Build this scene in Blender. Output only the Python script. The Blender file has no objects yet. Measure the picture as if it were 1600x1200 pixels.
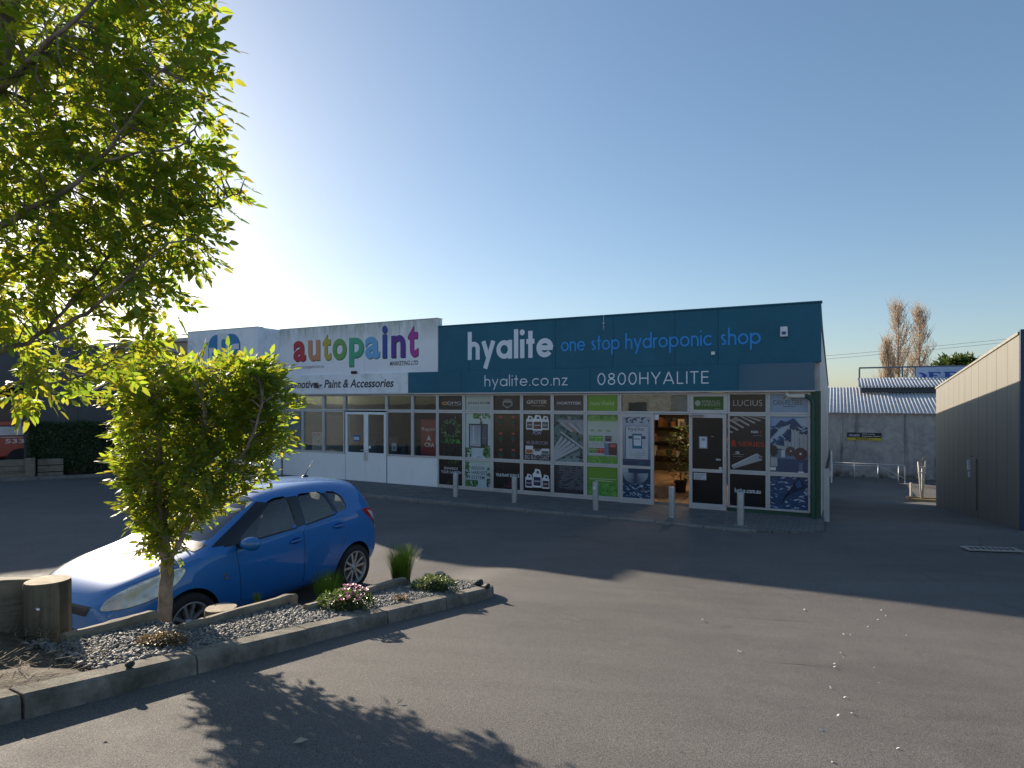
import bpy, bmesh, math, random
import numpy as np
from mathutils import Vector, Matrix, Quaternion
from mathutils.bvhtree import BVHTree
random.seed(7); RNG = np.random.default_rng(7)
C = bpy.context.scene.collection
S = bpy.context.scene

# ------------------------------------------------------------------ camera, sky, sun, exposure
CAMZ = 2.55; FPX = 980.0; HY = 627.0; CX = 800.0          # photo: 1600 x 1200 px
cam = bpy.data.cameras.new('camera'); camo = bpy.data.objects.new('camera', cam); C.objects.link(camo)
camo.location = (0, 0, CAMZ); camo.rotation_euler = (math.radians(90), 0, 0)
cam.sensor_width = 36; cam.lens = 36*FPX/1600; cam.shift_y = (HY-600)/1600
cam.clip_start = 0.05; cam.clip_end = 3000
S.camera = camo
SUN_AZ = math.radians(-40.3)                               # from +Y, negative = left
SUN_EL = math.radians(18.4)
SKY_STRENGTH = 0.100
w = bpy.data.worlds.new('World'); S.world = w; w.use_nodes = True
nt = w.node_tree; bg = nt.nodes['Background']
sky = nt.nodes.new('ShaderNodeTexSky'); sky.sky_type = 'NISHITA'; sky.sun_disc = False
sky.sun_elevation = SUN_EL; sky.sun_rotation = SUN_AZ
sky.altitude = 0; sky.air_density = 1.0; sky.dust_density = 0.7; sky.ozone_density = 3.3
hs = nt.nodes.new('ShaderNodeHueSaturation'); hs.inputs['Saturation'].default_value = 1.08; nt.links.new(sky.outputs[0], hs.inputs['Color'])
gm = nt.nodes.new('ShaderNodeGamma'); gm.inputs[1].default_value = 0.77; nt.links.new(hs.outputs[0], gm.inputs[0])      # hazy winter air: softer contrast over the whole dome
nt.links.new(gm.outputs[0], bg.inputs[0]); bg.inputs[1].default_value = SKY_STRENGTH
sd = Vector((math.sin(SUN_AZ)*math.cos(SUN_EL), math.cos(SUN_AZ)*math.cos(SUN_EL), math.sin(SUN_EL)))
sun = bpy.data.lights.new('sun', 'SUN'); sun.energy = 4.7; sun.angle = math.radians(0.53); sun.color = (1.0, 0.87, 0.70)
suno = bpy.data.objects.new('sun', sun); C.objects.link(suno)
suno.rotation_euler = sd.to_track_quat('Z', 'Y').to_euler(); suno.location = sd*60
S.view_settings.view_transform = 'Standard'; S.view_settings.look = 'None'
S.view_settings.gamma = 1; S.view_settings.use_curve_mapping = False
S.view_settings.exposure = 1.10
S.render.resolution_x = 1024; S.render.resolution_y = 768

# ------------------------------------------------------------------ plan frame of the lot
# shop front runs along local x, depth along local y; origin at the front's right end
P0 = Vector((6.452, 13.51, 0)); CA, SA = 0.8888, -0.4584
ROT = math.atan2(SA, CA)
def L2W(x, y, z=0.0): return Vector((P0.x + CA*x - SA*y, P0.y + SA*x + CA*y, z))
def W2L(X, Y): dx, dy = X-P0.x, Y-P0.y; return (CA*dx + SA*dy, -SA*dx + CA*dy)
def fx(px, v=0.0):
    """local x of the photo column px on the plane local y = v"""
    k = (px-CX)/FPX; ox, oy = P0.x - SA*v, P0.y + CA*v
    return (k*oy - ox)/(CA - k*SA)
def fz(px, py, v=0.0):
    p = L2W(fx(px, v), v); return CAMZ - (py-HY)/FPX*p.y
def smooth(a, b, t):
    t = min(1, max(0, (t-a)/(b-a))); return t*t*(3-2*t)
def road_ramp(v):
    s = -(v+6.4); k = 0.45
    return 0.152*(k*math.log1p(math.exp(s/k)) if s < 12 else s)
def ground_z(X, Y):
    x, v = W2L(X, Y); u = -x
    z = road_ramp(v)*(1-smooth(3.55, 4.7, u)) if v < -3 else 0.0
    if v > 0.2:
        drop = 0.107*min(18, v-0.2)
        z -= drop*(1-smooth(0.3, 1.5, u))
    if v < -1: z = min(z, 2.6)
    return z
def bed_edge(v):
    # plan line of the timber sleepers (saw-tooth) that hold the bed on the car side
    if v < -12.85: return 4.4
    if v < -12.16: return 3.73+.147*(v+12.8)
    if v < -11.05: return 3.48+.184*(v+12.2)
    if v < -9.6: return 3.38+.165*(v+11.14)
    return 3.42+.2*smooth(-9.4, -8.8, v)
def bed_z(X, Y):
    x, v = W2L(X, Y); return road_ramp(v)+0.115
def ray(px, py, f=ground_z):
    k = (px-CX)/FPX; s = (py-HY)/FPX
    lo, hi = 0.5, 120.0
    n = 400; prev = lo
    for i in range(1, n+1):
        Y = lo*(hi/lo)**(i/n)
        if CAMZ - s*Y < f(k*Y, Y):
            a, b = prev, Y
            for _ in range(40):
                m = (a+b)/2
                if CAMZ - s*m < f(k*m, m): b = m
                else: a = m
            return Vector((k*b, b, CAMZ - s*b))
        prev = Y
    return Vector((k*hi, hi, CAMZ-s*hi))
def at_u(px, py, u):
    """photo pixel on the vertical plane local x = -u"""
    k = (px-CX)/FPX; Y = (u + 0.458)/(0.4584 - 0.8888*k)
    return Vector((k*Y, Y, CAMZ-(py-HY)/FPX*Y))

# ------------------------------------------------------------------ object helpers
def tag(o, label=None, cat=None, group=None, kind=None):
    if label: o['label'] = label
    if cat: o['category'] = cat
    if group: o['group'] = group
    if kind: o['kind'] = kind
    return o
def thing(name, label, cat, loc=(0, 0, 0), rz=0.0, group=None):
    o = bpy.data.objects.new(name, None); C.objects.link(o); o.empty_display_size = 0.2
    o.location = loc; o.rotation_euler = (0, 0, rz)
    return tag(o, label, cat, group)
def link(name, me, parent=None):
    o = bpy.data.objects.new(name, me); C.objects.link(o); o.parent = parent; return o
def copy_tree(o, parent=None):
    c = o.copy(); C.objects.link(c); c.parent = parent
    for ch in list(o.children): copy_tree(ch, c)
    return c
class MB:
    def __init__(s): s.v = []; s.f = []; s.m = []
    def add(s, vs, fs, mi=0):
        n = len(s.v); s.v += [tuple(p) for p in vs]; s.f += [tuple(n+i for i in f) for f in fs]; s.m += [mi]*len(fs); return s
    def box(s, x0, x1, y0, y1, z0, z1, mi=0, M=None):
        vs = [(x, y, z) for z in (z0, z1) for y in (y0, y1) for x in (x0, x1)]
        if M is not None: vs = [M @ Vector(p) for p in vs]
        return s.add(vs, [(0,2,3,1),(4,5,7,6),(0,1,5,4),(2,6,7,3),(0,4,6,2),(1,3,7,5)], mi)
    def prism(s, poly, d0, d1, f, mi=0):
        """poly of 2D points, f(a, b, d) -> 3D point; extruded from d0 to d1"""
        n = len(poly); vs = [f(a, b, d0) for a, b in poly]+[f(a, b, d1) for a, b in poly]
        return s.add(vs, [tuple(range(n))[::-1], tuple(range(n, 2*n))]+[(i, (i+1) % n, n+(i+1) % n, n+i) for i in range(n)], mi)
    def tube(s, pts, rad, n=8, mi=0, cap=True):
        pts = [Vector(p) for p in pts]
        if not hasattr(rad, '__len__'): rad = [rad]*len(pts)
        ref = None; rings = []
        for i, p in enumerate(pts):
            d = (pts[min(i+1, len(pts)-1)]-pts[max(i-1, 0)])
            d = d.normalized() if d.length > 1e-9 else Vector((0, 0, 1))
            if ref is None: ref = Vector((1, 0, 0)) if abs(d.x) < .8 else Vector((0, 1, 0))
            a = (ref - d*ref.dot(d)).normalized(); b = d.cross(a); ref = a
            rings.append([p+(a*math.cos(2*math.pi*j/n)+b*math.sin(2*math.pi*j/n))*rad[i] for j in range(n)])
        vs = [q for r in rings for q in r]; fs = []
        for i in range(len(pts)-1):
            for j in range(n): fs.append((i*n+j, i*n+(j+1) % n, (i+1)*n+(j+1) % n, (i+1)*n+j))
        if cap: fs += [tuple(range(n))[::-1], tuple(range((len(pts)-1)*n, len(pts)*n))]
        return s.add(vs, fs, mi)
    def lathe(s, prof, n=24, M=None, mi=0, cap=False):
        vs = []; fs = []
        for r, z in prof:
            for j in range(n): vs.append(Vector((r*math.cos(2*math.pi*j/n), r*math.sin(2*math.pi*j/n), z)))
        for i in range(len(prof)-1):
            for j in range(n): fs.append((i*n+j, i*n+(j+1) % n, (i+1)*n+(j+1) % n, (i+1)*n+j))
        if cap: fs += [tuple(range(n))[::-1], tuple(range((len(prof)-1)*n, len(prof)*n))]
        if M is not None: vs = [M @ p for p in vs]
        return s.add(vs, fs, mi)
    def ring(s, x0, x1, z0, z1, t, y0, y1, mi=0, tb=None, tt=None):
        """rectangular frame in the x-z plane"""
        tb = t if tb is None else tb; tt = t if tt is None else tt
        s.box(x0, x0+t, y0, y1, z0, z1, mi); s.box(x1-t, x1, y0, y1, z0, z1, mi)
        s.box(x0+t, x1-t, y0, y1, z0, z0+tb, mi); s.box(x0+t, x1-t, y0, y1, z1-tt, z1, mi); return s
    def build(s, name, mats, parent=None, smooth=False, bevel=0, angle=None, seg=2):
        me = bpy.data.meshes.new(name); me.from_pydata([tuple(p) for p in s.v], [], s.f)
        if not isinstance(mats, (list, tuple)): mats = [mats]
        for m in mats: me.materials.append(m)
        if any(s.m): me.polygons.foreach_set('material_index', s.m)
        if smooth: me.polygons.foreach_set('use_smooth', [True]*len(me.polygons))
        if smooth and angle: me.set_sharp_from_angle(angle=math.radians(angle))
        me.update(); o = link(name, me, parent)
        if bevel:
            b = o.modifiers.new('bevel', 'BEVEL'); b.width = bevel; b.segments = seg; b.limit_method = 'ANGLE'; b.angle_limit = math.radians(40)
        return o
def np_mesh(name, V, F, mat, parent=None, smooth=False):
    """F: list of (m x k) index arrays"""
    me = bpy.data.meshes.new(name)
    nl = sum(f.size for f in F); npoly = sum(len(f) for f in F)
    me.vertices.add(len(V)); me.vertices.foreach_set('co', np.ascontiguousarray(V, dtype=np.float32).ravel())
    me.loops.add(nl); me.loops.foreach_set('vertex_index', np.concatenate([f.ravel() for f in F]).astype(np.int32))
    st = []; tot = []; o = 0
    for f in F:
        k = f.shape[1]; st.append(o+np.arange(len(f))*k); tot.append(np.full(len(f), k)); o += f.size
    me.polygons.add(npoly)
    me.polygons.foreach_set('loop_start', np.concatenate(st).astype(np.int32))
    me.polygons.foreach_set('loop_total', np.concatenate(tot).astype(np.int32))
    me.update(calc_edges=True); me.validate()
    if smooth: me.polygons.foreach_set('use_smooth', np.ones(npoly, dtype=bool))
    me.materials.append(mat); return link(name, me, parent)

# ------------------------------------------------------------------ materials
MATS = {}
def node(nt, t, **kw):
    n = nt.nodes.new(t)
    for k, v in kw.items():
        if k.startswith('_'): n.inputs[int(k[1:])].default_value = v
        else: setattr(n, k, v)
    return n
def mathn(nt, op, a, b=None, c=None, clamp=False):
    n = nt.nodes.new('ShaderNodeMath'); n.operation = op; n.use_clamp = clamp
    for i, x in enumerate((a, b, c)):
        if x is None: continue
        if isinstance(x, (int, float)): n.inputs[i].default_value = x
        else: nt.links.new(x, n.inputs[i])
    return n.outputs[0]
def ramp(nt, fac, stops):
    n = nt.nodes.new('ShaderNodeValToRGB'); nt.links.new(fac, n.inputs[0]); e = n.color_ramp.elements
    while len(e) < len(stops): e.new(0.5)
    for i, (p, c) in enumerate(stops): e[i].position = p; e[i].color = (c[0], c[1], c[2], 1) if hasattr(c, '__len__') else (c, c, c, 1)
    return n.outputs[0]
def noise(nt, vec, scale, detail=4, rough=.55, dist=0):
    n = nt.nodes.new('ShaderNodeTexNoise'); nt.links.new(vec, n.inputs['Vector'])
    n.inputs['Scale'].default_value = scale; n.inputs['Detail'].default_value = detail; n.inputs['Roughness'].default_value = rough; n.inputs['Distortion'].default_value = dist
    return n.outputs[0]
def mixc(nt, fac, a, b, mode='MIX'):
    n = nt.nodes.new('ShaderNodeMix'); n.data_type = 'RGBA'; n.blend_type = mode
    for i, x in ((0, fac), (6, a), (7, b)):
        if isinstance(x, (int, float)): n.inputs[i].default_value = x
        elif isinstance(x, (tuple, list)): n.inputs[i].default_value = (x[0], x[1], x[2], 1)
        else: nt.links.new(x, n.inputs[i])
    return n.outputs[2]
def newmat(name):
    m = bpy.data.materials.new(name); m.use_nodes = True; nt = m.node_tree
    return m, nt, nt.nodes['Principled BSDF'], nt.nodes.new('ShaderNodeTexCoord')
def bump(nt, b, h, strength, dist=.01):
    n = nt.nodes.new('ShaderNodeBump'); n.inputs['Strength'].default_value = strength; n.inputs['Distance'].default_value = dist
    nt.links.new(h, n.inputs['Height']); nt.links.new(n.outputs[0], b.inputs['Normal'])
def M(name, col, rough=.6, metal=0., var=.14, vs=3., bs=None, bst=.2, coat=0., spec=.5, dirt=None, dscale=1.2, dlo=.5, dhi=.75):
    if name in MATS: return MATS[name]
    m, nt, b, tc = newmat(name); vec = tc.outputs['Object']
    c1 = tuple(max(0, x*(1-var)) for x in col); c2 = tuple(min(1, x*(1+var)) for x in col)
    n1 = noise(nt, vec, vs, 6, .65)
    c = ramp(nt, n1, [(.3, c1), (.7, c2)])
    if dirt:
        d = ramp(nt, noise(nt, vec, dscale, 7, .7, .3), [(dlo, 0.), (dhi, 1.)])
        c = mixc(nt, d, c, dirt)
    nt.links.new(c, b.inputs['Base Color'])
    r = mathn(nt, 'MULTIPLY_ADD', noise(nt, vec, vs*2.3, 4), .25*rough, rough*.875)
    nt.links.new(r, b.inputs['Roughness'])
    b.inputs['Metallic'].default_value = metal; b.inputs['Coat Weight'].default_value = coat; b.inputs['Coat Roughness'].default_value = .04
    b.inputs['Specular IOR Level'].default_value = spec
    if bs: bump(nt, b, noise(nt, vec, bs, 5, .7), bst)
    MATS[name] = m; return m
def mat_asphalt():
    m, nt, b, tc = newmat('asphalt'); g = nt.nodes.new('ShaderNodeNewGeometry'); vec = g.outputs['Position']
    big = noise(nt, vec, .35, 6, .6, .4); mid = noise(nt, vec, 2.2, 6, .7); fine = noise(nt, vec, 140, 3, .7); grit = noise(nt, vec, 420, 2, .5)
    c = ramp(nt, big, [(.3, (.105, .097, .091)), (.7, (.150, .139, .130))])
    c = mixc(nt, mathn(nt, 'MULTIPLY', ramp(nt, mid, [(.45, 0.), (.75, 1.)]), .5), c, (.165, .155, .145))
    c = mixc(nt, mathn(nt, 'MULTIPLY', ramp(nt, noise(nt, vec, .9, 8, .75, .8), [(.57, 0.), (.70, 1.)]), .45), c, (.060, .056, .053))
    c = mixc(nt, mathn(nt, 'MULTIPLY', ramp(nt, noise(nt, vec, 1.7, 9, .8, 1.2), [(.60, 0.), (.68, 1.)]), .30), c, (.23, .215, .20))
    c = mixc(nt, mathn(nt, 'MULTIPLY', ramp(nt, noise(nt, vec, 5.5, 4, .6), [(.70, 0.), (.76, 1.)]), .6), c, (.045, .043, .041))
    sp = ramp(nt, fine, [(.33, .35), (.5, 1.), (.70, 1.9)]); c = mixc(nt, 1.0, c, sp, 'MULTIPLY')
    sp2 = ramp(nt, grit, [(.3, .7), (.7, 1.3)]); c = mixc(nt, 1.0, c, sp2, 'MULTIPLY')
    # tyre sweeps: stretched noise along the lane
    mp = node(nt, 'ShaderNodeMapping'); nt.links.new(vec, mp.inputs[0]); mp.inputs['Rotation'].default_value = (0, 0, -1.09); mp.inputs['Scale'].default_value = (.14, 1.5, 1)
    sw = ramp(nt, noise(nt, mp.outputs[0], 1.5, 5, .6, .5), [(.4, .94), (.62, 1.05)]); c = mixc(nt, 1.0, c, sw, 'MULTIPLY')
    # cracks, only in worn zones
    vo = node(nt, 'ShaderNodeTexVoronoi', feature='DISTANCE_TO_EDGE'); vo.inputs['Scale'].default_value = .55
    wv = mixc(nt, .12, vec, nt.nodes.new('ShaderNodeTexNoise').outputs[1], 'ADD'); nt.links.new(wv, vo.inputs['Vector'])
    nn = [n for n in nt.nodes if n.type == 'TEX_NOISE'][-1]; nt.links.new(vec, nn.inputs['Vector']); nn.inputs['Scale'].default_value = 3.5; nn.inputs['Detail'].default_value = 6
    ck = mathn(nt, 'MULTIPLY', ramp(nt, vo.outputs['Distance'], [(.002, 1.), (.010, 0.)]), ramp(nt, noise(nt, vec, .5, 4), [(.56, 0.), (.66, .7)]))
    c = mixc(nt, ck, c, (.03, .029, .028))
    nt.links.new(c, b.inputs['Base Color'])
    nt.links.new(ramp(nt, mid, [(.3, .72), (.7, .92)]), b.inputs['Roughness']); b.inputs['Specular IOR Level'].default_value = .35
    h = mathn(nt, 'ADD', mathn(nt, 'MULTIPLY', fine, 1.0), mathn(nt, 'MULTIPLY', ck, -2.0)); bump(nt, b, h, .55, .012)
    return m
def mat_pavers():
    m, nt, b, tc = newmat('pavers'); vec = tc.outputs['Object']
    br = node(nt, 'ShaderNodeTexBrick'); nt.links.new(vec, br.inputs['Vector']); br.inputs['Scale'].default_value = 1
    br.inputs['Brick Width'].default_value = .21; br.inputs['Row Height'].default_value = .105; br.inputs['Mortar Size'].default_value = .006; br.inputs['Bias'].default_value = -.1
    br.inputs['Color1'].default_value = (.12, .118, .115, 1); br.inputs['Color2'].default_value = (.18, .175, .17, 1); br.inputs['Mortar'].default_value = (.05, .05, .045, 1)
    c = mixc(nt, ramp(nt, noise(nt, vec, 1.4, 6, .7), [(.45, 0.), (.75, .6)]), br.outputs[0], (.12, .115, .105))
    nt.links.new(c, b.inputs['Base Color']); b.inputs['Roughness'].default_value = .85; bump(nt, b, mathn(nt, 'ADD', br.outputs[1], mathn(nt, 'MULTIPLY', noise(nt, vec, 60), -.4)), -.4, .01)
    return m
def mat_leaf(name, cols, trans, tw=.5, rough=.42):
    m, nt, b, tc = newmat(name); g = nt.nodes.new('ShaderNodeNewGeometry')
    oi = nt.nodes.new('ShaderNodeObjectInfo'); r = mathn(nt, 'FRACT', mathn(nt, 'ADD', g.outputs['Random Per Island'], oi.outputs['Random']))
    c = ramp(nt, r, [(i/max(1, len(cols)-1), x) for i, x in enumerate(cols)])
    t = ramp(nt, r, [(i/max(1, len(trans)-1), x) for i, x in enumerate(trans)])
    nt.links.new(c, b.inputs['Base Color']); b.inputs['Roughness'].default_value = rough
    tr = nt.nodes.new('ShaderNodeBsdfTranslucent'); nt.links.new(t, tr.inputs[0])
    mx = nt.nodes.new('ShaderNodeMixShader'); mx.inputs[0].default_value = tw
    nt.links.new(b.outputs[0], mx.inputs[1]); nt.links.new(tr.outputs[0], mx.inputs[2]); nt.links.new(mx.outputs[0], nt.nodes['Material Output'].inputs[0])
    MATS[name] = m; return m
def mat_bark(name, a, bb, scale=18):
    m, nt, b, tc = newmat(name); vec = tc.outputs['Object']
    mp = node(nt, 'ShaderNodeMapping'); nt.links.new(vec, mp.inputs[0]); mp.inputs['Scale'].default_value = (1, 1, .35)
    n1 = noise(nt, mp.outputs[0], scale, 6, .7, .5); n2 = noise(nt, vec, scale*.3, 4)
    c = mixc(nt, ramp(nt, n2, [(.45, 0.), (.65, .7)]), ramp(nt, n1, [(.35, a), (.65, bb)]), tuple(x*1.6 for x in bb))
    nt.links.new(c, b.inputs['Base Color']); b.inputs['Roughness'].default_value = .9; bump(nt, b, n1, .7, .01)
    return m
def mat_timber(name, a, bb, axis=0, scale=30):
    """weathered timber: grain along the local axis, checks and stains"""
    m, nt, b, tc = newmat(name); vec = tc.outputs['Object']
    mp = node(nt, 'ShaderNodeMapping'); nt.links.new(vec, mp.inputs[0]); sc = [1, 1, 1]; sc[axis] = .06; mp.inputs['Scale'].default_value = sc
    n1 = noise(nt, mp.outputs[0], scale, 6, .65, .6); n2 = noise(nt, vec, 3.2, 6, .7)
    c = mixc(nt, ramp(nt, n2, [(.48, 0.), (.72, .75)]), ramp(nt, n1, [(.3, a), (.7, bb)]), tuple(x*.45 for x in a))
    ck = ramp(nt, noise(nt, mp.outputs[0], scale*.45, 3, .5, .2), [(.60, 0.), (.64, 1.)]); c = mixc(nt, mathn(nt, 'MULTIPLY', ck, .6), c, tuple(x*.25 for x in a))
    nt.links.new(c, b.inputs['Base Color']); b.inputs['Roughness'].default_value = .88; bump(nt, b, mathn(nt, 'SUBTRACT', n1, ck), .5, .006)
    return m
def mat_glass(name, tint=(.9, .95, .93), gain=.95, dust=0.0):
    m = bpy.data.materials.new(name); m.use_nodes = True; nt = m.node_tree; nt.nodes.remove(nt.nodes['Principled BSDF'])
    t = nt.nodes.new('ShaderNodeBsdfTransparent'); t.inputs[0].default_value = (*tint, 1)
    g = nt.nodes.new('ShaderNodeBsdfGlossy'); g.inputs[0].default_value = (1, 1, 1, 1); g.inputs['Roughness'].default_value = .015
    f = nt.nodes.new('ShaderNodeFresnel'); f.inputs[0].default_value = 1.5
    # small waviness of the sheet
    tc = nt.nodes.new('ShaderNodeTexCoord'); bp = nt.nodes.new('ShaderNodeBump'); bp.inputs['Strength'].default_value = .03; bp.inputs['Distance'].default_value = .02
    nt.links.new(noise(nt, tc.outputs['Object'], 1.7, 2), bp.inputs['Height']); nt.links.new(bp.outputs[0], g.inputs['Normal']); nt.links.new(bp.outputs[0], f.inputs['Normal'])
    fac = mathn(nt, 'MULTIPLY_ADD', f.outputs[0], gain, .01, True)
    mx = nt.nodes.new('ShaderNodeMixShader'); nt.links.new(fac, mx.inputs[0]); nt.links.new(t.outputs[0], mx.inputs[1]); nt.links.new(g.outputs[0], mx.inputs[2])
    if dust:
        tl_ = nt.nodes.new('ShaderNodeBsdfTranslucent'); tl_.inputs[0].default_value = (.8, .8, .78, 1); m2 = nt.nodes.new('ShaderNodeMixShader')
        nt.links.new(mathn(nt, 'MULTIPLY', ramp(nt, noise(nt, tc.outputs['Object'], 4, 6, .7), [(.3, .3), (.7, 1.)]), dust), m2.inputs[0]); nt.links.new(mx.outputs[0], m2.inputs[1]); nt.links.new(tl_.outputs[0], m2.inputs[2]); mx = m2
    nt.links.new(mx.outputs[0], nt.nodes['Material Output'].inputs[0]); return m
def mat_print(name, rough=.3, var=.1):
    m, nt, b, tc = newmat(name); a = node(nt, 'ShaderNodeAttribute', attribute_name='Col')
    n = ramp(nt, noise(nt, tc.outputs['Object'], 2.5, 6, .7), [(.3, 1-var), (.7, 1.0)])
    nt.links.new(mixc(nt, 1.0, a.outputs[0], n, 'MULTIPLY'), b.inputs['Base Color']); b.inputs['Roughness'].default_value = rough
    return m
ASPHALT = mat_asphalt(); PAVERS = mat_pavers()
PRINT = mat_print('vinyl_print', .25); PAINTPRINT = mat_print('sign_lettering', .45, .06)
GLASS = mat_glass('window_glass', gain=.65); GLASS2 = mat_glass('graphic_window_glass', gain=.28); CARGLASS = mat_glass('car_glass', (.84, .91, .89), 2.2, .2)
ALU = M('aluminium', (.50, .51, .52), .45, .35, .08, 2., bs=90, bst=.03, dirt=(.33, .32, .30), dlo=.58, dhi=.85)
CONC = M('kerb_concrete', (.22, .195, .16), .92, 0, .35, 9., bs=70, bst=.6, dirt=(.085, .08, .06), dscale=3.4, dlo=.44, dhi=.66)

# ------------------------------------------------------------------ flat print: shapes with colours in the local x-z plane facing -y
TXT = {}
def text_shape(s, bold=0., shear=0.):
    key = (s, bold, shear)
    if key not in TXT:
        cu = bpy.data.curves.new('t', 'FONT'); cu.body = s; cu.size = 1; cu.offset = bold; cu.shear = shear; cu.resolution_u = 4
        o = bpy.data.objects.new('t', cu); C.objects.link(o); bpy.context.view_layer.update()
        me = bpy.data.meshes.new_from_object(o.evaluated_get(bpy.context.evaluated_depsgraph_get()))
        vs = [(v.co.x, v.co.y) for v in me.vertices]; fs = [tuple(p.vertices) for p in me.polygons]
        bpy.data.objects.remove(o); bpy.data.curves.remove(cu); bpy.data.meshes.remove(me)
        xs = [a for a, _ in vs]; ys = [b for _, b in vs]
        TXT[key] = (vs, fs, min(xs), max(xs), min(ys), max(ys))
    return TXT[key]
class Print:
    def __init__(s, y=-.002, step=.0007): s.v = []; s.f = []; s.c = []; s.y = y; s.step = step; s.n = 0
    def poly(s, pts, col, layer=None):
        if layer is None: s.n += 1; layer = s.n
        i = len(s.v); y = s.y - layer*s.step
        s.v += [(a, y, b) for a, b in pts]; s.f.append(tuple(range(i, i+len(pts))))
        s.c += [col]*len(pts) if not isinstance(col, list) else col
        return s
    def rect(s, x0, z0, x1, z1, col, **k): return s.poly([(x0, z0), (x1, z0), (x1, z1), (x0, z1)], col, **k)
    def grad(s, x0, z0, x1, z1, c0, c1): return s.poly([(x0, z0), (x1, z0), (x1, z1), (x0, z1)], [c0, c0, c1, c1])
    def ell(s, cx, cz, rx, rz, col, n=20, a0=0, **k): return s.poly([(cx+rx*math.cos(2*math.pi*i/n+a0), cz+rz*math.sin(2*math.pi*i/n+a0)) for i in range(n)], col, **k)
    def text(s, t, x0, z0, x1, z1, col, bold=0., shear=0.):
        vs, fs, a, b, c, d = text_shape(t, bold, shear); s.n += 1; i = len(s.v); y = s.y - s.n*s.step
        s.v += [(x0+(p-a)/(b-a)*(x1-x0), y, z0+(q-c)/(d-c)*(z1-z0)) for p, q in vs]; s.f += [tuple(i+j for j in f) for f in fs]; s.c += [col]*len(vs); return s
    def stroke(s, pts, t, col, layer=None):
        """polyline of width t with butt ends"""
        if layer is None: s.n += 1; layer = s.n
        P = [Vector(p) for p in pts]; Lf = []; Rt = []
        for i, p in enumerate(P):
            d = (P[min(i+1, len(P)-1)]-P[max(i-1, 0)]).normalized(); nn = Vector((-d.y, d.x))*t/2
            Lf.append(p+nn); Rt.append(p-nn)
        i0 = len(s.v); y = s.y-layer*s.step; n = len(P)
        s.v += [(q.x, y, q.y) for q in Rt+Lf]; s.c += [col]*(2*n)
        s.f += [(i0+i, i0+i+1, i0+n+i+1, i0+n+i) for i in range(n-1)]; return s
    def leaves(s, n, x0, z0, x1, z1, cols, size, seed=1):
        r = random.Random(seed)
        for _ in range(n):
            cx, cz = r.uniform(x0, x1), r.uniform(z0, z1); a = r.uniform(0, 6.28); L = size*r.uniform(.6, 1.3); W = L*.4
            ca, sa = math.cos(a), math.sin(a)
            s.n += .25
            s.poly([(min(x1, max(x0, cx+ca*p-sa*q)), min(z1, max(z0, cz+sa*p+ca*q))) for p, q in ((-L, 0), (-.2*L, -W), (L, 0), (-.2*L, W))], r.choice(cols), layer=s.n)
        s.n = math.ceil(s.n); return s
    def build(s, name, parent, mat=None):
        me = bpy.data.meshes.new(name); me.from_pydata(s.v, [], s.f)
        at = me.color_attributes.new('Col', 'FLOAT_COLOR', 'POINT')
        at.data.foreach_set('color', np.array([(c[0], c[1], c[2], 1) for c in s.c], dtype=np.float32).ravel())
        me.materials.append(mat or PRINT); return link(name, me, parent)
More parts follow.
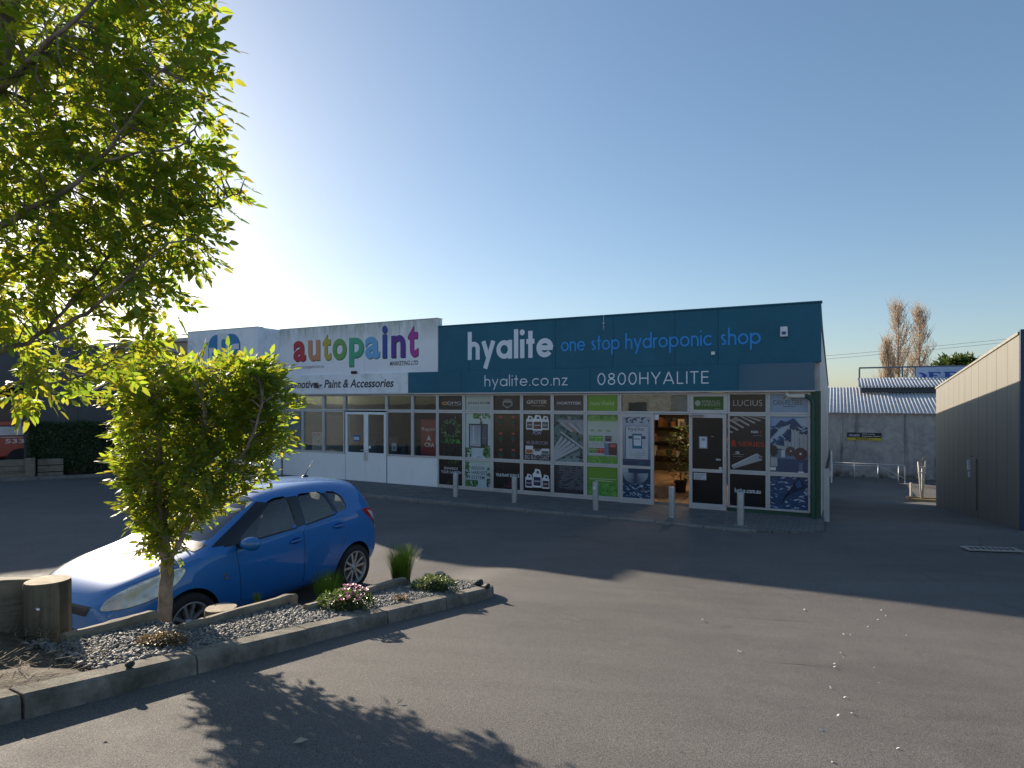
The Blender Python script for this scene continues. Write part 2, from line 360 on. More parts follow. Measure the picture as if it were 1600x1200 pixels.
# geometric sans letters (round bowls, single-storey a), x-height 1
def glyph(ch, t):
    R = .5-t/2; h = t/2
    arc = lambda cx, cy, r, a0, a1, n=22, ry=None: [(cx+r*math.cos(math.radians(a0+(a1-a0)*i/n)), cy+(ry or r)*math.sin(math.radians(a0+(a1-a0)*i/n))) for i in range(n+1)]
    ring = arc(.5, .5, R, 0, 360, 36); A = 1.55; D = -.5
    r2 = .40-h
    arch = [(h, 0.0), (h, .99)]
    arch2 = [(h, .55)]+arc(h+r2, 1-h-r2, r2, 175, 0, 14)+[(h+2*r2, 0)]
    z0 = arc(.42, .7, .42-h, 0, 360, 32, .72-h)
    G = {'o': ([ring], 1), 'a': ([ring, [(1-h, 0), (1-h, 1)]], 1), 'd': ([ring, [(1-h, 0), (1-h, A)]], 1), 'p': ([ring, [(h, D), (h, 1)]], 1),
         'e': ([arc(.5, .5, R, 0, 322, 32), [(h, .5), (1-h*.2, .5)]], 1), 'c': ([arc(.5, .5, R, 42, 318, 28)], .86),
         'n': ([arch, arch2], .8), 'h': ([[(h, 0), (h, A)], arch2], .8), 'r': ([arch, [(h, .5)]+arc(h+.3, 1-h-.3, .3, 170, 75, 10)], .45),
         's': ([arc(.3, .745, .255-h, 35, 262, 16)+arc(.3, .265, .265-h, 82, -145, 16)], .58), 't': ([[(.25, 0), (.25, 1.42)], [(0, 1-h), (.5, 1-h)]], .5),
         'i': ([[(h, 0), (h, 1)], 'dot'], t), 'l': ([[(h, 0), (h, A)]], t), 'y': ([[(h*.9, 1), (.46, .06)], [(.86-h*.6, 1), (.24, D)]], .86), '.': (['pt'], t*1.2),
         'z': ([[(.02, 1-h), (.68, 1-h)], [(.62, 1-t*.7), (.1, t*.7)], [(.02, h), (.72, h)]], .74), ' ': ([], .42),
         '0': ([z0], .84), '8': ([arc(.38, 1.06, .33-h, 0, 360, 24), arc(.38, .37, .38-h, 0, 360, 24)], .76),
         'H': ([[(h, 0), (h, 1.4)], [(.9-h, 0), (.9-h, 1.4)], [(t, .72), (.9-t, .72)]], .9), 'Y': ([[(.04, 1.4), (.46, .62)], [(.88, 1.4), (.46, .62)], [(.46, 0), (.46, .66)]], .92),
         'A': ([[(.04, 0), (.52, 1.4)], [(1.0, 0), (.52, 1.4)], [(.24, .42), (.8, .42)]], 1.04), 'L': ([[(h, 0), (h, 1.4)], [(t, h), (.62, h)]], .62), 'I': ([[(h, 0), (h, 1.4)]], t),
         'T': ([[(.38, 0), (.38, 1.4-t)], [(0, 1.4-h), (.76, 1.4-h)]], .76), 'E': ([[(h, 0), (h, 1.4)], [(t, h), (.66, h)], [(t, .72), (.62, .72)], [(t, 1.4-h), (.66, 1.4-h)]], .68)}
    return G[ch]
def geo_text(pr, txt, x0, x1, zb, xh, t, col, gap=.16):
    W = sum(glyph(c, t)[1] for c in txt)+gap*(len(txt)-1); sx = (x1-x0)/W; x = 0.
    for ch in txt:
        st, w_ = glyph(ch, t)
        for j, q in enumerate(st):
            pr.n += 1
            if q == 'dot': pr.ell(x0+(x+t/2)*sx, zb+1.36*xh, t*.6*sx, t*.6*xh, col, layer=pr.n)
            elif q == 'pt': pr.ell(x0+(x+t*.6)*sx, zb+t*.55*xh, t*.6*sx, t*.6*xh, col, layer=pr.n)
            else: pr.stroke([(x0+(x+a)*sx, zb+b*xh) for a, b in q], t*(sx+xh)/2, col, layer=pr.n)
        pr.n -= max(0, len(st)-1); x += w_+gap
# ================================================================== GROUND
def build_ground():
    xs = sorted(set([round(a, 3) for a in list(np.arange(-16, 18, .5)) + [-400, -200, -100, -60, -40, -30, -22, 22, 30, 40, 60, 100, 200, 400] + list(np.arange(-5.0, -3.8, .1)) + list(np.arange(-1.8, 0, .15))]))
    ys = sorted(set([round(a, 3) for a in list(np.arange(-20, 22, .4)) + [-400, -200, -100, -60, -40, -28, 24, 28, 34, 40, 60, 100, 200, 400, 800]]))
    V = []; nx, ny = len(xs), len(ys)
    for y in ys:
        for x in xs:
            p = L2W(x, y); V.append((p.x, p.y, ground_z(p.x, p.y)+.012*math.sin(p.x*.7+1)*math.sin(p.y*.6)*(1 if abs(p.x) < 25 and p.y < 14 else 0)))
    i = np.arange(nx*ny).reshape(ny, nx)
    F = np.stack([i[:-1, :-1], i[:-1, 1:], i[1:, 1:], i[1:, :-1]], -1).reshape(-1, 4)
    tag(np_mesh('asphalt_ground', np.array(V), [F], ASPHALT, smooth=True), kind='structure')
build_ground()

def build_pavement():
    # paved strip along the shop fronts, flush at the right, stepping up to the left
    o = bpy.data.objects.new('pavement', None); 
    mb = MB(); n = 40; x0, x1 = -20.0, .25; top = lambda x: .022+.0050*max(0, -x)
    xs = [x0+(x1-x0)*i/n for i in range(n+1)]
    edge = lambda x: -1.83+.55*smooth(-.6, .3, x)
    for i in range(n):
        a, b = xs[i], xs[i+1]
        mb.add([(a, edge(a), top(a)), (b, edge(b), top(b)), (b, .02, top(b)+.03), (a, .02, top(a)+.03), (a, edge(a), -.2), (b, edge(b), -.2)], [(0, 1, 2, 3), (4, 5, 1, 0)])
    ob = mb.build('pavement', PAVERS); ob.location = P0; ob.rotation_euler = (0, 0, ROT); tag(ob, kind='structure')
    # concrete edging, one stone per metre
    k = MB(); k.box(-.495, .495, -.075, .075, -.1, .05); edm = M('edging_concrete', (.19, .185, .175), .9, 0, .2, 5, bs=50, bst=.4, dirt=(.07, .085, .035), dscale=1.6, dlo=.5, dhi=.7)
    first = None
    for i in range(19):
        x = -19.4+i
        if first is None: e = k.build('edging_stone', edm, ob, bevel=.012); first = e
        else: e = first.copy(); C.objects.link(e)
        e.location = (x, edge(x)-.08, top(x)-.045+(.045 if x < -11.6 and x > -13.6 else 0)+random.uniform(-.004, .004)); e.rotation_euler = (0, 0, random.uniform(-.01, .01))
build_pavement()

# ------------------------------------------------------------------ island kerb, bed, gravel
KU = 2.92
def kerb_path():
    p = [(KU, v) for v in np.arange(-17.9, -8.89, .9)]
    p[-1] = (KU, -8.95)
    arc = [(KU+.42-.42*math.cos(a), -8.95+.42*math.sin(a)) for a in np.linspace(0, math.pi/2, 7)]
    return p, arc, [(KU+.42, -8.53), (KU+1.02, -8.58)]
def kerb_piece(pts):
    """pts: (u, v, nu, nv) with inward normal; cross-section .15 wide, .13 proud"""
    prof = [(0.0, -.25), (.008, .075), (.018, .100), (.034, .108), (.155, .112), (.155, -.25)]
    mb = MB(); k = len(prof); vs = []
    for (u, v, nu, nv) in pts:
        for d, h in prof:
            vs.append(L2W(-(u+nu*d), v+nv*d, road_ramp(v)+h))
    fs = []
    for i in range(len(pts)-1):
        for j in range(k-1): fs.append((i*k+j, i*k+j+1, (i+1)*k+j+1, (i+1)*k+j))
    fs += [tuple(range(k))[::-1], tuple((len(pts)-1)*k+j for j in range(k))]
    return mb.add(vs, fs)
def build_island():
    kerb = bpy.data.objects.new('kerb', None); C.objects.link(kerb); kerb.location = (0, 0, 0); tag(kerb, kind='structure')
    p, arc, end = kerb_path(); rr = random.Random(3)
    def joint(a, b, g=.005):
        a, b = Vector(a), Vector(b); d = (b-a).normalized()*g; return a+d, b-d
    for a, b in zip(p[:-1], p[1:]):
        a2, b2 = joint(a, b); off = rr.uniform(-.008, .008); n = 4
        kerb_piece([(a2.x+(b2.x-a2.x)*i/n+off, a2.y+(b2.y-a2.y)*i/n, 1, 0) for i in range(n+1)]).build('kerb_stone', CONC, kerb, bevel=.006)
    c = (KU+.42, -8.95)
    for s in range(3):
        aa = np.linspace(math.pi/2*s/3+.012, math.pi/2*(s+1)/3-.012, 5)
        kerb_piece([(c[0]-.42*math.cos(a), c[1]+.42*math.sin(a), math.cos(a), -math.sin(a)) for a in aa]).build('kerb_stone', CONC, kerb, bevel=.006)
    for a, b in ((end[0], (KU+.72, -8.555)), ((KU+.72, -8.555), end[1])):
        a2, b2 = joint(a, b); kerb_piece([(a2.x+(b2.x-a2.x)*i/3, a2.y+(b2.y-a2.y)*i/3, 0, -1) for i in range(4)]).build('kerb_stone', CONC, kerb, bevel=.006)
    # bed soil
    us = np.arange(KU+.1, 5.01, .1); vs_ = np.arange(-17, -8.69, .1); V = []
    for v in vs_:
        for u in us:
            q = L2W(-u, v); z = road_ramp(v)+.085+.02*math.sin(u*9+v*4)*math.sin(v*7)
            z -= (z-ground_z(q.x, q.y)+.03)*smooth(bed_edge(v)+.06, bed_edge(v)+.5, u)
            V.append((q.x, q.y, z))
    nx, ny = len(us), len(vs_); i = np.arange(nx*ny).reshape(ny, nx)
    F = np.stack([i[:-1, 1:], i[:-1, :-1], i[1:, :-1], i[1:, 1:]], -1).reshape(-1, 4)
    soil = M('bed_soil', (.085, .066, .048), .95, 0, .4, 14., bs=45, bst=.9, dirt=(.15, .125, .09), dscale=9, dlo=.5, dhi=.7)
    tag(np_mesh('garden_soil', np.array(V), [F], soil, smooth=True), kind='structure')
    # pebbles
    bm = bmesh.new(); bmesh.ops.create_icosphere(bm, subdivisions=1, radius=1); tv = np.array([v.co for v in bm.verts]); tf = np.array([[v.index for v in f.verts] for f in bm.faces]); bm.free()
    N = 30000; r = np.random.default_rng(5)
    u = r.uniform(KU+.15, 3.86, N); v = -13.0+r.random(N)**1.0*4.4
    keep = ~((v > -8.95) & (u < KU+.42) & (np.hypot(u-KU-.42, v+8.95) > .22)) & ~((v > -8.76)) & (v > -13.0+.4*(u-KU)*r.random(N)) & (u < np.array([bed_edge(b_) for b_ in v])+.02)
    u, v = u[keep], v[keep]; N = len(u)
    sz = r.lognormal(math.log(.0092), .30, N); sc = np.stack([sz*r.uniform(1.0, 1.6, N), sz, sz*r.uniform(.5, .75, N)], 1)
    q = r.normal(size=(N, 4)); q[:, 1:3] *= .25; q /= np.linalg.norm(q, axis=1)[:, None]; wq, xq, yq, zq = q.T
    Rm = np.stack([1-2*(yq**2+zq**2), 2*(xq*yq-wq*zq), 2*(xq*zq+wq*yq), 2*(xq*yq+wq*zq), 1-2*(xq**2+zq**2), 2*(yq*zq-wq*xq), 2*(xq*zq-wq*yq), 2*(yq*zq+wq*xq), 1-2*(xq**2+yq**2)], 1).reshape(N, 3, 3)
    z = np.array([road_ramp(a)+.094 for a in v])+r.uniform(0, .020, N)
    pos = np.stack([P0.x+CA*(-u)-SA*v, P0.y+SA*(-u)+CA*v, z], 1)
    V = np.einsum('nij,nkj->nki', Rm, tv[None]*sc[:, None, :])+pos[:, None, :]
    F = (tf[None]+(np.arange(N)*len(tv))[:, None, None]).reshape(-1, 3)
    m, nt, b, tc = newmat('pebbles'); g = nt.nodes.new('ShaderNodeNewGeometry')
    c = ramp(nt, g.outputs['Random Per Island'], [(0, (.07, .07, .075)), (.3, (.14, .138, .135)), (.6, (.21, .20, .19)), (.85, (.32, .30, .28)), (1, (.13, .11, .085))])
    nt.links.new(mixc(nt, ramp(nt, noise(nt, g.outputs['Position'], 90, 4), [(.4, 0.), (.7, .5)]), c, (.16, .155, .15)), b.inputs['Base Color']); b.inputs['Roughness'].default_value = .7
    tag(np_mesh('gravel', V.reshape(-1, 3), [F], m, smooth=True), 'grey rounded pebbles covering the island garden bed', 'gravel', kind='stuff')
build_island()

# ================================================================== SHOP BUILDING
ZB, ZM, ZT, ZF, ZBAND, ZTOP, ZAUTO = .14, .953, 2.263, 2.79, 3.385, 4.655, 4.90
TEAL = M('teal_fascia', (.010, .125, .20), .42, 0, .10, 1.2, spec=.3, dirt=(.012, .095, .15), dscale=.6, dlo=.5, dhi=.8)
WHITE = M('white_fascia', (.82, .85, .90), .55, 0, .05, 1.0, dirt=(.42, .47, .44), dscale=1.6, dlo=.5, dhi=.85)
def mat_mossy():
    m, nt, b, tc = newmat('weathered_white'); vec = tc.outputs['Object']; sp = nt.nodes.new('ShaderNodeSeparateXYZ'); nt.links.new(vec, sp.inputs[0])
    base = ramp(nt, noise(nt, vec, .8, 4), [(.3, (.80, .83, .89)), (.7, (.86, .88, .92))])
    up = ramp(nt, sp.outputs[2], [(0, 0.), (1, 0.)]); up = mathn(nt, 'SMOOTH_MIN', mathn(nt, 'MULTIPLY', mathn(nt, 'SUBTRACT', sp.outputs[2], 4.25), 1.6, None, True), 1.0, .1)
    mp = node(nt, 'ShaderNodeMapping'); nt.links.new(vec, mp.inputs[0]); mp.inputs['Scale'].default_value = (1, 1, .25)
    st = ramp(nt, noise(nt, mp.outputs[0], 5, 7, .75), [(.35, 0.), (.62, 1.)])
    c = mixc(nt, mathn(nt, 'MULTIPLY', mathn(nt, 'MULTIPLY', up, st), .85), base, (.33, .37, .30))
    nt.links.new(c, b.inputs['Base Color']); b.inputs['Roughness'].default_value = .6; return m
MOSSY = mat_mossy()
STALL = M('white_stallboard', (.80, .83, .86), .5, 0, .05, 1.3, dirt=(.45, .46, .45), dscale=2.5, dlo=.6, dhi=.9)
GREEN = M('green_trim', (.018, .075, .048), .45, 0, .15, 3.)
SIDEW = M('pale_side_wall', (.66, .65, .63), .8, 0, .10, 1.5, bs=30, bst=.2, dirt=(.30, .30, .28))
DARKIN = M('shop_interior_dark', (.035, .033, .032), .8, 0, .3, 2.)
bld = thing('shop_building', 'long single storey shop building with teal and white fascias', 'building', P0, ROT)
YB = .04                                    # wall plane behind the shop-front frames
def wall_part(name, mat, boxes, parent=bld, bevel=.004):
    mb = MB()
    for b in boxes: mb.box(*b)
    return mb.build(name, mat, parent, bevel=bevel)
XR = .16; XA = fx(688); XV = fx(442); WP = -.907; XP = XV-3.39
# shells: floor, side, back, roof
wall_part('floor_slab', M('shop_floor_concrete', (.22, .21, .2), .8), [(XP+.02, XR-.02, .06, 15.9, -.3, .115)])
side_top = [(.12, 4.60), (1.8, 4.31), (16.0, 3.27)]
sw = MB(); sw.prism([(.12, -.1), (16, -2.3)]+side_top[::-1], XR-.2, XR, lambda a, b, d: (d, a, b)); sw.build('side_wall', SIDEW, bld)
fl = MB()
for (a0, z0), (a1, z1) in zip(side_top[:-1], side_top[1:]): fl.prism([(a0, z0-.06), (a1, z1-.06), (a1, z1+.05), (a0, z0+.05)], XR-.25, XR+.03, lambda a, b, d: (d, a, b))
fl.build('barge_flashing', GREEN, bld)
rf = MB(); rf.add([(XP+.1, .12, 3.95), (XR-.3, .12, 3.95), (XR-.3, 16, 3.10), (XP+.1, 16, 3.10), (XP+.1, .12, 4.05), (XR-.3, .12, 4.05), (XR-.3, 16, 3.2), (XP+.1, 16, 3.2)], [(3, 2, 1, 0), (4, 5, 6, 7), (0, 1, 5, 4), (1, 2, 6, 5), (2, 3, 7, 6), (3, 0, 4, 7)]); rf.build('roof', M('roof_sheet', (.35, .36, .37), .5, .4), bld)
wall_part('rear_wall', SIDEW, [(XP, XR-.22, 15.85, 15.99, -2.3, 3.08)])
wall_part('end_wall', STALL, [(XP, XP+.15, WP+.12, 15.8, -.3, 3.9)])
# corner column and base
wall_part('corner_column', GREEN, [(fx(1267.5)+.01, XR+.02, -.06, .118, -.05, ZF-.02)], bevel=.006)
wall_part('base_plinth', GREEN, [(fx(1137), fx(1267.5), -.015, .055, -.05, ZB-.002)])
wall_part('base_sill', ALU, [(fx(684.7), fx(969), -.03, .055, .05, ZB-.002)])
# ---- teal upper fascia in panels
joints = [688, 736, 870, 960, 1056, 1123, 1276.5]
for a, b in zip(joints[:-1], joints[1:]):
    mb = MB(); mb.box(fx(a)+.003, (XR+.03 if b > 1270 else fx(b)-.003), -.10+random.uniform(-.002, .002), .10, ZBAND+.004, ZTOP); mb.build('fascia_panel', TEAL, bld, bevel=.004)
wall_part('parapet_cap', TEAL, [(XA+.01, XR+.05, -.125, .125, ZTOP+.002, ZTOP+.035)])
# lower band (awning fascia), panels; right one newer and glossier
TEAL2 = M('teal_gloss_panel', (.006, .11, .20), .16, 0, .06, 1., spec=.4)
bj = [643.8, 726, 926, 1155, 1273.5]
for i, (a, b) in enumerate(zip(bj[:-1], bj[1:])):
    mb = MB(); mb.box(fx(a)+.003, fx(b)-.003, -.19, -.02, ZF, ZBAND); mb.build('awning_fascia', TEAL2 if i == 3 else TEAL, bld, bevel=.005)
wall_part('awning_trim', ALU, [(fx(643.8), fx(1273.5), -.205, -.03, ZF-.035, ZF-.002)])
wall_part('awning_soffit', M('soffit', (.5, .5, .49), .8), [(XV, fx(1273.5), -.029, .06, ZF-.03, ZF-.005)])
# lettering on teal
pr = Print(-.104, .001); W_ = (.78, .84, .92); B_ = (.015, .30, .80)
geo_text(pr, 'hyalite', fx(734), fx(867), 3.69, .50, .265, W_, .12)
pr.build('lettering', bld, PAINTPRINT); pr = Print(-.104, .001)
for wd_, a_, b_ in (('one', 879, 916.5), ('stop', 926, 970), ('hydroponic', 979, 1113.5), ('shop', 1127, 1189.5)):
    pr = Print(-.104, .001); geo_text(pr, wd_, fx(a_), fx(b_), 3.825, .25, .175, B_, .14); pr.build('lettering', bld, PAINTPRINT)
pr = Print(-.193, .001)
geo_text(pr, 'hyalite.co.nz', fx(762.5), fx(892), 2.955, .195, .13, W_, .22)
pr.build('lettering', bld, PAINTPRINT); pr = Print(-.193, .001)
geo_text(pr, '0800HYALITE', fx(937.5), fx(1110), 2.955, .205, .125, W_, .24)
pr.build('lettering', bld, PAINTPRINT)
# little fittings on the fascia
ab = wall_part('alarm_box', M('white_plastic', (.75, .77, .8), .4), [(fx(1220), fx(1231.5), -.19, -.102, fz(1226, 527), fz(1226, 511.5))], bevel=.012)
p2 = Print(-.192); x0, x1, z0, z1 = fx(1220), fx(1231.5), fz(1226, 527), fz(1226, 511.5); p2.rect(x0+.03, z0+.04, x1-.03, z0+.11, (.03, .08, .3)); p2.build('alarm_label', ab)
wall_part('sensor_box', MATS['white_plastic'], [(fx(1113), fx(1118.5), -.16, -.102, fz(1116, 555), fz(1116, 550))], bevel=.006)
rod = MB(); xx = fx(946); rod.tube([(xx, -.13, fz(946, 517)), (xx, -.14, 4.6), (xx, -.14, ZTOP+.02)], .006, 6); rod.tube([(xx-.035, -.14, fz(946, 506.5)), (xx+.035, -.14, fz(946, 506.5))], .02, 8); rod.box(xx-.012, xx+.012, -.14, -.1, 4.38, 4.41); rod.build('fascia_light_bracket', M('galvanised', (.55, .56, .58), .4, .6), bld)
GALV = MATS['galvanised']
# ---- white autopaint fascia
aj = [fx(442), fx(477.5), fx(525), fx(574), fx(628.5), fx(688)]
for a, b in zip(aj[:-1], aj[1:]):
    mb = MB(); mb.box(a+.003, b-.003, -.13, .10, ZBAND+.003, ZAUTO); mb.build('fascia_panel', MOSSY, bld, bevel=.004)
wall_part('parapet_cap', ALU, [(XV, XA+.005, -.145, .12, ZAUTO+.002, ZAUTO+.02)])
mb = MB(); mb.box(XV, fx(643.8)-.004, -.19, -.02, ZF, ZBAND); mb.build('awning_fascia', WHITE, bld, bevel=.005)
wall_part('awning_trim', ALU, [(XV, fx(643.8)-.004, -.205, -.03, ZF-.035, ZF-.002)])
cols = [(.50, .035, .05), (.62, .27, .13), (.50, .40, .07), (.16, .36, .10), (.05, .40, .22), (.16, .42, .72), (.02, .06, .33), (.10, .02, .28), (.42, .03, .32)]
lx = [(463.3, 482.8, 0, 0), (486.2, 504.7, 0, 0), (508.6, 522.2, 0, .2), (524.2, 546, 0, 0), (550, 572.9, -.22, 0), (575, 597.7, 0, 0), (601.6, 609.6, 0, .36), (615.6, 637.5, 0, 0), (641.4, 657.8, 0, .3)]
for ch, cc, (a, b, dlo, dhi) in zip('autopaint', cols, lx):
    pr = Print(-.1325, .0012); x0, x1 = fx(a), fx(b); zb_ = 3.835; xh = .66
    sh = tuple(c*.28 for c in cc); d = (x1-x0)*.02+.012
    pr.text(ch, x0+d, zb_+dlo*1.0-.028, x1+d, zb_+xh+dhi*.85-.028, sh, .03)
    pr.text(ch, x0, zb_+dlo*1.0, x1, zb_+xh+dhi*.85, cc, .03)
    pr.build('letter', bld, PAINTPRINT)
NAVY = (.03, .035, .06)
pr = Print(-.1325, .001)
pr.text('MARKETING LTD', fx(613.5), 3.60, fx(657.5), 3.73, NAVY, .015, .18)
pr.build('lettering', bld, PAINTPRINT); pr = Print(-.1325, .001)
pr.text('www.autopaint.co.nz', fx(464.5), 3.57, fx(511), 3.70, (.08, .08, .11), 0, .2)
pr.build('lettering', bld, PAINTPRINT)
pr = Print(-.193, .001)
pr.text('Automotive - Paint & Accessories', fx(441.5)+.05, 2.965, fx(621.5), 3.225, NAVY, .022, .2)
pr.build('lettering', bld, PAINTPRINT)
lamp = MB(); lx0, lz0 = fx(502.5), fz(502.5, 600)
lamp.box(lx0-.1, lx0+.05, -.30, -.192, lz0-.02, lz0+.03); lamp.box(lx0-.01, lx0+.10, -.34, -.22, lz0-.13, lz0-.04); lamp.build('flood_light', M('brown_fitting', (.10, .07, .06), .5), bld, bevel=.008)
nest = MB(); nest.box(fx(556), fx(563), -.24, -.135, ZBAND+.003, ZBAND+.085); nest.build('fascia_fixture', DARKIN, bld, bevel=.02)
# ---- projecting left bay with the blue logo
for a, b in ((XP, XP+1.7), (XP+1.7, XV)):
    mb = MB(); mb.box(a+.002, b-.002, WP-.12, WP+.1, ZF, ZAUTO); mb.build('fascia_panel', WHITE, bld, bevel=.004)
mb = MB(); mb.box(XV-.22, XV+.001, WP+.105, .12, ZF, ZAUTO); mb.build('return_panel', WHITE, bld, bevel=.004)
wall_part('parapet_cap', ALU, [(XP-.01, XV+.005, WP-.135, WP+.12, ZAUTO+.002, ZAUTO+.02)])
pr = Print(WP-.1225, .0012); VP_ = WP-.12; BL = (.010, .20, .46); WH = (.66, .70, .76)
lx0, lx1 = fx(325.5, VP_), fx(375.5, VP_); lzt = fz(350, 522.3, VP_); lw = lx1-lx0; lzb = lzt-lw*.98
Q = lambda a, b: (lx0+a*lw, lzb+b*(lzt-lzb))
def rrect(a0, b0, a1, b1, r, corners=(1, 1, 1, 1), n=7):
    pts = []
    for i, (cx, cy, s) in enumerate(((a0+r, b0+r, 180), (a1-r, b0+r, 270), (a1-r, b1-r, 0), (a0+r, b1-r, 90))):
        if corners[i]: pts += [(cx+r*math.cos(math.radians(s+90*j/n)), cy+r*math.sin(math.radians(s+90*j/n))) for j in range(n+1)]
        else: pts.append(((a0, b0), (a1, b0), (a1, b1), (a0, b1))[i])
    return pts
pr.poly([Q(*p) for p in rrect(0, 0, 1, 1, .26)], BL)
pr.poly([Q(*p) for p in rrect(.30, -.02, .67, 1.03, .17, (0, 0, 1, 0))], WH); pr.poly([Q(*p) for p in rrect(.42, .44, .56, .90, .069)], BL); pr.poly([Q(*p) for p in rrect(.42, -.02, .68, .33, .08, (0, 0, 0, 0))], BL)
pr.poly([Q(*p) for p in rrect(.03, .03, .29, .72, .12, (0, 0, 1, 0))], WH); pr.poly([Q(*p) for p in rrect(.12, .38, .20, .62, .04)], BL); pr.poly([Q(*p) for p in rrect(.12, .0, .30, .30, .05, (0, 0, 0, 0))], BL)
pr.poly([Q(*p) for p in rrect(.70, .16, .965, .78, .12, (1, 0, 0, 1))], WH); pr.poly([Q(*p) for p in rrect(.775, .24, .97, .66, .08, (1, 0, 0, 1))], BL); pr.poly([Q(*p) for p in rrect(.86, .20, .965, .46, .02, (0, 0, 0, 0))], WH)
pr.build('logo', bld, PAINTPRINT)
# walls and windows of the bay (mostly behind the small tree)
wall_part('stallboard', STALL, [(XP+.01, XV-.01, WP+.0, WP+.1, -.02, ZM-.03)])
def cell(x0, x1, z0, z1, t=.045, y=0.0, deep=.045, name='window', tb=None, tt=None):
    mb = MB(); mb.ring(x0+.0015, x1-.0015, z0+.0015, z1-.0015, t, y-deep, y+deep, tb=tb, tt=tt)
    return mb.build(name, ALU, bld, bevel=.003)
def glaze(par, x0, x1, z0, z1, t=.045, y=0.0, mat=None):
    mb = MB(); mb.box(x0+t-.004, x1-t+.004, y-.004, y+.004, z0+t-.004, z1-t+.004); return mb.build('pane', mat or GLASS, par)
nb = 3
for i in range(nb):
    a = XP+.02+(XV-XP-.04)*i/nb; b = XP+.02+(XV-XP-.04)*(i+1)/nb
    for z0, z1 in ((ZM-.025, ZT), (ZT, ZF-.04)):
        w0 = cell(a, b, z0, z1, y=WP+.05); glaze(w0, a, b, z0, z1, y=WP+.05)
wall_part('return_wall', STALL, [(XV-.12, XV-.015, WP+.11, -.05, -.02, ZF-.01)])
# ---- autopaint shop front
cuts = [442, 474, 506.6, 539.4, 605, 645.5, 684.6]
stj = [fx(442)+.01, fx(539.8), fx(605.5), fx(684.6)]
for a, b in ((stj[0], stj[1]), (stj[2], stj[3])):
    mb = MB(); mb.box(a+.004, b-.004, -.02, .05, -.02, ZM-.03); mb.build('stallboard', STALL, bld, bevel=.003)
for a, b in zip(cuts[:-1], cuts[1:]):
    x0, x1 = fx(a)+(.012 if a == 442 else 0), fx(b)
    w0 = cell(x0, x1, ZT, ZF-.04); glaze(w0, x0, x1, ZT, ZF-.04)
    if a == 539.4: continue
    w0 = cell(x0, x1, ZM-.025, ZT); glaze(w0, x0, x1, ZM-.025, ZT)
    if a == 506.6:                                           # folded scissor grille behind the glass
        mb = MB(); nbar = 8
        for j in range(nbar+1):
            xx = x0+.06+(x1-x0-.12)*j/nbar; mb.box(xx-.007, xx+.007, .06, .075, ZM+.04, ZT-.14)
        for j in range(nbar):
            xa = x0+.06+(x1-x0-.12)*j/nbar; xb = x0+.06+(x1-x0-.12)*(j+1)/nbar
            for q in range(9):
                za = ZM+.05+q*.125
                mb.tube([(xa, .08, za), (xb, .08, za+.11)], .005, 4); mb.tube([(xb, .088, za), (xa, .088, za+.11)], .005, 4)
        mb.build('security_grille', M('grille_steel', (.30, .30, .27), .5, .5), w0)
    if a == 645.5:                                           # red trade sign
        pr = Print(.03); ra, rb = fx(657.5, .03), x1-.05; za, zb_ = ZM+.03, fz(670, 655.5, .03); RD = (.30, .012, .02)
        pr.rect(ra, za, rb, zb_, RD); wd = rb-ra; H = zb_-za
        pr.text('Repair', ra+.06*wd, za+.66*H, ra+.92*wd, za+.79*H, (.75, .72, .72)); pr.rect(ra, za+.05*H, rb, za+.07*H, (.04, .03, .03))
        pr.poly([(ra+.34*wd, za+.40*H), (ra+.48*wd, za+.44*H), (ra+.64*wd, za+.40*H), (ra+.50*wd, za+.57*H)], (.75, .72, .72)); pr.text('CRA', ra+.24*wd, za+.24*H, ra+.82*wd, za+.36*H, (.78, .75, .75), .01)
        pr.build('trade_sign', w0)
    if a == 474:                                             # paint cupboard with hazard diamonds
        pr = Print(.05); ra, rb = fx(487.5, .05), x1-.05; za, zb_ = ZM+.03, fz(495, 675, .05)
        pr.rect(ra, za, rb, zb_, (.42, .43, .45)); wd = rb-ra; H = zb_-za
        for cx, cc in ((.2, (.45, .04, .05)), (.52, (.45, .04, .05))): pr.ell(ra+cx*wd, za+.86*H, .13*wd, .07*H, cc, 4)
        pr.ell(ra+.5*wd, za+.5*H, .12*wd, .06*H, (.05, .05, .06), 4); pr.rect(ra+.1*wd, za+.18*H, rb-.1*wd, za+.21*H, (.25, .25, .27)); pr.rect(ra+.1*wd, za+.1*H, rb-.2*wd, za+.12*H, (.25, .25, .27))
        pr.build('hazard_notice', w0)
    if a == 605:
        pr = Print(.03); pr.rect(fx(612, .03), fz(612, 704.5), fx(619.5, .03), fz(612, 692.5), (.5, .55, .62)); pr.rect(fx(613.5, .03), fz(613, 703), fx(618, .03), fz(613, 697), (.2, .25, .33)); pr.build('sticker', w0)
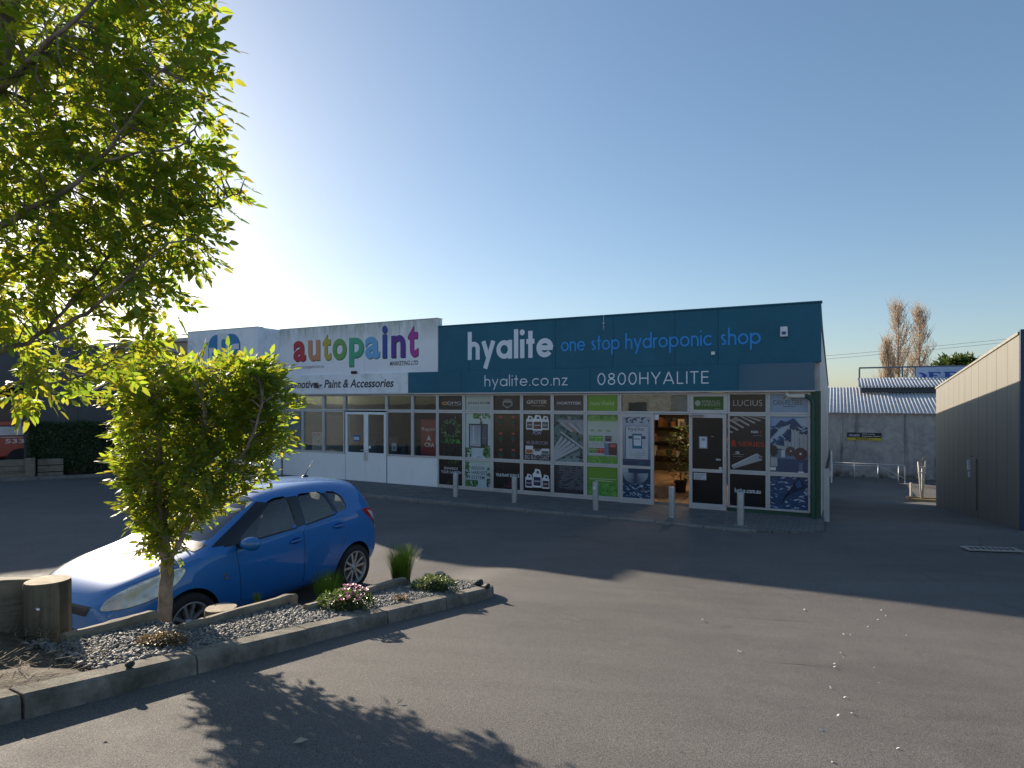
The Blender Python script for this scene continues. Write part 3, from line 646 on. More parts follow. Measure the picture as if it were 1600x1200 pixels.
# double door: solid lower panel, glazed top
for a, b, hs in ((539.4, 572.4, 1), (572.4, 605, -1)):
    x0, x1 = fx(a)+(.03 if hs == 1 else .003), fx(b)-(.03 if hs == -1 else .003)
    mb = MB(); mb.box(x0, x1, -.022, .03, .03, ZM-.02); mb.ring(x0, x1, ZM-.02, ZT-.04, .075, -.03, .03, tb=.05)
    d = mb.build('door', [STALL], bld, bevel=.003); glaze(d, x0, x1, ZM-.02, ZT-.04, .07)
    hm = MB(); hx = x1-.035 if hs == 1 else x0+.035; hm.box(hx-.03, hx+.03, -.045, -.031, ZM-.22, ZM+.05); hm.tube([(hx, -.05, ZM+.10), (hx, -.085, ZM+.11), (hx-.12*hs, -.085, ZM+.11)], .011, 8); hm.build('handle', GALV, d, bevel=.002)
    if hs == 1:
        pr = Print(-.006); pr.rect(fx(552), fz(555, 689), fx(562), fz(555, 679.5), (.05, .13, .36)); pr.rect(fx(553), fz(555, 687), fx(561.5), fz(555, 682.5), (.45, .55, .7)); pr.build('sticker', d)
    else:
        pr = Print(-.006); pr.rect(fx(576), fz(577, 700.5), fx(579.5), fz(577, 696.5), (.8, .8, .8)); pr.build('sticker', d)
# ---- hyalite shop front: cells with window graphics
HC = [684.6, 725.6, 769.6, 816, 863.8, 915.3, 968.8, 1022.7, 1077.9, 1137.4, 1200, 1266.5]
HX = [fx(a) for a in HC]
BLK = (.012, .012, .014); G1 = (.03, .10, .03); G2 = (.06, .18, .05); G3 = (.12, .28, .10); WHT = (.72, .74, .76); GRY = (.35, .37, .4)
class Poster(Print):
    """coordinates 0..1 inside one pane"""
    def __init__(s, x0, x1, z0, z1, y=-.012): super().__init__(y, .0005); s.a = (x0, x1, z0, z1)
    def q(s, x, z): a = s.a; return (a[0]+x*(a[1]-a[0]), a[2]+z*(a[3]-a[2]))
    def R(s, x0, z0, x1, z1, c): p, q = s.q(x0, z0), s.q(x1, z1); s.rect(p[0], p[1], q[0], q[1], c); return s
    def Gd(s, x0, z0, x1, z1, c0, c1): p, q = s.q(x0, z0), s.q(x1, z1); s.grad(p[0], p[1], q[0], q[1], c0, c1); return s
    def E(s, cx, cz, rx, rz, c, n=18): p = s.q(cx, cz); s.ell(p[0], p[1], rx*(s.a[1]-s.a[0]), rz*(s.a[3]-s.a[2]), c, n); return s
    def P(s, pts, c): s.poly([s.q(*p) for p in pts], c); return s
    def T(s, t, x0, z0, x1, z1, c, bold=0., shear=0.): p, q = s.q(x0, z0), s.q(x1, z1); s.text(t, p[0], p[1], q[0], q[1], c, bold, shear); return s
    def Lv(s, n, x0, z0, x1, z1, cols, size, seed=1): p, q = s.q(x0, z0), s.q(x1, z1); s.leaves(n, p[0], p[1], q[0], q[1], cols, size, seed); return s
    def bottle(s, x, z, w, h, body, lab, cap):
        s.P([(x, z), (x+w, z), (x+w, z+h*.68), (x+w*.72, z+h*.82), (x+w*.72, z+h*.88), (x+w*.28, z+h*.88), (x+w*.28, z+h*.82), (x, z+h*.68)], body)
        s.R(x+w*.22, z+h*.86, x+w*.78, z+h, cap); s.R(x+w*.04, z+h*.12, x+w*.96, z+h*.55, lab); s.R(x+w*.18, z+h*.38, x+w*.82, z+h*.44, tuple(min(1, c*1.8+.1) for c in lab)); return s
    def jug(s, x, z, w, h, body, lab):
        s.P([(x, z), (x+w, z), (x+w, z+h*.62), (x+w*.82, z+h*.95), (x+w*.3, z+h), (x+w*.18, z+h*.80), (x, z+h*.72)], body)
        s.P([(x+w*.42, z+h*.74), (x+w*.74, z+h*.74), (x+w*.70, z+h*.88), (x+w*.46, z+h*.88)], (.06, .06, .07))
        s.R(x+w*.1, z+h*.10, x+w*.9, z+h*.56, lab); s.R(x+w*.18, z+h*.30, x+w*.82, z+h*.37, (.45, .45, .47)); s.R(x+w*.2, z+h*.2, x+w*.6, z+h*.235, (.3, .1, .1)); return s
def mountain(p, seed, z0=0., z1=1., tone=(.06, .13, .28)):
    r = random.Random(seed)
    for k in range(95):
        cx, cz = r.random(), z0+(z1-z0)*r.random(); L = r.uniform(.05, .2); d = r.uniform(.01, .035); a = r.choice((.9, -.8, .5, -.4))
        c = r.choice(((.30, .40, .55), (.02, .05, .12), tone, (.45, .52, .62), (.03, .09, .2)))
        pts = [(cx-L/2, cz-L/2*a*.6), (cx, cz-d), (cx+L/2, cz+L/2*a*.6), (cx, cz+d)]
        p.n -= .8; p.P([(min(1, max(0, x)), min(z1, max(z0, z))) for x, z in pts], c)
    p.n = math.ceil(p.n)
def poster_cell(i, row, draw, seed):
    x0, x1 = HX[i], HX[i+1]; z0, z1 = ((ZB, ZM), (ZM, ZT), (ZT, ZF-.04))[row]
    w0 = cell(x0, x1, z0, z1); glaze(w0, x0, x1, z0, z1, mat=GLASS2)
    t = .045; p = Poster(x0+t-.003, x1-t+.003, z0+t-.003, z1-t+.003); draw(p); p.build('window_graphic', w0); return w0
def d_dmg0(p): p.R(0, 0, 1, 1, BLK).Lv(26, .2, .82, .85, 1, (G1, G2), .03, 2).T('ENHANCE', .22, .60, .80, .70, WHT).T('YOUR GARDEN', .08, .45, .93, .56, WHT).Lv(20, .3, 0, .8, .16, ((.10, .07, .03), G1), .03, 3)
def d_dmg1(p):
    p.R(0, 0, 1, 1, BLK); r = random.Random(4)
    for k in range(150):
        a = r.uniform(0, 6.28); q = r.uniform(.55, 1); p.n -= .75; p.E(.5+.40*q*math.cos(a), .62+.24*q*math.sin(a), r.uniform(.02, .05), r.uniform(.006, .02), r.choice((G1, G2, G3, (.02, .06, .03), (.16, .22, .14))), 6)
    p.n = math.ceil(p.n); p.Lv(50, .08, .30, .92, .40, (G1, G2, (.05, .3, .08)), .05, 5); p.Lv(10, .3, .70, .8, .92, ((.3, .33, .3), G3), .03, 6); p.Lv(30, .2, .02, .8, .22, ((.03, .03, .02), (.05, .06, .04), G1), .03, 8)
def d_dmg2(p): p.R(0, 0, 1, 1, BLK).E(.24, .46, .09, .14, (.65, .28, .06), 8).E(.24, .46, .045, .07, BLK, 8).E(.15, .46, .05, .08, (.6, .2, .05), 6).T('DMG', .36, .38, .92, .60, (.55, .55, .56)).R(.40, .30, .92, .325, (.3, .3, .3))
def d_tent0(p): p.Gd(0, 0, 1, 1, (.42, .52, .62), (.50, .62, .56)).T('INDOOR', .24, .66, .75, .78, (.05, .06, .07), .01, .1).T('HARVEST', .24, .48, .86, .61, (.05, .06, .07), .01, .1).T('SYSTEM', .24, .30, .76, .43, (.05, .06, .07), .01, .1).Lv(46, 0, 0, .5, .26, (G1, G2, G3), .07, 4).Lv(22, 0, .3, .18, .95, (G1, G2, G3), .06, 5).Lv(26, .84, .0, 1, .8, (G1, G2), .06, 7)
def d_tent1(p):
    p.Gd(0, 0, 1, 1, (.48, .58, .66), (.52, .62, .55)).R(.14, .22, .88, .76, (.03, .035, .045)).Gd(.18, .25, .60, .73, (.40, .45, .52), (.26, .31, .38)).R(.30, .27, .33, .72, (.62, .66, .72)).R(.47, .27, .485, .72, (.2, .24, .3))
    p.R(.66, .30, .84, .73, (.10, .12, .15)).R(.68, .44, .83, .445, (.5, .55, .6)).R(.20, .25, .58, .31, (.33, .37, .42)).Lv(34, .3, .88, .98, 1, (G1, G2, G3), .06, 3).Lv(10, .58, .7, .68, .92, (G1, (.05, .08, .04)), .05, 9).Lv(24, 0, 0, .25, .22, (G1, G2), .06, 4).Lv(40, .7, .0, 1, .28, (G1, G2, G3), .07, 5).T('HYDRO', .46, .005, .6, .03, (.05, .06, .05))
def d_tent2(p): p.R(0, 0, 1, 1, (.40, .46, .42)).R(.04, .25, .96, .8, (.46, .52, .48)).T('JUNGLE ROOM', .10, .36, .95, .58, (.05, .07, .05), .02)
def d_sci0(p): p.R(0, 0, 1, 1, BLK).T('TRUE PLANT SCIENCE', .08, .46, .95, .57, WHT, .02).Lv(26, .1, .6, .4, .98, ((.10, .02, .03), (.05, .02, .04), (.03, .05, .06)), .04, 3).Lv(40, .4, .02, .95, .35, ((.08, .02, .04), (.04, .02, .05), BLK), .05, 5)
def d_sci1(p):
    p.Gd(0, 0, 1, 1, (.010, .011, .013), (.055, .045, .02)); p.Gd(.1, .35, .9, .95, (.012, .012, .013), (.075, .055, .02))
    for cx in (.27, .74):
        for cz in (.06, .42, .78):
            p.R(cx-.09, cz-.02, cx+.09, cz+.10, (.03, .035, .03)).R(cx-.075, cz+.0, cx+.075, cz+.06, (.015, .06, .055)).E(cx, cz+.14, .07, .028, (.40, .07, .06), 10).R(cx-.03, cz+.105, cx+.03, cz+.125, (.25, .05, .05)).E(cx, cz-.035, .06, .012, (.22, .04, .04), 10)
def d_sci2(p): p.R(0, 0, 1, 1, BLK).P([(.34, .62), (.70, .62), (.70, .34), (.52, .14), (.34, .34)], (.28, .28, .28)).P([(.38, .52), (.66, .52), (.66, .36), (.52, .22), (.38, .36)], BLK).T('GRO', .38, .62, .66, .78, (.38, .38, .38), .02)
def d_jug0(p): p.Gd(0, 0, 1, 1, (.012, .012, .014), (.03, .02, .018)).jug(.07, .12, .26, .50, WHT, (.03, .04, .09)).jug(.68, .12, .26, .50, WHT, (.06, .04, .06)).jug(.34, .14, .32, .68, (.78, .8, .82), (.02, .035, .10))
def d_jug1(p):
    p.Gd(0, 0, 1, 1, (.012, .012, .013), (.035, .022, .014)).jug(.10, .66, .26, .30, WHT, (.10, .09, .10)).jug(.66, .66, .26, .30, WHT, (.08, .12, .12)).jug(.34, .64, .34, .34, (.78, .8, .82), (.11, .04, .04))
    p.T('POW', .34, .55, .68, .63, (.34, .31, .42), .03, .15).T('MUSHROOM', .12, .34, .88, .42, (.24, .21, .28), .03).R(.08, .14, .36, .31, WHT).R(.10, .15, .34, .23, (.35, .12, .05)).R(.66, .14, .94, .26, WHT).R(.68, .15, .92, .21, (.05, .12, .15)).R(.37, .12, .65, .24, (.6, .6, .62)).R(.42, .2, .6, .26, (.1, .1, .11)).T('BIG BUD COAST', .06, .02, .95, .12, (.33, .33, .36), .04)
def d_jug2(p): p.R(0, 0, 1, 1, (.02, .018, .012)).T('GROTEK', .12, .44, .88, .70, (.45, .42, .36), .03, .25).R(.3, .30, .80, .34, (.3, .28, .24))
def d_hort0(p):
    p.R(0, 0, 1, 1, (.035, .04, .048)); r = random.Random(2)
    for k in range(21):
        for j in range(7):
            if r.random() < .82: p.n -= .96; a = .14+.12*j; b = .16+k*.039; p.R(a+(.06 if k % 2 else 0)*.9, b, min(1, a+.10+(.06 if k % 2 else 0)*.9), b+.018, (.15, .19, .25))
    p.n = math.ceil(p.n); p.R(0, .0, 1, .12, (.03, .035, .042))
def d_hort1(p):
    p.Gd(0, 0, 1, 1, (.22, .30, .32), (.05, .10, .11)); p.Lv(160, 0, 0, 1, 1, ((.02, .07, .06), (.04, .12, .10), (.10, .22, .20), (.02, .04, .05)), .06, 11)
    p.P([(.08, .88), (1, .88), (1, .60), (.30, .78)], (.26, .29, .32))
    for k, c in enumerate(((.36, .40, .44), (.30, .20, .15), (.40, .44, .48), (.18, .22, .26), (.34, .38, .42))): p.P([(.2+.15*k, .80), (.26+.15*k, .82), (min(1, .66+.15*k), .66-.02*k), (min(1, .60+.15*k), .62-.02*k)], c)
    p.P([(.0, .30), (.24, .60), (.96, .28), (.10, .02), (.0, .06)], (.06, .12, .12))
    for k in range(5): a = .10*k; p.P([(0, .28-.055*k), (0, .22-.055*k), (.32+a*1.35, .50-.05*k), (.26+a*1.35, .555-.05*k)], (.38, .42, .45))
    p.P([(.22, .62), (.25, .64), (1, .31), (.97, .28)], (.48, .51, .53)); p.E(.52, .92, .05, .03, (.5, .55, .58), 12); p.E(.52, .92, .03, .018, (.06, .10, .11), 12)
def d_hort2(p): p.Gd(0, 0, 1, 1, (.045, .05, .06), (.02, .02, .025)).T('HORTITEK', .10, .40, .92, .58, (.50, .50, .52), .03)
def d_nut0(p): p.Gd(0, 0, 1, 1, (.07, .30, .05), (.16, .30, .03)).Lv(70, 0, 0, 1, .45, ((.06, .26, .04), (.10, .34, .06), (.16, .38, .08)), .10, 3).R(.08, .58, .94, .60, (.5, .62, .4)).R(.25, .51, .82, .53, (.5, .62, .4)).R(.1, .55, .6, .56, (.4, .55, .3))
def d_nut1(p):
    p.Gd(0, 0, 1, .62, (.30, .40, .30), (.50, .54, .52)); p.Gd(0, .62, 1, .86, (.50, .54, .52), (.42, .50, .38)); p.Gd(0, .86, 1, 1, (.24, .38, .12), (.08, .24, .04)); p.Lv(46, 0, .90, 1, 1, ((.06, .20, .03), (.12, .30, .06), (.2, .36, .1)), .10, 3)
    p.Gd(0, 0, 1, .15, (.10, .30, .05), (.17, .36, .08)); p.Lv(30, 0, .0, 1, .15, ((.12, .34, .06), (.2, .42, .1)), .08, 4)
    for x, lab in ((.06, (.12, .32, .06)), (.30, (.12, .36, .05)), (.58, (.08, .06, .07))): p.bottle(x, .42, .22, .27, (.50, .54, .55), lab, (.20, .38, .14))
    for x, lab in ((.07, (.10, .28, .06)), (.20, (.12, .3, .06)), (.33, (.45, .05, .06)), (.45, (.45, .05, .06))): p.bottle(x, .18, .12, .25, (.5, .52, .54), lab, (.5, .52, .5))
    p.R(.58, .18, .70, .42, (.12, .2, .3)).R(.72, .17, .96, .42, (.16, .03, .03)).R(.75, .34, .93, .40, (.5, .12, .12)).E(.84, .25, .08, .05, (.06, .05, .05), 10).R(.08, .16, .96, .18, (.42, .46, .42))
def d_nut2(p): p.R(0, 0, 1, 1, (.13, .32, .02)).T('nutrifield', .10, .36, .86, .62, (.46, .60, .28))
def d_luc0(p): p.R(0, 0, 1, 1, (.008, .009, .012)).T('lucius.com.au', .14, .42, .86, .56, WHT, .02)
def d_luc1(p):
    p.Gd(0, 0, 1, 1, (.022, .022, .024), (.05, .045, .045))
    for k in range(7): a = -.18+.155*k; b = .70+.045*k; p.P([(max(0, a-.12), b+.15 if a > .12 else b+.15+(a-.12)*.4), (max(0, a-.16), b+.128 if a > .16 else b+.13+(a-.16)*.4), (max(.02, a+.24), b-.02), (max(.04, a+.28), b)] if b+.15 < 1 else [(a-.10, .995), (a-.17, .995), (a+.24, b-.02), (a+.28, b)], (.42, .38, .36))
    p.E(.16, .93, .12, .04, (.28, .24, .22), 8).T('FLEX', .60, .69, .80, .73, WHT, .02).R(.84, .69, .88, .73, (.4, .03, .04)).R(.64, .64, .9, .645, (.4, .4, .4))
    p.T('R', .05, .43, .20, .555, (.46, .05, .03), .07).T('SERIES', .25, .44, .96, .53, (.42, .06, .035), .01).T('DA', .17, .30, .28, .345, WHT, .02).R(.06, .285, .4, .29, (.4, .4, .4)).R(.10, .25, .36, .255, (.4, .4, .4))
    p.P([(.06, .06), (.10, .02), (.90, .20), (.90, .26), (.78, .315)], (.36, .37, .39)).P([(.06, .06), (.78, .315), (.72, .31), (.05, .085)], (.55, .56, .57)).P([(.80, .24), (.90, .215), (.89, .25), (.82, .27)], (.08, .08, .09))
def d_luc2(p): p.R(0, 0, 1, 1, (.045, .038, .03)).T('LUCIUS', .10, .35, .90, .68, (.45, .43, .40), -.008)
def d_can0(p): p.R(0, 0, 1, 1, (.03, .07, .16)); mountain(p, 5); p.P([(.30, .12), (.74, .98), (.98, .70), (.62, .52), (.34, .30)], (.012, .025, .06)); p.P([(.66, .80), (.78, .92), (.84, .72), (.72, .64)], (.03, .10, .24))
def d_can1(p):
    p.Gd(0, 0, 1, 1, (.10, .14, .22), (.26, .38, .58)); p.P([(0, .40), (0, .72), (.28, .93), (.42, .90), (.62, .97), (.82, .82), (1, .78), (1, .40)], (.035, .075, .16)); mountain(p, 9, .5, .82, (.05, .11, .23)); p.P([(.0, .58), (.3, .80), (.55, .86), (.38, .70), (.2, .62)], (.40, .47, .56)); p.P([(.70, .96), (1, .99), (1, .80), (.82, .84)], (.42, .5, .6))
    p.R(0, .0, 1, .24, (.05, .08, .16))
    for x, w_, h in ((.38, .09, .18), (.48, .08, .16), (.56, .12, .38), (.66, .11, .36), (.78, .10, .30), (.88, .10, .30)): p.R(x, .40, x+w_, .40+h, (.33, .36, .40)); p.R(x+w_*.3, .40, x+w_*.45, .40+h, (.5, .52, .55)); p.E(x+w_/2, .40+h, w_*.32, .022, (.04, .04, .05), 8)
    p.P([(.06, .44), (.08, .50), (.70, .43), (.70, .37)], (.36, .38, .40)); p.E(.10, .38, .11, .10, (.06, .05, .05)); p.E(.54, .38, .13, .085, (.10, .07, .07)); p.E(.80, .34, .17, .11, (.09, .06, .06)); p.E(.80, .34, .03, .022, (.6, .6, .62)); p.E(.55, .385, .02, .015, (.6, .6, .62))
    p.R(.30, .27, .40, .40, (.52, .56, .60)); p.R(.02, .10, .20, .26, (.38, .40, .42)); p.R(.0, .03, .16, .085, (.68, .69, .70)); p.R(.74, .0, .88, .028, (.66, .67, .68)); p.R(.76, .03, .86, .18, (.13, .17, .26))
def d_can2(p): p.R(0, 0, 1, 1, (.26, .36, .50)).P([(.32, .72), (.44, .96), (.58, .98), (.68, .72)], (.20, .22, .10)).P([(.38, .72), (.46, .88), (.52, .78), (.58, .72)], (.5, .55, .6)).T('CAN-FILTERS', .08, .40, .84, .68, (.12, .16, .22), .02).R(.34, .30, .66, .35, (.16, .2, .26))
def d_sign2(p): p.Gd(0, 0, 1, 1, (.05, .045, .045), (.03, .028, .028)); p.Lv(60, .42, 0, 1, 1, ((.10, .10, .10), (.14, .14, .15), (.06, .06, .06)), .14, 6); p.Gd(.85, 0, 1, 1, (.12, .16, .22), (.06, .08, .1))
cells = {0: (d_dmg0, d_dmg1, d_dmg2), 1: (d_tent0, d_tent1, d_tent2), 2: (d_sci0, d_sci1, d_sci2), 3: (d_jug0, d_jug1, d_jug2), 4: (d_hort0, d_hort1, d_hort2), 5: (d_nut0, d_nut1, d_nut2), 9: (d_luc0, d_luc1, d_luc2), 10: (d_can0, d_can1, d_can2)}
for i, ds in cells.items():
    for r, d in enumerate(ds): poster_cell(i, r, d, i*3+r)
# transoms over the entrance
x0, x1 = HX[6], HX[8]; w0 = cell(x0, x1, ZT, ZF-.04); glaze(w0, x0, x1, ZT, ZF-.04); p = Poster(x0+.042, x1-.042, ZT+.042, ZF-.082, .05); d_sign2(p); p.build('window_graphic', w0)
x0, x1 = HX[8], HX[9]; w0 = cell(x0, x1, ZT, ZF-.04, .09); glaze(w0, x0, x1, ZT, ZF-.04, .09, mat=GLASS2); p = Poster(x0+.087, x1-.087, ZT+.087, ZF-.127); p.R(0, 0, 1, 1, (.04, .12, .02)).E(.14, .5, .10, .22, (.36, .42, .34), 12).T('EMERALD', .28, .52, .86, .72, (.36, .42, .34)).T('HARVEST', .28, .28, .90, .48, (.36, .42, .34)).R(.70, .08, .88, .12, (.2, .32, .1)); p.build('window_graphic', w0)
# sliding leaf, opening, hinged leaf
def leaf(x0, x1, y, draw_t, draw_b, name='glass_door'):
    mb = MB(); mb.ring(x0+.002, x1-.002, .07, ZT-.005, .075, y-.03, y+.03, tb=.13, tt=.09); mb.box(x0+.077, x1-.077, y-.028, y+.028, ZM-.035, ZM+.035)
    d = mb.build(name, ALU, bld, bevel=.003)
    for z0, z1, dr in ((.2, ZM-.037, draw_b), (ZM+.037, ZT-.097, draw_t)):
        g = MB(); g.box(x0+.078, x1-.078, y-.004, y+.004, z0, z1); g.build('pane', GLASS2, d)
        pp = Poster(x0+.078, x1-.078, z0, z1, y-.006); dr(pp); pp.build('window_graphic', d)
    return d
def s_t(p):
    p.Gd(0, 0, 1, 1, (.16, .20, .30), (.40, .46, .54)); p.Lv(40, .05, .88, .95, 1, ((.03, .06, .10), (.05, .09, .14), (.4, .46, .54)), .06, 3); p.R(.09, .16, .90, .82, (.10, .12, .15)).R(.115, .135, .90, .81, (.50, .54, .58)); p.T('hyalite', .20, .69, .76, .80, (.05, .055, .06))
    p.R(.20, .55, .82, .61, (.05, .06, .08)).R(.34, .35, .70, .66, (.03, .16, .26)).R(.40, .41, .66, .62, (.60, .66, .72)).R(.42, .54, .62, .56, (.1, .12, .15))
    for k in range(6): p.R(.24, .50-.045*k, .31, .505-.045*k, (.1, .1, .12)); p.R(.72, .50-.045*k, .80, .505-.045*k, (.4, .12, .12))
    p.R(.48, .255, .82, .262, (.1, .1, .12)).R(.28, .215, .82, .222, (.1, .1, .12)).R(.45, .175, .68, .182, (.1, .1, .12)); p.Gd(0, 0, 1, .13, (.03, .05, .10), (.06, .08, .14)); p.Lv(20, .5, 0, 1, .12, ((.03, .10, .12), (.08, .06, .16), (.04, .05, .1)), .08, 5)
def s_b(p):
    p.R(0, 0, 1, 1, (.03, .06, .12)); mountain(p, 21, 0, .5, (.05, .13, .26))
    for k in range(26):
        a = math.pi*k/25; p.n -= .8; c, s_ = math.cos(a), math.sin(a)*-1; q = .5
        pts = [(.46+.05*c, .84+.03*s_), (.46+q*c*.9, .84+.34*s_*1.1+.02), (.46+q*c*.9, .84+.34*s_*1.1-.02)]
        p.P([(min(1, max(0, x)), min(1, max(0, z))) for x, z in pts], (.35, .40, .48))
    p.n = math.ceil(p.n); p.R(0, .86, .2, 1, (.4, .46, .54)); p.E(.72, .28, .08, .04, (.2, .12, .08))
def b_t(p):
    p.R(0, 0, 1, 1, (.010, .011, .013)); p.R(.22, .40, .50, .64, (.30, .32, .35)); p.R(.25, .42, .47, .62, (.66, .70, .76)); p.T('OPEN', .29, .55, .43, .60, (.06, .06, .08), .03); p.R(.78, .18, .93, .21, (.55, .56, .57)); p.E(.93, .03, .06, .027, (.55, .56, .58)); p.R(.62, .635, .70, .645, (.5, .5, .5))
def b_b(p): p.R(0, 0, 1, 1, (.008, .008, .009)); p.R(.04, .75, .46, .97, (.56, .58, .62)); [p.R(.08, .92-.05*k, .42-.05*k, .935-.05*k, (.12, .12, .15)) for k in range(4)]; p.R(.36, .77, .42, .79, (.1, .1, .13))
leaf(HX[6]+.01, HX[7], -.045, s_t, s_b)
hd = leaf(HX[8], HX[9]-.02, -.085, b_t, b_b)
mb = MB(); mb.box(HX[8]+.03, HX[8]+.33, -.16, -.118, ZT-.08, ZT-.03); mb.tube([(HX[8]+.32, -.15, ZT-.06), (HX[8]+.36, -.20, ZT-.03), (HX[8]+.08, -.19, ZT-.03)], .01, 6); mb.build('door_closer', M('closer_grey', (.3, .3, .31), .4, .5), hd, bevel=.003)
mb = MB(); mb.tube([(HX[9]-.06, -.12, ZM+.35), (HX[9]-.06, -.16, ZM+.33), (HX[9]-.06, -.16, ZM-.25), (HX[9]-.06, -.12, ZM-.27)], .012, 8); mb.build('handle', GALV, hd)
wall_part('door_track', ALU, [(HX[6]+.012, HX[8]-.004, -.02, .045, ZT-.032, ZT-.002)])
wall_part('door_sill', M('door_threshold', (.14, .12, .10), .6), [(HX[6]+.012, HX[9]-.02, -.12, .06, .035, .068)])
mb = MB(); mb.box(HX[7]+.01, HX[7]+.10, -.05, .03, ZT-.16, ZT-.035); mb.build('door_sensor', MATS['white_plastic'], bld, bevel=.01)
# interior: partition, floor, back wall, ceiling, counter, goods and a warm ceiling lamp
TIMB = mat_timber('interior_timber', (.36, .22, .12), (.46, .30, .17), 1, 14)
wall_part('interior_floor', TIMB, [(HX[5]-.3, HX[9]+.6, .07, 7.0, .118, .135)])
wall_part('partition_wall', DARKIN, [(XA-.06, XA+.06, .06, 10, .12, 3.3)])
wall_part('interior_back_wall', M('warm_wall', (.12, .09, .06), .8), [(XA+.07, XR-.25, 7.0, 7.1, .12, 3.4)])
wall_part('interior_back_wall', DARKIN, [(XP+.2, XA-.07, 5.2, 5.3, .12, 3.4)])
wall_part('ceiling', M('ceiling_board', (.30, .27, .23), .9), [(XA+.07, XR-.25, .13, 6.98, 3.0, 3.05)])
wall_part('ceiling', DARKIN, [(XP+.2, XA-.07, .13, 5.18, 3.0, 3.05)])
wall_part('display_plinth', TIMB, [(HX[6]+.5, HX[7]+.16, .75, 1.5, .136, .42)])
ct = wall_part('shop_counter', M('counter_front', (.10, .07, .05), .6), [(HX[7]+.2, HX[9]+.4, 4.2, 4.9, .136, 1.12)])
wall_part('counter_top', TIMB, [(HX[7]+.15, HX[9]+.45, 4.15, 4.95, 1.121, 1.16)], ct)
r = random.Random(12); mb = MB()
for k in range(34):
    xx = r.uniform(HX[7]+.3, HX[9]+.2); hh = r.uniform(.08, .24); ww = r.uniform(.03, .08); yy = r.uniform(4.25, 4.8); mb.box(xx, xx+ww, yy, yy+ww, 1.162, 1.162+hh, r.randint(0, 2))
cg_ = mb.build('counter_goods', [M('carton_white', (.6, .55, .48), .6), M('carton_brown', (.25, .15, .08), .7), M('carton_dark', (.04, .04, .05), .5)], ct); cg_['kind'] = 'stuff'
sh = wall_part('shelving', M('shelf_dark', (.03, .028, .026), .7), [(XA+.3, XR-.5, 6.6, 6.98, .136+.5*k, .136+.5*k+.03) for k in range(1, 6)])
mb = MB()
for k in range(120):
    xx = r.uniform(HX[5]-.5, HX[9]+.6); lv = r.randint(1, 5); ww = r.uniform(.08, .22); hh = r.uniform(.12, .36); z_ = .136+.5*lv+.032; mb.box(xx, xx+ww, 6.62, 6.9, z_, z_+hh, r.randint(0, 3))
sg_ = mb.build('shelf_goods', [MATS['carton_white'], MATS['carton_brown'], MATS['carton_dark'], M('carton_orange', (.35, .15, .04), .6)], sh); sg_['kind'] = 'stuff'
mb = MB()
for k in range(46):
    xx = r.uniform(fx(474), fx(684)); ww = r.uniform(.12, .4); hh = r.uniform(.3, 1.2); yy = r.uniform(1.2, 3.5); mb.box(xx, xx+ww, yy, yy+ww, .12, .12+hh, r.randint(0, 2))
mb.build('showroom_stock', [M('stock_blue', (.03, .06, .14), .5), MATS['carton_dark'], M('stock_grey', (.16, .16, .17), .5)], bld)
for hx_, hy_ in ((HX[7]+.35, 2.4), (HX[8]+.2, 5.0)):
    lt = thing('ceiling_lamp', 'round warm ceiling lamp inside the open shop doorway' if hy_ < 3 else 'round warm ceiling lamp at the back above the shop counter', 'lamp', L2W(hx_, hy_, 2.93), ROT)
    mb = MB(); mb.lathe([(.02, .07), (.16, .07), (.17, .04), (.16, .0)], 20); mb.build('lamp_housing', MATS['white_plastic'], lt, smooth=True)
    m_, nt_, b_, _ = newmat('lamp_glow'); b_.inputs['Emission Color'].default_value = (1, .72, .42, 1); b_.inputs['Emission Strength'].default_value = 6
    mb = MB(); mb.lathe([(.001, -.005), (.10, -.004), (.155, .004)], 20); mb.build('lamp_diffuser', m_, lt, smooth=True)
    ld = bpy.data.lights.new('lamp_light', 'POINT'); ld.energy = 32; ld.color = (1, .74, .46); ld.shadow_soft_size = .12; lo = bpy.data.objects.new('lamp_light', ld); C.objects.link(lo); lo.parent = lt; lo.location = (0, 0, -.08)
# downpipe, gate post at the corner
mb = MB(); xd = fx(1268)-.02; mb.tube([(fx(1230), -.10, ZF-.02), (fx(1231), -.13, ZF-.10), (fx(1234), -.15, ZF-.13), (fx(1258), -.15, ZF-.13)], .045, 12); mb.build('gutter_pipe', M('cream_pipe', (.62, .58, .50), .5), bld, smooth=True, angle=50)
mb = MB(); mb.tube([(fx(1258)+.01, -.15, ZF-.13), (xd-.04, -.15, ZF-.14), (xd+.03, -.13, ZF-.22), (xd+.05, -.12, ZF-.34), (xd+.05, -.12, .06)], .042, 12)
for z_ in (2.2, 1.35, .5): mb.box(xd-.01, xd+.11, -.17, -.06, z_, z_+.03)
mb.build('downpipe', GREEN, bld, smooth=True, angle=50)
gp = thing('gate_post', 'slim grey steel gate post with hinge at the shop corner', 'post', L2W(XR+.13, -.02, ground_z(*L2W(XR+.13, -.02)[:2])), ROT)
mb = MB(); mb.box(-.055, .055, -.055, .055, -.05, 1.12); mb.build('post', M('pale_steel', (.42, .45, .47), .45, .3), gp, bevel=.006)
mb = MB(); mb.box(.057, .115, -.03, .03, .95, 1.06); mb.tube([(.09, 0, .82), (.09, 0, 1.5)], .022, 8); mb.build('hinge_pin', GALV, gp, bevel=.003)
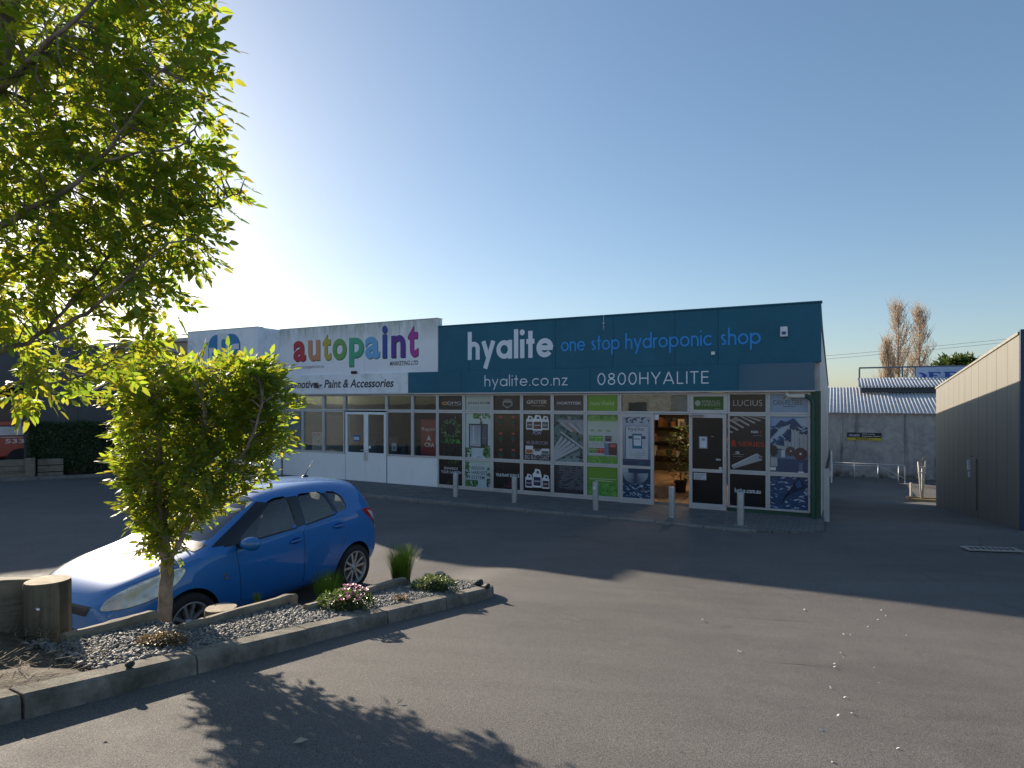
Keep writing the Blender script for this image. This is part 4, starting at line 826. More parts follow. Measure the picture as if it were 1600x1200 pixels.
mb = MB(); mb.add([(-.03, -.05, 1.12), (.03, -.05, 1.12), (.09, .02, 1.5), (.05, .02, 1.5), (-.03, -.01, 1.12), (.03, -.01, 1.12), (.09, .05, 1.5), (.05, .05, 1.5)], [(0, 1, 2, 3), (7, 6, 5, 4), (0, 4, 5, 1), (1, 5, 6, 2), (2, 6, 7, 3), (3, 7, 4, 0)]); mb.build('gate_arm', M('dark_steel', (.05, .055, .06), .5, .4), gp)

# ------------------------------------------------------------------ bollards
proto = None
bl_lab = ['galvanised bollard in front of the black window at the left end', 'galvanised bollard in front of the dark bottle poster window', 'galvanised bollard with a sticker in front of the bright green poster', 'galvanised bollard in front of the open shop doorway', 'galvanised bollard in front of the black lower window right of the doors']
for (bx, by), lb in zip([(712, 780), (804, 788.5), (931, 799.5), (1050, 811), (1157, 821.5)], bl_lab):
    p = ray(bx, by-1.5, lambda X, Y: ground_z(X, Y)+.03)
    if proto is None:
        proto = thing('bollard', lb, 'bollard', p, ROT, 'bollards along the shop front'); t = proto
        mb = MB(); mb.lathe([(.001, .69), (.055, .688), (.068, .675), (.07, .66), (.07, .0)], 24); mb.build('post', M('bollard_galvanised', (.40, .42, .43), .42, .55, .14, 9., dirt=(.26, .27, .27), dscale=7), t, smooth=True, angle=40)
        mb = MB(); mb.box(-.13, .13, -.13, .13, 0, .014); [mb.lathe([(.001, .032), (.014, .032), (.014, .012)], 6, Matrix.Translation((a, b, 0))) for a in (-.1, .1) for b in (-.1, .1)]; mb.build('base_plate', MATS['bollard_galvanised'], t, bevel=.002)
    else:
        t = copy_tree(proto); t['label'] = lb; t.location = p
    t.rotation_euler = (random.uniform(-.012, .012), random.uniform(-.012, .012), ROT+random.uniform(-.2, .2))
    t.location.z -= .012
    if bx == 931:
        st = MB(); n_ = 8; a0 = -2.2
        pts = [(.0712*math.cos(a0+.9*i/n_), .0712*math.sin(a0+.9*i/n_)) for i in range(n_+1)]
        st.add([(a, b, .50) for a, b in pts]+[(a, b, .58) for a, b in pts], [(i, i+1, n_+2+i, n_+1+i) for i in range(n_)]); st.build('sticker', M('sticker_white', (.7, .72, .75), .4), t)
# ================================================================== RIGHT BUILDING (beige metal panels)
def panel_mat():
    m, nt, b, tc = newmat('beige_panel'); vec = tc.outputs['Object']
    mp = node(nt, 'ShaderNodeMapping'); nt.links.new(vec, mp.inputs[0]); mp.inputs['Scale'].default_value = (1, 1, .08)
    c = ramp(nt, noise(nt, mp.outputs[0], 7, 5, .6), [(.3, (.172, .160, .132)), (.7, (.207, .193, .162))])
    nt.links.new(c, b.inputs['Base Color']); b.inputs['Roughness'].default_value = .5; return m
BEIGE = panel_mat(); NAVYW = M('navy_cladding', (.02, .05, .10), .5, 0, .1)
rbx, rby = W2L(10.49, 12.97)
rb = thing('metal_clad_building', 'beige metal panelled building beside the driveway on the right', 'building', L2W(rbx, rby), ROT)
def rtop(t): return 3.99-.076*t
def rbot(t): return -.05-.107*max(0, t+.9)
tj = [0.0]
for px in (1556.9, 1528.8, 1507.6, 1489.5, 1475.5, 1462.5):
    k = (px-CX)/FPX; q = L2W(rbx, rby); tj.append((k*q.y-q.x)/(.4584-k*.8888))
for a, b in zip(tj[:-1], tj[1:]):
    for a2, b2 in ((a, (a+b)/2), ((a+b)/2, b)):                      # each sheet a slim tray panel
        mb = MB(); g = .011; pts = [(a2+g, rbot(a2)-.3), (b2-g, rbot(b2)-.3), (b2-g, rtop(b2)-.06), (a2+g, rtop(a2)-.06)]
        mb.prism(pts, 0, .06, lambda p, q, d: (d, p, q)); mb.build('wall_panel', BEIGE, rb, bevel=.006)
te = tj[-1]
mb = MB(); mb.prism([(.0, rtop(0)-.06), (te+.02, rtop(te)-.06), (te+.02, rtop(te)), (.0, rtop(0))], -.03, .25, lambda p, q, d: (d, p, q)); mb.build('cap_flashing', M('beige_cap', (.27, .24, .19), .45), rb, bevel=.004)
mb = MB(); mb.prism([(0.01, -.5), (te, -2.2), (te, rtop(te)-.07), (.01, rtop(0)-.07)], .07, .2, lambda p, q, d: (d, p, q)); mb.build('wall', DARKIN, rb)
mb = MB(); mb.box(.0, 14, -.09, -.01, -.3, rtop(0)+.04); mb.build('front_wall', NAVYW, rb, bevel=.006)
mb = MB(); mb.add([(.2, .02, rtop(0)-.35), (14, .02, rtop(0)-.35), (14, te, rtop(te)-.35), (.2, te, rtop(te)-.35)], [(0, 1, 2, 3)]); mb.build('roof', MATS['roof_sheet'], rb)
mb = MB(); mb.prism([(te-.1, -2.3), (te, -2.3), (te, rtop(te)-.07), (te-.1, rtop(te)-.07)], .21, 14, lambda p, q, d: (d, p, q)); mb.build('end_wall', BEIGE, rb)
# service door slot with lock boxes
k = (1518.5-CX)/FPX; q = L2W(rbx, rby); td = (k*q.y-q.x)/(.4584-k*.8888); qd = L2W(rbx, rby+td)
zt_ = CAMZ-(712-HY)/FPX*qd.y; zb_ = CAMZ-(791-HY)/FPX*qd.y
mb = MB(); mb.box(-.012, -.002, td-.06, td+.04, zb_, zt_); mb.build('door_gap', DARKIN, rb)
mb = MB(); mb.box(-.03, -.002, td-.75, td-.07, zb_, zt_-.03); mb.build('service_door', M('door_taupe', (.20, .18, .15), .5), rb, bevel=.008)
mb = MB(); mb.box(-.07, -.002, td+.10, td+.28, zt_-.42, zt_-.14); mb.box(-.06, -.002, td+.06, td+.2, zt_-.62, zt_-.46); mb.build('lock_box', MATS['white_plastic'], rb, bevel=.01)

# ================================================================== CONCRETE WAREHOUSE AT THE END OF THE DRIVEWAY
GZ = -1.9; WV = 27.4
wh = thing('concrete_warehouse', 'stained concrete warehouse with corrugated iron roof behind the driveway', 'warehouse', L2W(0, WV, GZ), ROT)
def conc_mat():
    m, nt, b, tc = newmat('stained_concrete'); vec = tc.outputs['Object']
    n1 = noise(nt, vec, 1.1, 8, .75, .4); c = ramp(nt, n1, [(.25, (.17, .168, .165)), (.5, (.33, .325, .32)), (.78, (.50, .49, .475))])
    mp = node(nt, 'ShaderNodeMapping'); nt.links.new(vec, mp.inputs[0]); mp.inputs['Scale'].default_value = (1.3, 1, .12)
    c = mixc(nt, ramp(nt, noise(nt, mp.outputs[0], 1.6, 6, .7), [(.54, 0.), (.70, .85)]), c, (.12, .11, .105))
    sp = nt.nodes.new('ShaderNodeSeparateXYZ'); nt.links.new(vec, sp.inputs[0])
    lo = mathn(nt, 'MULTIPLY', mathn(nt, 'SUBTRACT', .5, sp.outputs[2], None, True), ramp(nt, noise(nt, vec, 3, 5), [(.4, 0.), (.6, 2.)]), None, True)
    c = mixc(nt, lo, c, (.08, .072, .04)); nt.links.new(c, b.inputs['Base Color']); b.inputs['Roughness'].default_value = .92; bump(nt, b, n1, .3); return m
CW = conc_mat(); x_l, x_r = fx(1270, WV), fx(1560, WV); xj = fx(1414, WV); hw = 3.75
for a, b in ((x_l, xj), (xj, x_r)):
    mb = MB(); mb.box(a+.008, b-.008, 0, .25, -.4, hw); mb.build('wall_panel', CW, wh, bevel=.01)
def corrugated(name, x0, x1, y0, z0, y1, z1, pitch=.19, amp=.028, mat=None, par=wh):
    n = int((x1-x0)/pitch*8); ii = np.arange(n+1); xs = x0+(x1-x0)*ii/n; h = amp*np.cos(2*np.pi*(xs-x0)/pitch)
    sl = math.hypot(y1-y0, z1-z0); ny, nz = -(z1-z0)/sl, (y1-y0)/sl
    A = np.stack([xs, y0+h*ny, z0+h*nz], 1); B = np.stack([xs, y1+h*ny, z1+h*nz], 1)
    A2 = A-np.array([0, ny, nz])*.004; B2 = B-np.array([0, ny, nz])*.004
    V = np.concatenate([A, B, A2, B2]); m = n+1; i = np.arange(n)
    F = np.concatenate([np.stack([i, i+1, m+i+1, m+i], 1), np.stack([2*m+i+1, 2*m+i, 3*m+i, 3*m+i+1], 1), np.stack([i+1, i, 2*m+i, 2*m+i+1], 1)])
    return np_mesh(name, V, [F], mat, par, True)
IRON = M('corrugated_iron', (.50, .51, .53), .45, .2, .14, 2.5, dirt=(.34, .29, .25), dscale=1.1, dlo=.55, dhi=.75)
corrugated('corrugated_roof', x_l, x_r, -.25, hw+.02, 6.0, 5.40, mat=IRON)
xu = fx(1342.5, WV+4.2)
mb = MB(); mb.box(xu+.1, x_r+4, 4.25, 4.4, 5.0, 5.42); mb.build('eave_shadow_strip', M('eave_shadow_dark', (.05, .06, .08), .6), wh)  # upstand coloured dark for the shadow under the upper roof
corrugated('corrugated_roof', xu, x_r+4, 3.9, 5.33, 7.4, 6.05, mat=IRON)
mb = MB(); mb.box(x_l, x_l+.2, .26, 12, -.4, 3.7); mb.box(x_r-.2, x_r, .26, 12, -.4, 3.7); mb.build('side_wall', CW, wh)
# billboard on the roof
by_ = 7.5; X = lambda px: fx(px, WV+by_); Z = lambda px, py: fz(px, py, WV+by_)
bb = thing('roof_billboard', 'long steel framed billboard with blue letters on the iron roof', 'billboard', L2W(0, WV+by_, 0), ROT)
STEEL = M('frame_steel', (.13, .16, .20), .5, .4)
zt0, zb0 = Z(1342, 575), Z(1342, 596); xr_ = X(1640)
for nm, z_ in (('rail', zt0), ('rail', zb0)):
    mb = MB(); mb.box(X(1342), xr_, -.06, .06, z_-.05, z_+.05); mb.build(nm, STEEL, bb)
for px in (1342.8, 1410, 1430, 1520, 1600):
    mb = MB(); mb.box(X(px)-.05, X(px)+.05, -.055, .055, zb0-.5, zt0-.052); mb.build('post', STEEL, bb)
mb = MB(); mb.box(X(1431), xr_-.1, -.12, -.07, zb0+.055, zt0-.055); sg = mb.build('sign_panel', M('billboard_white', (.36, .46, .64), .6, 0, .1), bb)
pr = Print(-.123, .001); zA, zB = Z(1450, 592.5), Z(1450, 581.5); BLU = (.015, .07, .33)
# cut-off D, then E and R, in wide slab letters
dx0 = X(1431.5); n = 14; cz = (zA+zB)/2; hh = (zB-zA)/2
outer = [(dx0+(X(1448)-dx0)*(.45+.55*math.sin(math.pi*i/n)), zA+(zB-zA)*i/n) for i in range(n+1)]; inner = [(dx0+(X(1441)-dx0)*(.2+.8*math.sin(math.pi*i/n)), zA+hh*.22+(zB-zA-hh*.44)*i/n) for i in range(n+1)]
for i in range(n): pr.poly([inner[i], outer[i], outer[i+1], inner[i+1]], BLU, layer=1)
def slab(parts, x0, x1):
    for k_, (a, b, c, d) in enumerate(parts): pr.rect(x0+a*(x1-x0), zA+b*(zB-zA), x0+c*(x1-x0), zA+d*(zB-zA), BLU, layer=2+k_)
slab([(0, 0, 1, .16), (.1, .15, .42, .85), (0, .84, 1, 1), (.4, .42, .75, .58), (.9, .15, 1, .32), (.9, .68, 1, .85)], X(1449.5), X(1469))
slab([(0, 0, .5, .16), (.1, .15, .40, .85), (0, .84, .8, 1), (.38, .40, .8, .55), (.7, .5, .98, .9), (.6, .0, .9, .42)], X(1474), X(1498))
slab([(0, 0, .5, .16), (.1, .15, .40, .85), (0, .84, .9, 1), (.38, .40, .8, .55)], X(1504), X(1526))
pr.build('lettering', sg, PAINTPRINT)
# entrance sign on the wall
X = lambda px: fx(px, WV); Z = lambda px, py: fz(px, py, WV)
es = thing('entrance_sign', 'black and yellow entrance sign on the concrete warehouse wall', 'sign', L2W(0, WV, 0), ROT)
mb = MB(); mb.box(X(1323.5), X(1377.5), -.035, -.002, Z(1350, 688), Z(1350, 676)); sb = mb.build('sign_board', M('sign_black', (.015, .015, .02), .4), es)
pr = Print(-.037, .001); x0, x1, z0, z1 = X(1323.5), X(1377.5), Z(1350, 688), Z(1350, 676); wd, hh = x1-x0, z1-z0
pr.rect(x0, z0, x1, z0+.34*hh, (.50, .40, .03)); pr.text('ENTRANCE', x0+.26*wd, z0+.07*hh, x0+.64*wd, z0+.29*hh, (.03, .03, .03), .04); pr.stroke([(x0+.67*wd, z0+.18*hh), (x0+.73*wd, z0+.18*hh)], .06*hh, (.03, .03, .03))
pr.text('music', x0+.05*wd, z0+.48*hh, x0+.38*wd, z0+.86*hh, (.40, .42, .60), .02, .2); pr.text('WOF, Tuning,', x0+.44*wd, z0+.70*hh, x0+.80*wd, z0+.90*hh, (.62, .62, .64), .02); pr.text('Suspension, Repairs', x0+.44*wd, z0+.44*hh, x0+.97*wd, z0+.64*hh, (.62, .62, .64), .02)
pr.build('lettering', sb, PAINTPRINT)
# handrail, bollard, staked sapling
def gz_at(px, v): p = L2W(fx(px, v), v); return ground_z(p.x, p.y)
hv = 24.6; hr = thing('handrail', 'thin galvanised handrail along the foot of the concrete wall', 'railing', L2W(0, hv, GZ), ROT)
mb = MB(); xa, xb = fx(1296, hv), fx(1414, hv)
mb.tube([(xa, 0, 1.02), (xb-.1, 0, 1.02), (xb, 0, .92), (xb, 0, 0)], .025, 8); mb.build('rail', GALV, hr, smooth=True)
mb = MB(); mb.tube([(xa, 0, .9), (fx(1375, hv), 0, .9), (xb-.02, 0, .32)], .018, 8); mb.build('brace', GALV, hr, smooth=True)
for px in (1301, 1335, 1372, 1404):
    mb = MB(); mb.tube([(fx(px, hv), 0, 0), (fx(px, hv), 0, 1.0)], .02, 8); mb.build('post', GALV, hr, smooth=True)
mb = MB(); mb.box(xb-.25, xb+.2, -.12, .12, 0, .03); mb.build('foot_plate', GALV, hr)
pv = 19.0; sp_ = thing('white_post', 'short white post standing by the end of the driveway', 'post', L2W(fx(1423.5, pv), pv, gz_at(1423, pv)), ROT)
mb = MB(); mb.lathe([(.001, .74), (.045, .735), (.05, .72), (.05, 0)], 16); mb.build('post', M('cream_paint', (.55, .50, .42), .6), sp_, smooth=True, angle=40)
mb = MB(); mb.lathe([(.075, 0), (.075, .02), (.001, .025)], 16); mb.build('base_ring', GALV, sp_)
tvv = 18.6; tz = gz_at(1441, tvv); tg = thing('staked_sapling', 'bare sapling between white stakes in a timber edged planter', 'sapling', L2W(fx(1441, tvv), tvv, tz), ROT)
WP_ = M('stake_white', (.60, .57, .50), .6)
for dx, h, ln in ((-.12, 1.75, -.04), (.08, 1.80, .05), (.0, 1.55, .0)):
    mb = MB(); mb.tube([(dx*.3, dx*.2, .1), (dx, dx*.4, h*.7), (dx+ln, dx*.3, h)], .032, 8); mb.build('stake', WP_, tg, smooth=True)
for zz in (1.25, 1.5):
    mb = MB(); mb.box(-.17, .15, -.06, .02, zz, zz+.05); mb.build('tie_bar', WP_, tg)
mb = MB(); mb.tube([(0, 0, 0), (.02, .03, .9), (-.03, .05, 1.7), (.05, .06, 2.0)], [.03, .025, .015, .006], 7)
for a in range(7): mb.tube([(-.01, .04, 1.2+.1*a), (.16*math.cos(a*2.1), .16*math.sin(a*2.1), 1.45+.1*a)], [.01, .003], 5)
mb.build('trunk', mat_bark('sapling_bark', (.10, .07, .05), (.18, .13, .09)), tg)
pl = MB()
for a, b, c, d in ((-.6, .75, -.4, -.32), (-.6, .75, .32, .4), (-.6, -.52, -.31, .31), (.67, .75, -.31, .31)): pl.box(a, b, c, d, -.15, .12)
pl.build('planter_edge', M('planter_timber', (.38, .28, .16), .85, bs=30), tg, bevel=.01)
pl = MB(); pl.box(-.51, .66, -.31, .31, -.1, .06); pl.build('planter_soil', MATS['bed_soil'], tg)
# drain grate set in the driveway mouth
dg = ray(1549, 860.5); gr = thing('drain_grate', 'steel drain grate set in the asphalt at the driveway mouth', 'drain', dg+Vector((0, 0, .03)), -.16)
DS = M('drain_steel', (.36, .35, .33), .6, .2)
mb = MB(); mb.ring(-.42, .42, -.13, .13, .025, -.012, .012); mb.v = [(a, c, b) for a, b, c in mb.v]; mb.build('frame', DS, gr)
mb = MB(); mb.box(-.4, .4, -.11, .11, -.06, .001); mb.build('pit', M('pit_black', (.01, .01, .01), .9), gr)
for i in range(9):
    mb = MB(); x_ = -.36+.09*i; mb.box(x_-.011, x_+.011, -.106, .106, .002, .010, 0, Matrix.Rotation(.0, 4, 'Z')); mb.build('bar', DS, gr)

# ================================================================== POWER LINES AND POLES
PB = mat_bark('pole_timber', (.14, .12, .10), (.22, .19, .16), 10)
def pole(loc, lab, h=10.5):
    t = thing('utility_pole', lab, 'utility pole', loc, .3); mb = MB(); mb.tube([(0, 0, -.5), (0, 0, h)], [.16, .11], 12); mb.build('post', PB, t, smooth=True)
    mb = MB(); mb.box(-1.1, 1.1, -.06, .06, h-.6, h-.48); mb.build('cross_arm', PB, t, bevel=.01); return t
pA = Vector((8.0, 62, 0)); pB = Vector((75, 56, 0))
pole(pA, 'timber utility pole hidden behind the shop roof'); pole(pB, 'timber utility pole beyond the beige building', 12.8)
WIRE = M('wire_black', (.05, .05, .055), .6)
for i, (za, zb2, nm) in enumerate(((5.5, 11.9, 'topmost overhead wire crossing the sky beside the bare poplars'), (5.2, 11.6, 'second overhead wire just under the topmost one'), (3.7, 5.3, 'low overhead wire crossing behind the billboard frame'), (3.2, 3.8, 'lowest overhead wire just above the warehouse roof'))):
    mb = MB(); a = pA+Vector((0, .3*i, za)); b = pB+Vector((0, .3*i, zb2)); mb.tube([a.lerp(b, t/24)-Vector((0, 0, 1.6*4*(t/24)*(1-t/24)*.5)) for t in range(25)], .014, 5)
    o = mb.build('power_line', WIRE); tag(o, nm, 'power line', 'overhead wires')

# ================================================================== BARE POPLARS, EVERGREEN
def poplar(px, py_top, Y, wpx, seed, lab, twin=0):
    r = random.Random(seed); base = Vector(((px-CX)/FPX*Y, Y, -2.0)); H = CAMZ+(HY-py_top)/FPX*Y+2.0; W = wpx/FPX*Y/2
    t = thing('poplar_tree', lab, 'tree', base, 0, 'bare poplars behind the warehouse')
    mb = MB(); mb.tube([(0, 0, 0), (.1, 0, H*.3), (-.05, .05, H*.6), (.05, 0, H*.97)], [.34, .24, .13, .02], 8); mb.build('trunk', POPB, t, smooth=True)
    tw = MB()
    for i in range(170):
        f = r.uniform(.08, .93); z0 = H*f; a = r.uniform(0, 6.28); reach = W*r.uniform(.35, 1.15)*(1-max(0, f-.45)/.8)*(0.55 if f < .15 else 1); ln = H*r.uniform(.10, .26)*(1.1-f*.6)
        p1 = Vector((math.cos(a)*reach*.55, math.sin(a)*reach*.55, z0+ln*.35)); p2 = Vector((math.cos(a)*reach, math.sin(a)*reach, min(H*1.0, z0+ln)))
        tw.tube([(0, 0, z0), p1, p2], [.055*(1-f*.6), .030*(1-f*.5), .008], 4, cap=False)
        for j in range(8):
            s_ = r.uniform(.25, 1); q = (Vector((0, 0, z0)).lerp(p1, s_*2) if s_ < .5 else p1.lerp(p2, s_*2-1)); d = Vector((r.uniform(-.5, .5)*W*.7, r.uniform(-.5, .5)*W*.7, r.uniform(.5, 1.7)))
            tw.tube([q, q+d*.5+Vector((r.uniform(-.1, .1), 0, 0)), q+d], [.022, .015, .005], 3, cap=False)
    tw.build('crown', POPB, t); return t
POPB = M('poplar_twigs', (.36, .27, .19), .9, 0, .3, 2.)
poplar(1404, 478, 78, 62, 3, 'taller broad bare poplar left of the other behind the roof billboard')
poplar(1437, 484, 80, 54, 8, 'slimmer bare poplar right of the taller one behind the roof billboard')
poplar(1385, 534, 77, 34, 5, 'lowest bare poplar at the left edge of the poplar group')

def leaf_template(n_pairs=3, L=.20, ll=.085, lw=.034, droop=.25, seed=0):
    """pinnate compound leaf along +x, lying in x-y, z up"""
    r = random.Random(seed); V = []; F3 = []; F4 = []
    def leaflet(o, ang, s):
        c, sn = math.cos(ang), math.sin(ang); roll = r.uniform(-.5, .5); dz = -r.uniform(.05, .3)*s*ll; n = len(V)
        for a, b, h in ((0, 0, 0), (.32, .5, .12), (.32, -.5, .12), (.72, .36, .06), (.72, -.36, .06), (1, 0, 0)):
            x = a*ll*s; y = b*lw*s; z = abs(b)*h*lw*2+y*roll*.6+dz*a*a
            V.append((o[0]+c*x-sn*y, o[1]+sn*x+c*y, o[2]+z))
        F3.extend([(n, n+2, n+1), (n+3, n+4, n+5)]); F4.append((n+1, n+2, n+4, n+3))
    for k in range(n_pairs):
        t = .30+.62*k/max(1, n_pairs); o = (t*L, 0, -droop*L*t*t)
        for sg in (1, -1): leaflet(o, sg*r.uniform(.7, 1.15), r.uniform(.8, 1.05))
    leaflet((L*.92, 0, -droop*L*.85), r.uniform(-.15, .15), 1.1)
    # rachis
    n = len(V); V += [(0, -.0025, 0), (0, .0025, 0), (L*.92, .0015, -droop*L*.85), (L*.92, -.0015, -droop*L*.85)]; F4.append((n, n+3, n+2, n+1))
    return np.array(V), np.array(F3), np.array(F4)
def rot_frames(D, rng, updir=None):
    """orthonormal frames with x along D (n,3), z close to up"""
    D = D/np.linalg.norm(D, axis=1)[:, None]; up = np.array([0, 0, 1.0])+rng.normal(0, .45, D.shape)
    y = np.cross(up, D); y /= np.linalg.norm(y, axis=1)[:, None]; z = np.cross(D, y); return np.stack([D, y, z], 2)
def leaf_cloud(name, pos, D, mat, par, tmpl, rng, smin=.75, smax=1.2):
    n = len(pos); R = rot_frames(D, rng); s = rng.uniform(smin, smax, n); VV = []; T = []; Qd = []; off = 0; which = rng.integers(0, len(tmpl), n)
    for k, (V, a, b) in enumerate(tmpl):
        I = np.where(which == k)[0]
        if not len(I): continue
        P = np.einsum('nij,kj->nki', R[I], V)*s[I][:, None, None]+pos[I][:, None, :]
        o = (off+np.arange(len(I))*len(V))[:, None, None]; VV.append(P.reshape(-1, 3)); T.append((a[None]+o).reshape(-1, 3)); Qd.append((b[None]+o).reshape(-1, 4)); off += len(I)*len(V)
    return np_mesh(name, np.concatenate(VV), [np.concatenate(T), np.concatenate(Qd)], mat, par)
def leaf_objects(pos, D, mat, par, tmpl, rng, name='leaf', s0=.8, s1=1.2):
    mes = []
    for k, (V, a, b) in enumerate(tmpl):
        o = np_mesh(name, V, [a, b], mat); mes.append(o.data); bpy.data.objects.remove(o)
    R = rot_frames(D, rng)
    for i in range(len(pos)):
        o = link(name, mes[int(rng.integers(len(mes)))], par); m = Matrix(R[i].tolist()).to_4x4()*1.0; s = float(rng.uniform(s0, s1))
        o.matrix_local = Matrix.Translation(Vector(pos[i])) @ m @ Matrix.Diagonal((s, s, s, 1))
EVG = mat_leaf('evergreen_leaf', [(.02, .05, .015), (.05, .09, .02), (.07, .11, .03)], [(.10, .16, .03), (.16, .22, .05)], .3)
def blob_tree(base, H, Rr, lab, n=1500, size=4.0):
    r = np.random.default_rng(int(H*100)); t = thing('evergreen_tree', lab, 'tree', base)
    mb = MB(); mb.tube([(0, 0, 0), (0, 0, H*.8)], [.3, .08], 8); mb.build('trunk', mat_bark('evergreen_bark', (.05, .04, .03), (.1, .08, .06)), t)
    d = r.normal(size=(n, 3)); d /= np.linalg.norm(d, axis=1)[:, None]; lob = 1+.25*np.sin(d[:, 0]*5+1)*np.sin(d[:, 1]*6)*np.cos(d[:, 2]*4)
    p = d*(Rr*lob*r.uniform(.6, 1, n)**.5)[:, None]*np.array([1, 1, .7])+np.array([0, 0, H-Rr*.7])
    leaf_cloud('crown', p, d+r.normal(0, .5, d.shape), EVG, t, [leaf_template(3, .2*size, .085*size, .034*size, .3, s) for s in range(3)], r)
blob_tree(Vector(((1497-CX)/FPX*62, 62, -2)), 2+CAMZ+(HY-566)/FPX*62, 1.7, 'dark evergreen tree top rising behind the billboard')

# ================================================================== LEFT NEIGHBOUR
dk = M('charcoal_cladding', (.048, .056, .066), .55, 0, .12, 1.2)
kA, kB = ray(0, 752.5), ray(177, 744.4); kd = (kB-kA).normalized(); kn = Vector((-kd.y, kd.x, 0)); ka = math.atan2(kd.y, kd.x)
def kx(px, n):
    """distance along the lot edge of photo column px, n metres behind it"""
    k = (px-CX)/FPX; o = kA+kn*n; return (k*o.y-o.x)/(kd.x-k*kd.y)
WN = 1.32; wx0 = kx(37, WN); w0_ = kA+kn*WN+kd*wx0; w0_.z = 0
lb = thing('charcoal_building', 'dark charcoal clad building behind the clipped hedge', 'building', w0_, ka)
def ltop(px, py):
    o = w0_+kd*(kx(px, WN)-wx0); return CAMZ-(py-HY)/FPX*o.y
xa_, za_ = kx(108, WN)-wx0, ltop(108, 537); xb_, zb2_ = kx(298, WN)-wx0, ltop(298, 552); xm_ = kx(106, WN)-wx0
lt_ = lambda x: za_+(zb2_-za_)*(x-xa_)/(xb_-xa_)
lbj = [0.0]+[xa_+1.25*i-1.0 for i in range(0, 9)]
for a, b in zip(lbj[:-1], lbj[1:]):
    mb = MB(); mb.prism([(a+.004, -.2), (b-.004, -.2), (b-.004, lt_(b)-.07), (a+.004, lt_(a)-.07)], 0, .08, lambda p, q, d: (p, d, q)); mb.build('wall_panel', dk, lb, bevel=.005)
xe = lbj[-1]
mb = MB(); mb.prism([(0, lt_(0)-.068), (xe, lt_(xe)-.068), (xe, lt_(xe)), (0, lt_(0))], -.04, .25, lambda p, q, d: (p, d, q)); mb.build('cap_flashing', dk, lb, bevel=.006)
mb = MB(); mb.box(-9, -.01, .02, .2, 3.0, lt_(0)-.07); mb.box(-9, -5.5, .02, .2, -.2, 2.999); mb.build('front_wall', dk, lb)
mb = MB(); mb.add([(-9, .26, 4.1), (xe, .26, lt_(xe)-.3), (xe, 7, lt_(xe)-.3), (-9, 7, 4.1)], [(0, 1, 2, 3)]); mb.build('roof', MATS['roof_sheet'], lb)
mb = MB(); mb.box(-5.5, -.01, 3.6, 3.7, 0, 3.1); mb.build('inner_wall', DARKIN, lb)
mb = MB(); mb.box(-9, xm_, .26, 1.6, 4.12, 5.15); mb.build('roof_shade_block', M('shade_block_grey', (.12, .125, .13), .6), lb)  # unseen block added on the roof to throw the lot into shade
fr = MB(); fr.box(-1.05, -.01, -.06, .0, 2.60, 2.68); fr.box(-.16, -.05, -.10, .0, 1.55, 2.5); fr.build('door_frame', M('white_frame', (.45, .47, .5), .5), lb, bevel=.004)
gb = thing('rear_building', 'pale grey block building peeping over the charcoal roof', 'building', (-21.5, 37, 0), ROT)
mb = MB(); mb.box(-6, 9, 0, .25, 0, 5.9); mb.build('wall', M('block_grey', (.33, .31, .28), .85, bs=25), gb)
mb = MB(); mb.box(8.75, 9.0, .26, 14, 0, 5.75); mb.build('side_wall', MATS['block_grey'], gb)
mb = MB(); mb.add([(-6.2, -.3, 5.92), (9.2, -.3, 5.92), (9.2, 14, 5.4), (-6.2, 14, 5.4), (-6.2, -.3, 6.1), (9.2, -.3, 6.1), (9.2, 14, 5.58), (-6.2, 14, 5.58)], [(0, 1, 5, 4), (4, 5, 6, 7), (1, 2, 6, 5), (3, 2, 1, 0), (0, 4, 7, 3), (2, 3, 7, 6)]); mb.build('roof', MATS['roof_sheet'], gb)
# hedge along the lot edge, standing on a timber retaining edge
h0 = kA+kd*((35/177)*(kB-kA).length)+kn*.42
hd_ = thing('clipped_hedge', 'dark green clipped hedge in front of the charcoal wall', 'hedge', h0, ka)
rn = np.random.default_rng(4); n = 15000; Lh = 7.6; P_ = rn.uniform(0, 1, (n, 3)); face = rn.integers(0, 10, n)
P_[:, 1] = np.where(face < 6, rn.uniform(0, .12, n), P_[:, 1]); P_[:, 2] = np.where((face >= 6) & (face < 9), rn.uniform(.93, 1.0, n), P_[:, 2]); P_[:, 0] = np.where(face == 9, rn.uniform(0, .03, n), P_[:, 0])
hz0, hz1 = .14, 2.55-(661-627)/980*21.2
bump_ = .09*np.sin(P_[:, 0]*Lh*2.1)+.06*np.sin(P_[:, 0]*Lh*5+P_[:, 2]*6)
pos = np.stack([P_[:, 0]*Lh, P_[:, 1]*.72+bump_*(1-P_[:, 1]), hz0+P_[:, 2]*(hz1-hz0)+.03*np.sin(P_[:, 0]*40)+rn.normal(0, .02, n)], 1)
pos[:, 2] += (.38*(1-smooth(0, 1, 0)))*np.clip(1.2-pos[:, 0], 0, 1)*(P_[:, 2] < .25)*.8
def simple_leaf(l, w_): 
    V = np.array([(0, 0, 0), (.45*l, w_/2, .02*l), (.45*l, -w_/2, .02*l), (l, 0, -.05*l)]); return V, np.zeros((0, 3), int), np.array([(0, 2, 3, 1)])
HED = mat_leaf('hedge_leaf', [(.035, .075, .036), (.055, .11, .048), (.085, .14, .06), (.05, .085, .036)], [(.05, .09, .02), (.08, .14, .03)], .25)
leaf_cloud('foliage', pos, np.stack([rn.normal(0, .7, n), -np.abs(rn.normal(.6, .5, n)), rn.normal(.3, .6, n)], 1), HED, hd_, [simple_leaf(.09, .05), simple_leaf(.11, .055), simple_leaf(.07, .045)], rn)
mb = MB()
